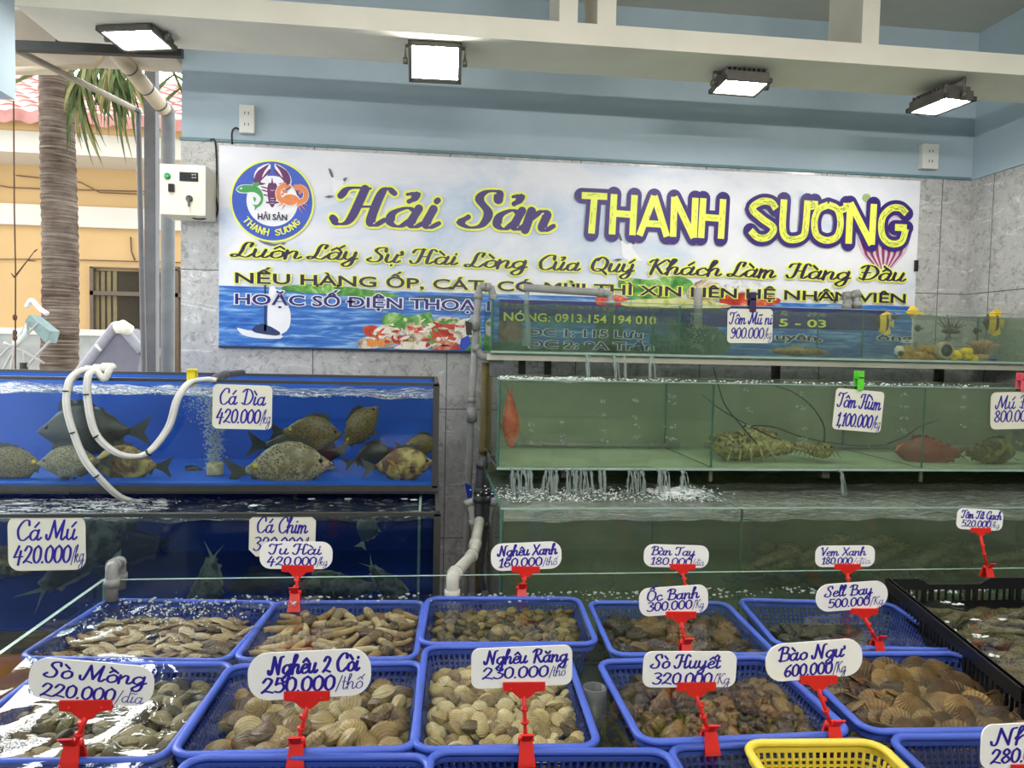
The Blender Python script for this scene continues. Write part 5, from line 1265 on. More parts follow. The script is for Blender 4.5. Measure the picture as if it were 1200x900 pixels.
# ornamental fish and shells at the end of the topmost tank
rb2 = random.Random(4)
def bfly(px, py, Y, pxlen, face, label):
    mb = MB(); L, H, T = .08, .075, .02; prof = [(0, .04), (.08, .16), (.16, .4), (.28, .8), (.45, 1), (.65, .95), (.82, .66), (.92, .3), (1, .2)]
    rg = []
    for t, h in prof: rg.append([(L/2-t*L*.85, T/2*math.cos(2*PI*k/12)*h**.6, H/2*h*math.sin(2*PI*k/12)) for k in range(12)])
    mb.rings(rg[:4], 1, True, False); mb.rings(rg[3:6], 0, False, False); mb.rings(rg[5:7], 1, False, False); mb.rings(rg[6:], 0, False, True)
    for s in (1, -1): mb.prism([(L*.2, -.0008, s*H*.42), (-L*.1, -.0008, s*H*.62), (-L*.36, -.0008, s*H*.5), (-L*.3, -.0008, s*H*.2)], (0, .0016, 0), 0)
    mb.prism([(-L*.33, -.0008, H*.1), (-L*.5, -.0008, H*.2), (-L*.5, -.0008, -H*.2), (-L*.33, -.0008, -H*.1)], (0, .0016, 0), 0)
    for s in (-1, 1): mb.ball((L*.36, s*T*.3, H*.06), .004, 2, 6, 4)
    place(mb.mesh('butterflyfish', [M['yellow_fish'], M['band_dark'], M['eye']]), 'butterflyfish', at(px, py, Y=Y), 0 if face > 0 else PI, label, 'fish', pxlen/FPX*Y/L)
bfly(1036, 379, Y1+.2, 26, -1, 'banded butterflyfish near the corner of the banner')
bfly(1164, 378, Y1+.2, 30, -1, 'yellow banded butterflyfish in front of the bare marble')
mb = MB(); c = at(1113, 388, Y=Y1+.2)
mb.tube([c+Vector((-.035, 0, .0)), c+Vector((-.01, 0, .004)), c+Vector((.03, 0, 0)), c+Vector((.05, 0, -.004))], [.008, .018, .013, .005], 10, 0)
for k in range(13):
    a = .5+k*.19; b = c+Vector((-.02+.004*k, 0, .01)); mb.tube([b, b+Vector((-math.cos(a)*.06-.01, rb2.uniform(-.02, .02), math.sin(a)*.065))], [.003, .0012], 5, 0)
for k in range(6): b = c+Vector((.0, 0, -.01)); mb.tube([b, b+Vector((-.04+.012*k, rb2.uniform(-.02, .02), -.035))], [.003, .001], 5, 0)
tag(mb.build('lionfish', flat('lionfish_stripes', rgb(84, 74, 68), .6, mottle=.6, scale=60), loc=c), 'dark spiny lionfish above the sponge in the topmost tank', 'fish')
c = onfloor(1078, 410, Y1+.16, zt1+.03)
mb = MB()
for k in range(26): mb.ball(c+Vector((rb2.uniform(-.09, .09), rb2.uniform(-.02, .02), rb2.uniform(-.03, .015))), rb2.uniform(.016, .026), 0, 8, 6)
tag(mb.build('sea_sponge', flat('ochre_sponge', rgb(166, 124, 52), .8, mottle=.3, scale=60, bump=.5), loc=c), 'ochre sponge clump on the floor of the topmost tank', 'sponge')
c = onfloor(1107, 411, Y1+.1, zt1+.04); mb = MB(); mb.lathe([(.034, .03), (.04, .0), (.036, -.012), (.028, -.016), (.02, -.004), (0, .0)], c, 20, 0, 'Y'); mb.lathe([(.029, -.014), (.0, -.0145)], c, 16, 1, 'Y')
tag(mb.build('sea_snail_shell', [flat('pale_snail_shell', rgb(176, 160, 130), .4, mottle=.3, scale=40), M['black']], loc=c), 'round snail shell with a black mouth in the topmost tank', 'shell')
c = onfloor(1054, 409, Y1+.1, zt1+.035); mb = MB(); mb.ball(c, .022, 0, 10, 6, (1, .8, 1.1)); mb.ball(c+Vector((-.004, -.016, -.012)), .013, 1, 8, 5)
tag(mb.build('sea_snail_shell', [flat('white_snail_shell', rgb(214, 206, 190), .4), M['black']], loc=c), 'small white and black shell at the end of the sponge', 'shell')
c = onfloor(1131, 412, Y1+.12, zt1+.03); mb = MB()
for k in range(22): mb.ball(c+Vector((rb2.uniform(-.04, .04), rb2.uniform(-.02, .02), rb2.uniform(-.025, .014))), rb2.uniform(.012, .02), 0, 8, 5)
tag(mb.build('coral_clump', flat('bright_yellow_coral', rgb(236, 204, 40), .7, mottle=.15, scale=50), loc=c), 'bright yellow coral clump beside the anemone', 'coral')
c = onfloor(1150, 412, Y1+.15, zt1+.015); mb = MB(); mb.lathe([(.03, -.012), (.034, .0), (.03, .012), (0, .014)], c, 14)
for k in range(60):
    a = rb2.uniform(0, 2*PI); e = rb2.uniform(.1, .95); b = c+Vector((.025*math.cos(a)*e, .025*math.sin(a)*e, .012)); t_ = b+Vector((.07*math.cos(a)*e, .05*math.sin(a)*e, .075*(1-.5*e)))
    mb.tube([b, b.lerp(t_, .6)+Vector((0, 0, .01)), t_], [.004, .0035, .002], 5)
tag(mb.build('sea_anemone', flat('tan_anemone', rgb(186, 148, 116), .6, mottle=.2, scale=40), loc=c), 'tan sea anemone with spread arms beside the yellow coral', 'anemone')
for px_, py_, Lb in ((1050, 371, 'tiny striped fish nearest the tank corner'), (1072, 366, 'pale yellow striped fish above the sponge'), (1077, 385, 'tiny dark blue fish under the yellow striped one'), (1145, 388, 'tiny black fish above the anemone'), (1028, 376, 'tiny reddish striped fish beside the partition')):
    key = 'p'; o = fish('p', px_, py_, Y1+.22, 13 if px_ != 1072 else 24, -1, Lb, name='reef_fish', group='small reef fish in the topmost tank')
    me = o.data.copy(); me.materials.clear()
    for m_ in ((M['yellow_fish'] if px_ == 1072 else M['band_dark']), M['band_dark'] if px_ != 1072 else M['yellow_fish'], M['eye']): me.materials.append(m_)
    o.data = me
c = onfloor(1164, 415, Y1+.08, zt1+.006); tag(MB().ball(c, .014, 0, 10, 6, (1.6, 1, .5)).build('pebble', flat('blue_violet_pebble', rgb(70, 50, 170), .4), loc=c), 'blue violet pebble on the tank floor by the anemone', 'pebble')
# fish and shrimps lying in the lowest tank
msm = crusty_mesh(.2, .05, .035, 9, M['mantis'], name='mantis_shrimp')
z3 = T3[2]+.015
for i, (px_, py_, a) in enumerate(((905, 655, 20), (935, 662, -15), (1010, 640, 5), (1090, 652, 30), (1060, 662, -10), (1110, 645, 42), (890, 668, 0), (960, 645, 10), (1170, 655, -20), (1030, 655, 8))):
    p = at(px_, py_, Y=Y3+.16+.03*(i % 3)); place(msm, 'mantis_shrimp', p, rd(a), 'olive mantis shrimp in the murky water of the lowest stepped tank', 'mantis shrimp', 1.2, rd(-random.uniform(0, 25)), 'mantis shrimps in the lowest tank')
# a dim rocky heap behind them
mb = MB()
for k in range(60): mb.ball((XTL(random.uniform(905, 1180), Y3+.3), Y3+.3+random.uniform(0, .12), z3+.04+abs(random.gauss(0, .05))), random.uniform(.02, .04), 0, 8, 6, (1.5, 1, .8))
tag(mb.build('oyster_rubble', M['mantis']), 'dim heap of shells on the floor of the lowest stepped tank', 'shells', kind='stuff')

# ------------------------------------------------------------------ pipes
for a_, b_, lb in ((600, 800, 'grey air pipe lying along the floor of the left cell of the middle tank'), (830, 1060, 'grey air pipe lying behind the lobsters in the middle tank'), (1100, 1190, 'grey air pipe behind the marbled grouper in the middle tank')):
    xa_, xb_ = XTL(a_, Y2b-.06), XTL(b_, Y2b-.06); mb = MB().tube([(xa_, Y2b-.05, zt2+.012), (xb_, Y2b-.05, zt2+.012)], .009, 10)
    for q in range(1, 6): x = xa_+(xb_-xa_)*q/6; mb.tube([(x-.012, Y2b-.05, zt2+.012), (x+.012, Y2b-.05, zt2+.012)], .0115, 10)
    tag(mb.build('air_pipe', M['grey_pvc'], loc=(xa_, Y2b-.05, zt2)), lb, 'pipe')
def pipe(name, label, pts, r, mat, Y=None, extra=None, smooth=5, elbows=()):
    P = [at(*p[:2], Y=p[2]) if len(p) == 3 else Vector(p[:3]) for p in pts]
    mb = MB(); out = []
    for i, p in enumerate(P):
        if 0 < i < len(P)-1:
            a = p+(P[i-1]-p).normalized()*r*2.2; b = p+(P[i+1]-p).normalized()*r*2.2; out += [a, a.lerp(p, .55).lerp(b, .12), a.lerp(p, .8).lerp(b.lerp(p, .8), .5), b.lerp(p, .55).lerp(a, .12), b]
        else: out.append(p)
    mb.tube(out, r, 14, 0)
    for i in range(1, len(P)-1):
        for q in (P[i-1], P[i+1]):
            d = (q-P[i]).normalized(); mb.tube([P[i]+d*r*2.0, P[i]+d*r*3.4], r*1.22, 14, 0)
    mats = [mat, M['blue_handle'], M['dark_pvc'], M['black']]
    if extra: extra(mb)
    return tag(mb.build(name, mats, loc=P[0]), label, 'pipe')
def ex1(mb):
    for q in ((556, 378), (552, 486)): c = at(q[0]+1, q[1], Y=2.93); mb.tube([c+Vector((0, 0, -.03)), c+Vector((0, 0, .03))], .021, 12, 0)
    c = at(549, 403, Y=2.9); mb.prism([c+Vector((-.03, 0, .02)), c+Vector((.0, 0, .035)), c+Vector((.012, 0, .0)), c+Vector((-.02, 0, -.03)), c+Vector((-.035, 0, -.012))], (0, .012, 0), 1)
    c = at(551, 384, Y=2.91); mb.prism([c+Vector((-.014, 0, -.03)), c+Vector((.008, 0, -.03)), c+Vector((.004, 0, .02)), c+Vector((-.02, 0, .028))], (0, .014, 0), 3)
    c = at(549, 575, Y=2.9); mb.prism([c+Vector((-.016, 0, .03)), c+Vector((.01, 0, .02)), c+Vector((.016, 0, -.02)), c+Vector((-.004, 0, -.03))], (0, .012, 0), 1)
pipe('water_pipe', 'tall grey water pipe with blue valve handles rising beside the stepped tanks', [(578, 350, 2.94), (577, 337, 2.94), (561, 336, 2.94), (552, 480, 2.94), (546, 660, 2.94), (545, 720, 2.94)], .0145, M['grey_pvc'], extra=ex1)
pipe('valve_branch', 'short grey branch pipe turning from the tall pipe to the middle tank', [(556, 405, 2.93), (564, 418, 2.93), (590, 422, 2.93)], .0155, M['grey_pvc'])
pipe('valve_branch', 'white elbow stub low on the tall pipe near the marble', [(548, 585, 2.9), (554, 600, 2.9), (556, 622, 2.9)], .016, M['white_plastic'])
pipe('overflow_pipe', 'olive stained overflow pipe standing behind the corner of the middle tank', [(569, 425, 2.99), (566, 540, 2.99), (563, 560, 2.99), (560, 720, 2.99)], .016, flat('olive_stained_pvc', rgb(104, 92, 54), .6, mottle=.3, scale=6))
pipe('overflow_pipe', 'grey overflow pipe with a socket in the gap beside the lowest tank', [(566, 535, 2.8), (563, 560, 2.8), (561, 600, 2.8), (568, 690, 2.8)], .019, M['dark_pvc'])
def ex3(mb): c = at(621, 338, Y=2.9); mb.lathe([(.011, -.0015), (.0, -.002)], c+Vector((-.033, 0, .001)), 12, 3, 'X')
pipe('inlet_pipe', 'horizontal grey pipe pouring water into the topmost tank', [(614, 337, 2.9), (716, 344, 2.9), (715, 366, 2.9)], .0155, M['grey_pvc'], extra=ex3)
pipe('inlet_stub', 'short grey pipe stub at the back rim beside the ca tom tag', [(818, 338, 3.2), (818, 385, 3.2)], .019, M['grey_pvc'])
pipe('inlet_stub', 'grey elbow stub at the back rim beside the corner of the banner', [(992, 362, 3.2), (992, 347, 3.2), (1004, 345, 3.2), (1004, 362, 3.2)], .018, M['grey_pvc'])
mb = MB(); c = at(618, 341, Y=2.9); e = Vector((c.x+.004, 2.9, T1[2]+.03)); mb.tube([c, c.lerp(e, .3)+Vector((-.006, 0, 0)), c.lerp(e, .6)+Vector((.003, 0, 0)), e], [.009, .010, .013, .02], 8)
tag(mb.build('water_jet', M['stream'], loc=e), 'jet of water falling from the horizontal pipe into the topmost tank', 'water', kind='stuff')
mb = MB()
for _ in range(260): t_ = rb.random(); p = at(814+rb.gauss(0, 5), 366+t_*42, Y=Y1+.22); mb.ball(p, rb.uniform(.001, .003), 0, 5, 3)
tag(mb.build('air_bubbles', M['bubble']), 'bubble curtain under the stub pipe in the topmost tank', 'bubbles', kind='stuff')
# hoses over the blue tank
YHs = YA-.02
def hose(ps):
    P = crom([at(x, y, Y=YHs+d) for x, y, d in ps], 9); return P
h1 = [(108, 434, .03), (92, 436, .0), (81, 448, -.02), (78, 475, -.03), (86, 507, -.03), (100, 540, -.03), (118, 562, -.02), (140, 582, .02), (163, 589, .06)]
h2 = [(115, 436, .02), (104, 440, -.02), (103, 470, -.03), (112, 508, -.03), (135, 530, -.03), (160, 535, -.03), (178, 527, -.03), (198, 500, -.02), (208, 468, -.02), (222, 449, .0), (240, 445, .01), (252, 446, .01)]
hs_ = thing('air_hose', 'pair of milky air hoses tied with black ties looping over the blue tank', 'hose', at(100, 436, Y=YHs))
for ps in (h1, h2):
    P = hose(ps); mb = MB(); mb.tube([p+Vector((-.0055, .002, 0)) for p in P], .0075, 8); mb.tube([p+Vector((.0055, -.003, .002)) for p in P], .0075, 8); mb.build('tube', M['hose'], hs_)
for x, y, d in ((79, 460, -.03), (85, 506, -.03), (113, 557, -.02), (103, 463, -.03), (114, 511, -.03), (174, 531, -.03)):
    c = at(x, y, Y=YHs+d); best = min((((p-c).length, i, P_) for P_ in (hose(h1), hose(h2)) for i, p in enumerate(P_)), key=lambda q: q[0]); P_, i = best[2], best[1]; dd = (P_[min(i+1, len(P_)-1)]-P_[i-1]).normalized()
    MB().tube([P_[i]-dd*.002, P_[i]+dd*.002], .0155, 10, flatten=(1, .8)).build('cable_tie', M['black'], hs_)
mb = MB(); rk_ = random.Random(2)
for k in range(7):
    t_ = k/6; c = at(100+30*t_, 437-5*t_, Y=YA+.01); mb.ball(c+Vector((0, -.006, .006)), .018, 0, 10, 6, (1.1, .9, .75+.2*(k % 2)))
mb.tube(crom([at(112, 434, Y=YA-.015), at(122, 444, Y=YA-.02), at(127, 436, Y=YA-.02), at(130, 431, Y=YA-.01)], 5), .011, 8)
mb.tube(crom([at(92, 437, Y=YA-.01), at(82, 446, Y=YA-.02), at(80, 458, Y=YA-.03)], 5), .012, 8)
c = at(112, 440, Y=YA); tag(mb.build('knotted_cloth', M['net'], loc=c), 'knotted white cloth holding the hoses on the rim of the blue tank', 'cloth')
c = at(225, 443, Y=YA); mb = MB(); mb.box((c.x-.013, YA-.014, c.z-.026), (c.x+.013, YA-.008, c.z+.03), chamfer=.003).box((c.x-.013, YA+.014, c.z-.02), (c.x+.013, YA+.02, c.z+.03), chamfer=.003).box((c.x-.013, YA-.014, c.z+.018), (c.x+.013, YA+.02, c.z+.026), chamfer=.003)
tag(mb.build('rim_clip', M['yellow_clip'], loc=c), 'yellow clip holding the hose on the tank rim', 'clip')
pipe('hose_end', 'ribbed grey hose end lying on the rim of the blue tank', [(250, 446, YA+.05), (258, 440, YA+.1), (284, 437, YA+.25)], .012, M['dark_pvc'])
# ------------------------------------------------------------------ display tank on the table
ZW = .923                                   # water level
YT0, YT1 = .62, at(600, 694, Z=ZW).y        # front and back of the tank
XT0 = at(70, 720, Z=ZW+.04).x; XT1 = XC-.03; ZR = ZW+.045; ZF = ZW-.2
M['table_water'] = clear('display_tank_water', (.92, .94, .90, 1), .01, 1.33, wave=.05, wscale=9, wdist=.02, stretch=(1, 1.9, 1))
M['tank_liner'] = flat('dark_tank_floor', rgb(26, 32, 36), .5, mottle=.3, scale=6)
dt = thing('display_tank', 'wide shallow glass display tank of water that holds the blue baskets', 'tank', ((XT0+XT1)/2, YT0, ZF-.01))
pane(MB(), (XT0, YT1, ZF), (XT1, YT1+.009, ZR)).build('back_glass', [M['glass'], M['glass_rim']], dt)
pane(MB(), (XT0-.009, YT0, ZF), (XT0, YT1+.009, ZR)).build('side_glass', [M['glass'], M['glass_rim']], dt)
pane(MB(), (XT0, YT0, ZF), (XT1, YT0+.009, ZR)).build('front_glass', [M['glass'], M['glass_rim']], dt)
MB().box((XT0-.009, YT0, ZF-.012), (XT1, YT1+.009, ZF)).build('base_panel', M['tank_liner'], dt)
mb = MB(); nx, ny = 150, 90; ph = [random.uniform(0, 6) for _ in range(9)]
def rip(x, y):
    e = max(0, 1-(YT1-y)/.5); l = max(0, 1-(x-XT0)/.9)
    return .0005*(1+4*e)*(math.sin(x*31+ph[0]+2*math.sin(y*13))+math.sin(y*43+ph[1]+1.5*math.sin(x*11)))+.0013*l*(math.sin(y*29+x*19+ph[2]+2*math.sin(x*17))+math.sin(x*37-y*23+ph[3]))
vs = []; fs = []
for j in range(ny+1):
    for i in range(nx+1): x = XT0+(XT1-XT0)*i/nx; y = YT0+.009+(YT1-YT0-.009)*j/ny; vs.append((x, y, ZW+rip(x, y)))
for j in range(ny):
    for i in range(nx): a = j*(nx+1)+i; fs.append((a, a+1, a+nx+2, a+nx+1))
mb.add(vs, fs, 0, True); mb.build('water', M['table_water'], dt)
tb = thing('display_table', 'long table carrying the shallow glass display tank', 'table', ((XT0+XT1)/2, 1.2, 0))
mb = MB().box((XT0-.03, YT0-.03, ZF-.06), (XT1, YT1+.03, ZF-.013)); mb.build('tabletop', flat('brown_table_board', rgb(150, 98, 40), .6, mottle=.3, scale=5), tb)
for x in (XT0+.05, (XT0+XT1)/2, XT1-.06):
    for y in (YT0+.04, YT1-.05): MB().box((x-.02, y-.02, 0), (x+.02, y+.02, ZF-.06)).build('leg', M['dark_metal'], tb)
# froth and small waves along the far edge
mb = MB()
for _ in range(520):
    x = random.uniform(XT0+.02, XT1-.1); y = YT1-abs(random.gauss(0, .035))-.004; mb.ball((x, y, ZW+rip(x, y)+random.uniform(-.002, .004)), random.uniform(.0012, .0048), 0, 6, 4, (1.2, 1, .7))
tag(mb.build('froth', M['bubble']), 'line of froth along the far glass of the display tank', 'bubbles', kind='stuff')
mb = MB(); c = at(190, 728, Z=ZW)
for _ in range(300):
    x = c.x+random.gauss(0, .10); y = c.y+random.gauss(.05, .05); mb.ball((x, y, ZW+.002), random.uniform(.0008, .003), 0, 5, 3)
tag(mb.build('froth', M['bubble']), 'fine bubbles over the basket of thin pale shells', 'bubbles', kind='stuff')

# ------------------------------------------------------------------ baskets
def sheared(c, ex, ey):
    Mx = Matrix.Identity(4)
    for i in range(3): Mx[i][0], Mx[i][1], Mx[i][3] = ex[i], ey[i], c[i]
    return Mx
TR = {}
def tray(key, label, px, zr, dep=.085, mats=None, group='blue baskets in the display tank', name='basket', rim_r=.0058, cat='basket'):
    """px: rim corners far left, far right, near right, near left"""
    A, B, C_, D = [at(x, y, Z=zr) for x, y in px]
    wd = ((B-A).length+(C_-D).length)/2; dp = ((D-A).length+(C_-B).length)/2
    c = (A+B+C_+D)/4; ex = ((B-A)+(C_-D)); ex.normalize(); ey = Vector((-ex.y, ex.x, 0))
    T = sheared(c, ex, ey); t = thing(name, label, cat, Vector((c.x, c.y, zr-dep)), group)
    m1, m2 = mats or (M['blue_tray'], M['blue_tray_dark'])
    tp = .88; W = lambda x, y, z: T @ Vector((x*(1-(1-tp)*(-z/dep)), y*(1-(1-tp)*(-z/dep)), z))
    rr = rrect(wd, dp, .03, 5); mb = MB()
    mb.tube([T @ Vector((x, y, 0)) for x, y in rr], rim_r, 8, closed=True, flatten=(1.2, 1.0))
    inn = rrect(wd-.012, dp-.012, .026, 5); n = len(rr)
    lip = [T @ Vector((x, y, -.016)) for x, y in rr]; lip2 = [T @ Vector((x, y, 0)) for x, y in rr]
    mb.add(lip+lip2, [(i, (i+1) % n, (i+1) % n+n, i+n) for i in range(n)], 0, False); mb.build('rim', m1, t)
    # lattice walls: upright ribs and hoops with open gaps
    lat = MB(); r = rrect(wd-.008, dp-.008, .028, 3); per = []
    L = 0; r2 = r+[r[0]]
    for i in range(len(r)): L += math.dist(r2[i], r2[i+1])
    nb = int(L/.0115); acc = 0; k = 0
    for i in range(len(r)):
        a, b = r2[i], r2[i+1]; d = math.dist(a, b)
        while k*L/nb < acc+d and k < nb:
            f = (k*L/nb-acc)/max(d, 1e-9); per.append((a[0]+(b[0]-a[0])*f, a[1]+(b[1]-a[1])*f)); k += 1
        acc += d
    for x, y in per: lat.bar(W(x, y, -.012), W(x, y, -dep), .0042, .003, up=(x, y, 0))
    for q in range(1, 8):
        z = -.012-(dep-.012)*q/7.5; h = [W(x, y, z) for x, y in r]; h2 = [W(x, y, z-.0042) for x, y in r]; n = len(h)
        lat.add(h+h2, [(i, (i+1) % n, (i+1) % n+n, i+n) for i in range(n)], 0, False)
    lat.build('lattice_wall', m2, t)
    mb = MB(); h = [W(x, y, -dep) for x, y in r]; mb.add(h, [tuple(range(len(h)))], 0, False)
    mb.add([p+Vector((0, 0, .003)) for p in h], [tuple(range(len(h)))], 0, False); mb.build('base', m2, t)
    TR[key] = (T, wd*tp, dp*tp, zr-dep+.004, dep, (A, B, C_, D)); return t
ZB_ = ZW-.004; ZF_ = ZW+.010
tray('thin', 'blue basket of thin pale shells in the far left corner of the display tank', ((113, 704), (313, 706), (281, 775), (38, 771)), ZB_)
tray('duck', 'blue basket of long brown geoduck clams, under the tu hai tag', ((318, 706), (494, 706), (491, 772), (282, 774)), ZB_)
tray('green', 'blue basket of small olive clams, under the ngheu xanh tag', ((500, 702), (677, 701), (700, 756), (494, 754)), ZB_+.004)
tray('snail', 'blue basket of dark brown sea snails, under the oc banh tag', ((688, 706), (860, 707), (897, 767), (721, 768)), ZB_)
tray('dark', 'blue basket of black shells mostly under water, behind the bao ngu tag', ((869, 702), (1047, 709), (1119, 761), (907, 758)), ZB_)
tray('mong', 'blue basket of grey green clams under bright reflections, near left', ((30, 780), (262, 780), (206, 889), (-50, 892)), ZF_-.012)
tray('coi', 'blue basket of big oval tan clams, under the ngheu 2 coi tag', ((266, 782), (491, 776), (490, 879), (205, 884)), ZF_)
tray('rang', 'blue basket of cream ribbed clams, under the ngheu rang tag', ((495, 759), (657, 757), (708, 876), (489, 878)), ZF_)
tray('whelk', 'blue basket of brown whelks, under the so huyet tag', ((703, 777), (899, 769), (999, 862), (750, 869)), ZF_)
tray('fan', 'blue basket of flat brown fan scallops beside the black crate', ((917, 768), (1118, 765), (1276, 856), (1021, 856)), ZF_-.004)
tray('near1', 'blue basket cut by the lower picture edge, left of the ngheu rang clip', ((216, 889), (496, 886), (500, 1000), (150, 1000)), ZF_)
tray('near2', 'blue basket cut by the lower picture edge, straight below the ngheu rang basket', ((503, 882), (782, 880), (830, 985), (495, 985)), ZF_)
tray('near3', 'blue basket tucked under the yellow basket', ((789, 876), (1026, 868), (1110, 960), (830, 975)), ZF_-.006)
tray('near4', 'blue basket of tan clams in the lower right corner', ((1052, 866), (1300, 862), (1390, 950), (1120, 950)), ZF_-.002)
tray('yellow', 'yellow lattice basket at the lower edge, the only yellow one', ((881, 870), (1034, 871), (1105, 950), (915, 955)), ZF_+.012, .08, (M['yellow_tray'], M['yellow_tray']), None)
# black crate
cr = [(1040, 678), (1245, 676), (1400, 800), (1200, 806)]
zc = ZW+.045; A, B, C_, D = [at(x, y, Z=zc) for x, y in cr]
ct = thing('black_crate', 'black slotted plastic crate holding mantis shrimps in the far right corner', 'crate', Vector(((A.x+C_.x)/2, (A.y+C_.y)/2, zc-.13)))
mb = MB()
def crate_side(P, Q, nslots, bumps):
    L = (Q-P).length; d = (Q-P).normalized(); nn = Vector((-d.y, d.x, 0)); N = 60; vs = []; fs = []
    hgt = lambda u: -.0+(-.016 if any(a < u < b for a, b in bumps) else .0)
    for i in range(N+1):
        u = i/N; s = sum(hgt(min(1, max(0, u+e))) for e in (-.03, -.015, 0, .015, .03))/5; p = P+d*L*u
        vs += [p+Vector((0, 0, s))+nn*.004, p+Vector((0, 0, s))-nn*.004, p+Vector((0, 0, -.030))-nn*.004, p+Vector((0, 0, -.030))+nn*.004]
        if i:
            b = 4*i
            for k in range(4): k2 = (k+1) % 4; fs.append((b-4+k, b-4+k2, b+k2, b+k))
    mb.add(vs, fs, 0, False); mb.bar(P+Vector((0, 0, -.003)), Q+Vector((0, 0, -.003)), .014, .006) if not bumps else None
    for k in range(nslots+1):
        u = k/nslots; w_ = .012 if k % 6 in (0, 5) else .0035; p = P+d*L*u; mb.bar(p+Vector((0, 0, -.028)), p+Vector((0, 0, -.066)), w_, .006, up=nn)
    mb.bar(P+Vector((0, 0, -.075)), Q+Vector((0, 0, -.075)), .006, .03); mb.bar(P+Vector((0, 0, -.11)), Q+Vector((0, 0, -.11)), .006, .04)
crate_side(A, B, 24, ((.2, .55),)); crate_side(B, C_, 36, ()); crate_side(C_, D, 24, ()); crate_side(D, A, 36, ())
mb.build('slotted_wall', M['black_tray'], ct)
MB().prism([p+Vector((0, 0, -.13)) for p in (A, B, C_, D)], (0, 0, .004)).build('base', M['black_tray'], ct)

# ------------------------------------------------------------------ shells
def shellmat(name, stops, ring=60, ringmix=.35, rad=False, bump=.5, rough=.45, patt=14, spec=.45):
    t = NT(name); v = t.coord(); oi = t.n('ShaderNodeObjectInfo'); mp = t.n('ShaderNodeVectorMath', operation='ADD')
    cb_ = t.n('ShaderNodeCombineXYZ'); t.l(t.math('MULTIPLY', oi.outputs['Random'], 37.0), cb_.inputs[0]); t.l(v, mp.inputs[0]); t.l(cb_.outputs[0], mp.inputs[1])
    n = t.noise(mp.outputs[0], patt*3, 5, .7, .8)
    f = t.math('ADD', t.math('MULTIPLY', n, .55), t.math('MULTIPLY', oi.outputs['Random'], .48)); c = t.ramp(f, stops)
    w = t.n('ShaderNodeTexWave'); w.wave_type = 'RINGS'; w.rings_direction = 'Z'; w.inputs['Scale'].default_value = ring; w.inputs['Distortion'].default_value = 1.2; w.inputs['Detail'].default_value = 2
    m2 = t.n('ShaderNodeMapping'); m2.inputs[1].default_value = (0, -.016, 0); t.l(v, m2.inputs[0]); t.l(m2.outputs[0], w.inputs[0])
    ribh = w.outputs['Fac']
    if rad:
        sp = t.n('ShaderNodeSeparateXYZ'); t.l(m2.outputs[0], sp.inputs[0]); an = t.math('ARCTAN2', sp.outputs[0], t.math('SUBTRACT', .012, sp.outputs[1]))
        ribh = t.math('MULTIPLY', t.math('ADD', t.math('SINE', t.math('MULTIPLY', an, 46.0)), 1.0), .5); c = t.mix(t.math('MULTIPLY', ribh, .35), c, stops[0][1])
    d = t.mix(t.math('MULTIPLY', t.math('SUBTRACT', 1.0, w.outputs['Fac']), ringmix), c, tuple(q*.38 for q in stops[0][1][:3])+(1,))
    t.bsdf(d, rough, 0, spec, t.bump(ribh, bump, .0014)); return t.m
def clam_mesh(L, W, T, mat, seed, ribs=0, gape=0, name='clam', lop=.15, flatw=False):
    """two valves meeting at the rim; hinge (beak) towards +Y"""
    r = random.Random(seed); mb = MB(); n = 22; K = 7; l1, l2 = r.uniform(-.12, .12), r.uniform(-.06, .06)
    out = []
    for k in range(n):
        a = 2*PI*k/n; x = L/2*math.cos(a)*(1+.05*math.sin(a)+l1*.3*math.cos(a)); y = W/2*math.sin(a)*(1+lop*max(0, math.sin(a))**6)+l2*W*.2*math.cos(a)
        if ribs: s = 1+.02*math.cos(ribs*a); x *= s; y *= s
        out.append(Vector((x, y, 0)))
    for s in (1, -1):
        rg = []
        for j in range(K):
            rho = 1-j/(K-1)*.97; h = T/2*(1-rho**2.2)**.62; sh = Vector((0, W*.2*(1-rho), 0))
            rg.append([Vector((p.x*rho, p.y*rho, s*(h+gape*T*.1)))+sh*(1 if j else 0) for p in out])
        if s < 0: rg = [list(reversed(q)) for q in rg]
        mb.rings(rg, 0, False, True)
    mb.ball((0, W*.43, 0), T*.2, 0, 8, 5, (1.3, .8, 1.1))
    return mb.mesh(name, mat)
def whelk_mesh(L, mat, seed, name='whelk'):
    r = random.Random(seed); mb = MB(); P = []; R_ = []; N = 44
    for i in range(N+1):
        t = i/N; a = t*2*PI*2.6; rad = L*(.03+.2*t**1.5); P.append(Vector((rad*math.cos(a), rad*math.sin(a), L*(.5-.62*t**.9)))); R_.append(L*(.05+.2*t**1.3)*(1+.06*math.sin(i*2.2)))
    mb.tube(P, R_, 10, 0)
    e = P[-1]; mb.tube([e, e+Vector((0, 0, -L*.16)), e+Vector((-.02*L, 0, -L*.34))], [L*.24, L*.17, L*.05], 10, 0)
    return mb.mesh(name, mat)
def duck_mesh(L, mats, seed, name='geoduck_clam'):
    r = random.Random(seed); mb = MB(); rg = []
    for j in range(9):
        t = j/8; w = math.sin(PI*min(.98, t*.9+.06))**.6; rg.append([Vector((L*(-.5+.5*t), L*.16*w*math.cos(2*PI*k/12), L*.11*w*math.sin(2*PI*k/12))) for k in range(12)])
    mb.rings(rg, 0)
    b = r.uniform(-.25, .25)
    P = crom([(-.06*L, 0, 0), (.15*L, b*.1*L, .01*L), (.35*L, b*.5*L, .02*L), (.52*L, b*L, 0)], 5); mb.tube(P, [L*(.105-.045*i/len(P))*(1+.05*(i % 2)) for i in range(len(P))], 10, 1)
    return mb.mesh(name, mats)
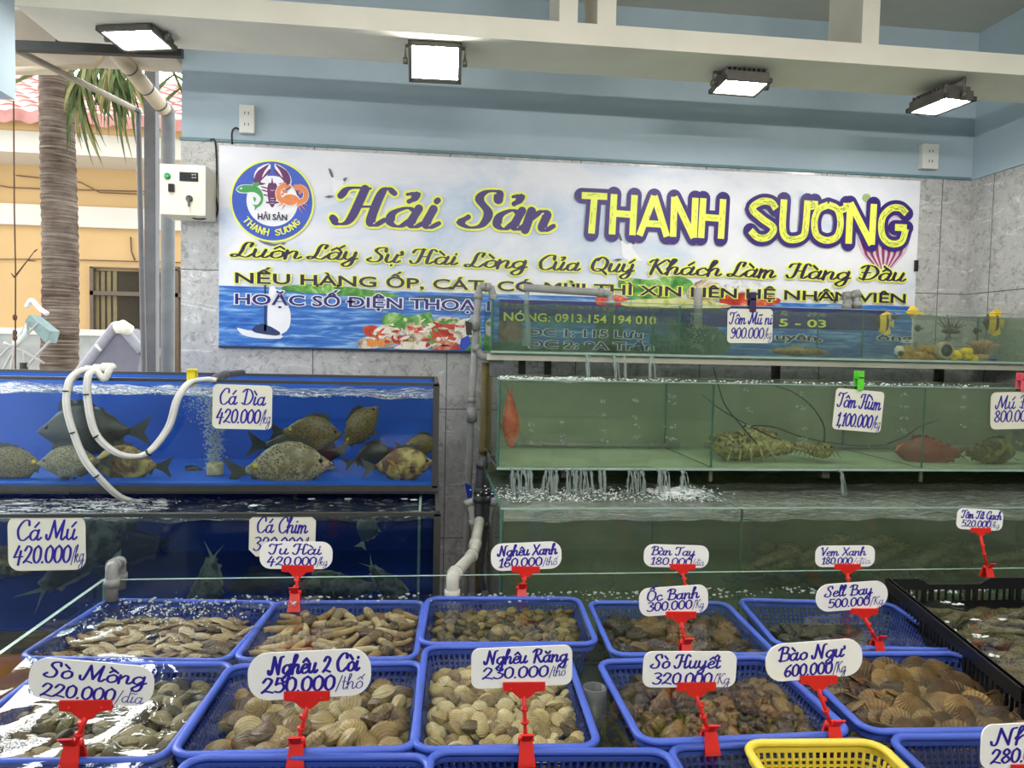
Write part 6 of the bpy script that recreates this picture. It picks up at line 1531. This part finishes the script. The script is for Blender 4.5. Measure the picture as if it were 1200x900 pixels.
def rock_mesh(L, mat, seed, name):
    r = random.Random(seed); mb = MB(); n = 14; rg = []
    for j in range(1, 9):
        t = PI*j/9; row = []
        for k in range(n):
            a = 2*PI*k/n; f = 1+.14*r.uniform(-1, 1)+.1*math.sin(3*a+seed); row.append(Vector((L*.55*math.sin(t)*math.cos(a)*f, L*.42*math.sin(t)*math.sin(a)*f, -L*.26*math.cos(t)*f)))
        rg.append(row)
    mb.rings(rg, 0); return mb.mesh(name, mat)
def pal(*q): return [(p, tuple(.8*k for k in rgb(*c)[:3])+(1,)) for p, c in zip((.26, .42, .58, .78), q)]
S_coi = shellmat('tan_clam_shell', pal((82, 59, 27), (138, 110, 62), (172, 147, 94), (198, 179, 135)), 60, .22)
S_rang = shellmat('cream_clam_shell', pal((96, 74, 40), (164, 140, 90), (202, 180, 126), (224, 208, 164)), 95, .25)
S_mong = shellmat('grey_green_clam_shell', pal((42, 36, 20), (84, 75, 44), (121, 110, 71), (171, 158, 123)), 80, .25)
S_thin = shellmat('thin_pale_shell', pal((63, 44, 22), (133, 104, 59), (177, 153, 106), (208, 193, 165)), 50, .25)
S_green = shellmat('olive_clam_shell', pal((37, 31, 11), (84, 70, 32), (124, 105, 53), (164, 146, 91)), 90, .3)
S_fan = shellmat('brown_fan_shell', pal((47, 29, 8), (94, 66, 24), (128, 95, 42), (165, 134, 74)), 60, .12, rad=True, bump=.7)
S_whelk = shellmat('brown_whelk_shell', pal((31, 18, 5), (72, 47, 17), (104, 72, 30), (138, 105, 56)), 40, .15, bump=.5)
S_snail = shellmat('dark_snail_shell', pal((22, 14, 4), (61, 43, 15), (96, 70, 27), (134, 105, 49)), 40, .3, bump=.8)
S_black = shellmat('black_shell', pal((10, 10, 8), (24, 22, 16), (44, 40, 28), (78, 70, 50)), 60, .3)
S_duck = shellmat('geoduck_shell', pal((46, 30, 12), (97, 70, 37), (133, 109, 68), (165, 149, 114)), 50, .25)
S_siph = shellmat('geoduck_siphon', pal((92, 64, 32), (160, 128, 78), (196, 170, 116), (226, 208, 168)), 160, .3)
S_dusk = shellmat('purple_brown_shell', pal((40, 28, 28), (78, 58, 54), (108, 86, 78), (146, 122, 106)), 60)
def heap(key, meshes, name, label, cat, group, sx, sy, top, mound=.02, tilt=25, layers=2, jit=.3, region=None, flat_=.0, yawrange=PI, size=.1, seed=1, lim=290, edge=1.0, stand=None, keep=.75):
    T, wd, dp, z0, dep, _ = TR[key]; r = random.Random(seed); n = 0
    x0, x1, y0, y1 = region or (-.5, .5, -.5, .5)
    for ly in range(layers):
        ny = max(1, int(dp*(y1-y0)*edge/sy)); nx = max(1, int(wd*(x1-x0)*edge/sx))
        for j in range(ny):
            for i in range(nx):
                if n >= lim: return
                if ly and r.random() > keep: continue
                u = (i+.5+(.5 if (j+ly) % 2 else 0)*.9+r.uniform(-jit, jit)*.8)/nx; v = (j+.5+r.uniform(-jit, jit))/ny
                if u > 1 or u < 0: u = (u % 1)
                x = wd*(x0+(x1-x0)*u)*1.0; y = dp*(y0+(y1-y0)*v)*1.0
                m_ = 1-max(abs(2*u-1), abs(2*v-1))**3
                z = top-mound*(1-m_)-(layers-1-ly)*sy*.42+r.uniform(-.003, .003)
                z = min(z, z0+dep+.01) if False else z
                o = link(name, r.choice(meshes)); tl = math.radians(tilt)
                R = Matrix.Rotation(r.uniform(-yawrange, yawrange), 4, 'Z') @ Matrix.Rotation(r.gauss(0, tl*.7), 4, 'X') @ Matrix.Rotation(r.gauss(0, tl*.7), 4, 'Y')
                if stand is not None and r.random() < stand: R = Matrix.Rotation(r.uniform(-.5, .5), 4, 'Z') @ Matrix.Rotation(r.uniform(.7, 1.3), 4, 'X') @ Matrix.Rotation(r.uniform(-.5, .5), 4, 'Z')
                if r.random() < .5: R = R @ Matrix.Rotation(PI, 4, 'X')
                s = 1+r.uniform(-size, size)
                o.matrix_world = Matrix.Translation(T @ Vector((x, y, z-T[2][3]))) @ T.to_3x3().to_4x4() @ R @ Matrix.Scale(s, 4)
                tag(o, label, cat, group); n += 1
    return n
TP = ZW-.016
heap('coi', [clam_mesh(.053, .042, .026, S_coi, s) for s in range(5)], 'tan_clam', 'big oval tan clam heaped in the blue basket under the ngheu 2 coi tag', 'clam', 'big tan clams', .036, .030, TP-.002, .012, 36, 2, seed=3, stand=.18)
heap('rang', [clam_mesh(.035, .028, .021, S_rang, s) for s in range(5)], 'cream_clam', 'small cream ribbed clam heaped in the blue basket under the ngheu rang tag', 'clam', 'cream ribbed clams', .0265, .0235, TP+.004, .012, 36, 2, seed=4, stand=.12)
heap('mong', [clam_mesh(.044, .031, .020, S_mong, s) for s in range(4)], 'grey_clam', 'grey green clam in the blue basket beside the so mong tag', 'clam', 'grey green clams', .032, .0255, TP-.006, .014, 32, 2, seed=5)
heap('thin', [clam_mesh(.052, .022, .010, S_thin, s, name='shell') for s in range(4)], 'thin_shell', 'thin pale shell in the far left basket of the display tank', 'shell', 'thin pale shells', .032, .024, TP-.002, .012, 18, 2, yawrange=.7, seed=6, region=(-.48, .48, -.48, .4))
heap('duck', [duck_mesh(.085, [S_duck, S_siph], s) for s in range(5)], 'geoduck_clam', 'long brown geoduck clam with a pale siphon under the tu hai tag', 'clam', 'geoduck clams', .042, .033, TP, .016, 16, 2, seed=7, keep=.85)
heap('green', [clam_mesh(.030, .025, .017, S_green, s) for s in range(4)], 'olive_clam', 'small olive clam in the basket under the ngheu xanh tag', 'clam', 'olive clams', .0235, .0215, TP-.002, .012, 30, 2, seed=8)
heap('snail', [rock_mesh(.055, S_snail, s, 'sea_snail') for s in range(4)]+[whelk_mesh(.05, S_snail, 2, 'sea_snail')], 'sea_snail', 'dark brown lumpy sea snail in the basket under the oc banh tag', 'sea snail', 'dark sea snails', .04, .034, TP-.002, .02, 30, 2, seed=9, region=(-.49, .49, -.49, .42))
heap('dark', [clam_mesh(.06, .04, .022, S_black, s, name='mussel') for s in range(3)], 'mussel', 'black shell sunk in the basket behind the bao ngu tag', 'shell', 'black shells', .038, .032, TP-.024, .016, 24, 1, seed=10, region=(-.48, .25, -.5, .4))
heap('whelk', [whelk_mesh(.050, S_whelk, s) for s in range(4)]+[rock_mesh(.046, S_whelk, 5, 'whelk'), rock_mesh(.05, S_whelk, 6, 'whelk')], 'whelk', 'brown whelk heaped in the basket under the so huyet tag', 'whelk', 'brown whelks', .035, .030, TP+.004, .014, 90, 2, seed=11)
heap('fan', [clam_mesh(.060, .056, .011, S_fan, s, ribs=22, name='fan_scallop', lop=.08) for s in range(5)], 'fan_scallop', 'flat brown fan scallop lying in the basket beside the black crate', 'scallop', 'flat fan scallops', .040, .029, TP+.006, .014, 30, 2, seed=12, stand=.45, keep=.85)
heap('near4', [clam_mesh(.055, .036, .02, S_coi, s) for s in range(3)], 'tan_clam', 'tan clam in the basket at the lower right corner', 'clam', 'tan clams in the corner basket', .040, .030, TP-.02, .02, 25, 1, seed=13)
heap('near2', [clam_mesh(.04, .034, .024, S_rang, s) for s in range(2)]+[clam_mesh(.05, .04, .028, S_dusk, 4)], 'dusky_clam', 'clam deep in the basket below the ngheu rang basket', 'clam', 'clams deep in the near basket', .07, .05, ZW-.045, .01, 25, 1, seed=14, region=(-.45, .45, -.5, .35))
heap('yellow', [rock_mesh(.07, S_dusk, s, 'sea_snail') for s in range(3)], 'sea_snail', 'purple brown sea snail in the yellow basket', 'sea snail', 'purple brown snails', .055, .05, ZW-.025, .01, 25, 1, seed=15, region=(-.4, .45, -.5, .1))
msm2 = crusty_mesh(.15, .036, .022, 9, M['mantis'], name='mantis_shrimp')
r = random.Random(31); ii = 0
for j in range(9):
    for i in range(5):
        u, v = .26+.16*i+r.uniform(-.03, .03), .12+.1*j+r.uniform(-.03, .03); p = A.lerp(B, u).lerp(D.lerp(C_, u), v); p.z = ZW-.022+r.uniform(-.006, .004)
        place(msm2, 'mantis_shrimp', p, r.uniform(-.6, .6)+(PI if r.random() < .5 else 0), 'olive brown mantis shrimp lying in the black crate', 'mantis shrimp', 1, r.uniform(-.1, .1), 'mantis shrimps in the crate')
mb = MB(); r = random.Random(8)
for px_, py_ in ((1110, 706), (1122, 708), (1143, 726), (1178, 726), (1098, 692), (1115, 694), (1150, 745), (1060, 706), (1072, 714), (1085, 720), (1098, 728), (1115, 738), (1130, 752), (1165, 768), (1135, 690), (1150, 691)):
    p = at(px_, py_, Z=ZW+.003)
    for _ in range(9): mb.ball(p+Vector((r.gauss(0, .007), r.gauss(0, .004), 0)), r.uniform(.002, .005), 0, 6, 3, (1.3, 1, .5))
tag(mb.build('foam_fleck', M['foam']), 'flecks of white foam around the black crate', 'foam', kind='stuff')
M['drain_grey'] = flat('wet_grey_pvc', rgb(78, 80, 82), .4)
# drain cup and corner pipes of the display tank
c = at(697, 805, Z=ZW+.012)
tag(MB().lathe([(.022, -.15), (.022, 0), (.0175, .0), (.0175, -.03), (0, -.031)], c, 24).build('drain_tube', M['drain_grey'], loc=c), 'open grey standpipe between the cream clams and the whelks', 'pipe')
pipe('return_pipe', 'pale grey pipe hooked over the far left corner of the display tank', [(131, 703, YT1-.03), (131, 664, YT1-.03), (141, 659, YT1+.16), (141, 690, YT1+.16)], .0145, M['grey_pvc'])
pipe('return_pipe', 'pale grey pipe slanting over the far glass into the olive clam basket', [(530, 708, YT1-.02), (530, 676, YT1-.02), (555, 649, YT1+.35), (562, 610, YT1+.5)], .0165, flat('pale_pvc', rgb(184, 182, 172), .45))

# ------------------------------------------------------------------ price cards
def card(name, label, c, wd, h, corner, lines, roll=0, lean=0, yaw=0, mat='card', octo=False, thick_pen=.17, sc_=1.0):
    """rounded card standing upright, written on its face; lines: (text, x0, x1, base, cap, pen)"""
    mb = MB(); pts = rrect(wd, h, min(wd, h)*corner, 6 if not octo else 1); n = len(pts); th = .0016
    mb.add([(x, 0, z) for x, z in pts]+[(x, th, z) for x, z in pts], [tuple(range(n)), tuple(reversed(range(n, 2*n)))]+[(i, (i+1) % n, (i+1) % n+n, i+n) for i in range(n)], 0, False)
    o = link(name, mb.mesh(name, M[mat])); Mx = Matrix.Translation(c) @ Matrix.Rotation(yaw, 4, 'Z') @ Matrix.Rotation(lean, 4, 'X') @ Matrix.Rotation(-roll, 4, 'Y'); o.matrix_world = Mx
    tag(o, label, 'price tag')
    lt = MB(); NBl = Vector((0, -1, 0))
    for i, (text, x0, x1, base, cap, pen) in enumerate(lines):
        lettering(lt, text, (-wd/2+wd*x0, -.0004-.0003*i, -h/2+h*base), Vector((1, 0, 0)), Vector((0, 0, 1)), wd*(x1-x0), h*cap, NBl, thick=pen*1.4, thin=pen*.8, slant=.14, ramp=6e-7)
    l = link('lettering', lt.mesh('lettering', M['ink'])); l.parent = o
    return o
def holder(label, jaw, jw, base, Y, lean_y=0):
    """red clip: jaw bar on top, tapered stem, wide clamp at the foot"""
    j = at(jaw[0], jaw[1], Y=Y-.006); b = at(base[0], base[1], Y=Y); k = Y/FPX; w2 = jw*k/2
    t = thing('tag_clip', label, 'sign holder', b, 'red sign clips')
    d = (j-b); hgt = .012*jw*k/.05
    mb = MB(); ax = Vector((1, 0, -.02)); up = d.normalized()
    def P(x, y, z): return j+ax*x+Vector((0, y, 0))+Vector((0, 0, 1))*z
    s = w2/.03
    mb.prism([P(-w2, -.003, .006*s), P(w2, -.003, .006*s), P(w2, -.003, -.006*s), P(w2*.55, -.003, -.0075*s), P(w2*.2, -.003, -.017*s), P(-w2*.2, -.003, -.017*s), P(-w2*.55, -.003, -.0075*s), P(-w2, -.003, -.006*s)], (0, .0035, 0))
    mb.prism([P(-w2, .003, .006*s), P(w2, .003, .006*s), P(w2, .003, -.006*s), P(-w2, .003, -.006*s)], (0, .003, 0))
    for x in (-.62, .62): mb.ball(P(w2*x, -.0035, -.0025*s), .0016*s, 0, 8, 5)
    mb.build('jaw', M['red_plastic'], t)
    mb = MB(); st_ = [P(0, 0, -.014*s), j.lerp(b, .6), b+Vector((0, 0, .012))]; mb.tube(st_, [.0048*s, .0040*s, .0046*s], 8, flatten=(1.15, .7))
    for f in (.35, .55): q = j.lerp(b, f); mb.tube([q-up*.002, q+up*.002], .0056*s, 8)
    mb.build('stem', M['red_plastic'], t)
    mb = MB(); wc = .0125*s; rx = .2 if base[0] > jaw[0] else -.1
    q0 = b+Vector((0, 0, .018*s))
    mb.prism([q0+Vector((-wc*.7, -.006, 0)), q0+Vector((wc*.7, -.006, 0)), b+Vector((wc, -.018*s, -.014*s)), b+Vector((-wc, -.018*s, -.014*s))], (0, .004, .002))
    mb.prism([q0+Vector((-wc*.7, .004, 0)), q0+Vector((wc*.7, .004, 0)), b+Vector((wc, .012*s, -.014*s)), b+Vector((-wc, .012*s, -.014*s))], (0, .004, .002))
    mb.box((q0.x-wc*.75, q0.y-.006, q0.z-.004), (q0.x+wc*.75, q0.y+.008, q0.z+.004), chamfer=.0015)
    mb.tube([q0+Vector((-wc*.9, 0, 0)), q0+Vector((wc*.9, 0, 0))], .004*s, 8)
    mb.build('clamp', M['red_plastic'], t)
    mb = MB(); mb.prism([q0+Vector((-wc*.5, -.008, .0)), q0+Vector((wc*.5, -.008, .0)), q0+Vector((wc*.7, -.022*s, .016*s)), q0+Vector((-wc*.7, -.022*s, .016*s))], (0, .003, .001)); mb.build('lever', M['red_plastic'], t)
    return t
def tagset(words, cpx, wpx, hpx, roll, jaw, jw, base, zb, lines, corner=.3, octo=False, where=None, pen=.26):
    b = at(base[0], base[1], Z=zb); Y = b.y; k = Y/FPX
    c = at(cpx[0], cpx[1], Y=Y-.006)
    holder('red clip stand carrying the %s tag' % words, jaw, jw, base, Y)
    card('price_tag', 'white price tag reading %s on a red clip' % words, c+Vector((0, .0015, 0)), wpx*k, hpx*k, corner, lines, math.radians(roll), octo=octo)
def L2(a, n, s, a0=.16, a1=.9, n1=.72, b0=.54, cap=.38, b1=.1, c2=.36, pen=.26, n0=.1, s1=.93):
    return [(a, a0, a1, b0, cap, pen), (n, n0, n1, b1, c2, pen), (s, n1+.01, s1, b1, c2*.85, pen*.42)]
tagset('so mong 220.000', (107, 800), 134, 47, -7, (101, 826), 56, (86, 888), ZF_-.01, L2('Sò Mồng', '220.000', '/dĩa', .12, .93, .7, b1=.08), .42)
tagset('ngheu 2 coi 250.000', (363, 791), 140, 56, 1.5, (360, 815), 52, (348, 884), ZF_, L2('Nghêu 2 Còi', '250.000', '/thố', .17, .9, .7, b1=.16), .42)
tagset('ngheu rang 230.000', (612, 782), 122, 49, 1, (614, 804), 51, (616, 880), ZF_, L2('Nghêu Răng', '230.000', '/thố', .13, .95, .76, b1=.24, b0=.6, c2=.32, cap=.34), .2)
tagset('so huyet 320.000', (809, 785), 119, 45, -1.5, (816, 804), 49, (831, 868), ZF_, L2('Sò Huyết', '320.000', '/Kg', .08, .82, .74, b1=.1), .25)
tagset('bao ngu 600.000', (955, 774), 128, 48, 3, (959, 796), 49, (975, 862), ZF_, L2('Bào Ngư', '600.000', '/Kg', .12, .8, .68, b1=.12, n0=.18, s1=.82), .45)
tagset('nho 280.000', (1203, 874), 126, 60, 1, (1206, 900), 52, (1212, 950), ZF_, L2('Nhồi', '280.000', '/Kg', .12, .8, .8, b1=.14), .25)
tagset('tu hai 420.000', (347, 651), 82, 32, -1, (349, 666), 36, (346, 705), ZB_, L2('Tu Hài', '420.000', '/kg', .12, .84, .78, b1=.14), .4)
tagset('ngheu xanh 160.000', (617, 652), 85, 33, 2, (616, 667), 34, (611, 699), ZB_, L2('Nghêu Xanh', '160.000', '/thố', .1, .93, .72, b1=.14), .4)
tagset('ban tay 180.000', (793, 652), 82, 28, -2, (800, 664), 32, (806, 704), ZB_, L2('Bàn Tay', '180.000', '/đĩa', .1, .78, .74, b1=.12), .4)
tagset('vem xanh 180.000', (991, 652), 79, 27, 0, (993, 664), 34, (996, 703), ZB_, L2('Vẹm Xanh', '180.000', '/đĩa', .08, .84, .62, b1=.14), .35)
tagset('oc banh 300.000', (790, 704), 87, 35, 3, (798, 720), 38, (803, 764), ZB_, L2('Ốc Banh', '300.000', '/Kg', .1, .86, .76, b1=.18), .35)
tagset('sell bay 500.000', (999, 699), 96, 35, 3, (1013, 716), 35, (1028, 759), ZB_, L2('Sell Bay', '500.000', '/Kg', .12, .78, .74, b1=.14, n0=.16), .48)
tagset('tom tit gach 520.000', (1149, 609), 64, 27, -3, (1149, 621), 27, (1157, 672), zc-.004, L2('Tôm Tít Gạch', '520.000', '/kg', .08, .95, .74, b1=.14), .3)
def glasstag(words, px, wpx, hpx, roll, Y, lines, corner=.18, octo=False, where='on the tank glass', clip=None):
    k = Y/FPX; c = at(px[0], px[1], Y=Y-.004); card('price_tag', 'cream price tag reading %s %s' % (words, where), c, wpx*k*.99, hpx*k*.99, corner, lines, math.radians(roll), mat='card_glass', octo=octo)
    if clip:
        p = at(clip[0], clip[1], Y=Y-.006); mb = MB(); s = k
        mb.box((p.x-4*s, Y-.013, p.z-12*s), (p.x+4*s, Y-.008, p.z+12*s), chamfer=.002).box((p.x-4*s, Y+.012, p.z-12*s), (p.x+4*s, Y+.017, p.z+12*s), chamfer=.002).box((p.x-4*s, Y-.013, p.z+2*s), (p.x+4*s, Y+.017, p.z+5*s), chamfer=.002)
        tag(mb.build('peg_clip', M[clip[2]], loc=p), clip[3], 'clip')
def L3(a, n, s, **kw):
    d = dict(a0=.1, a1=.88, n0=.06, n1=.8, b0=.55, cap=.36, b1=.14, c2=.36, pen=.17, s1=.97); d.update(kw); return L2(a, n, s, **d)
glasstag('ca dia 420.000', (284, 477), 66, 51, -1, YA, L3('Cá Dìa', '420.000', '/kg'), .12, where='on the blue tank')
glasstag('ca mu 420.000', (55, 636), 82, 63, .5, YBk, L3('Cá Mú', '420.000', '/kg'), .2, where='on the dark blue tank')
glasstag('ca chim 320.000', (331, 627), 75, 51, -1, YBk, L3('Cá Chim', '320.000', '/kg'), .16, octo=True, where='half behind the tu hai tag')
glasstag('tom mu ni 900.000', (879, 382), 58, 42, 1, Y1, L3('Tôm Mũ ni', '900.000', '/kg', a0=.03, a1=.98), .12, where='clipped to the topmost tank', clip=(882, 354, 'violet_clip', 'dark violet peg on the tom mu ni tag'))
glasstag('tom hum 1,100.000', (1006, 481), 65, 52, -4, Y2, L3('Tôm Hùm', '1,100.000', '/kg', a0=.04, a1=.95, b1=.1), .1, where='clipped to the middle tank', clip=(1008, 446, 'lime_clip', 'lime green peg on the tom hum tag'))
glasstag('mu do 800.000', (1191, 481), 72, 48, 2, Y2, L3('Mú Đỏ', '800.000', '/kg', b1=.2), .16, where='at the picture edge on the middle tank', clip=(1199, 448, 'pink_clip', 'pink peg on the mu do tag'))
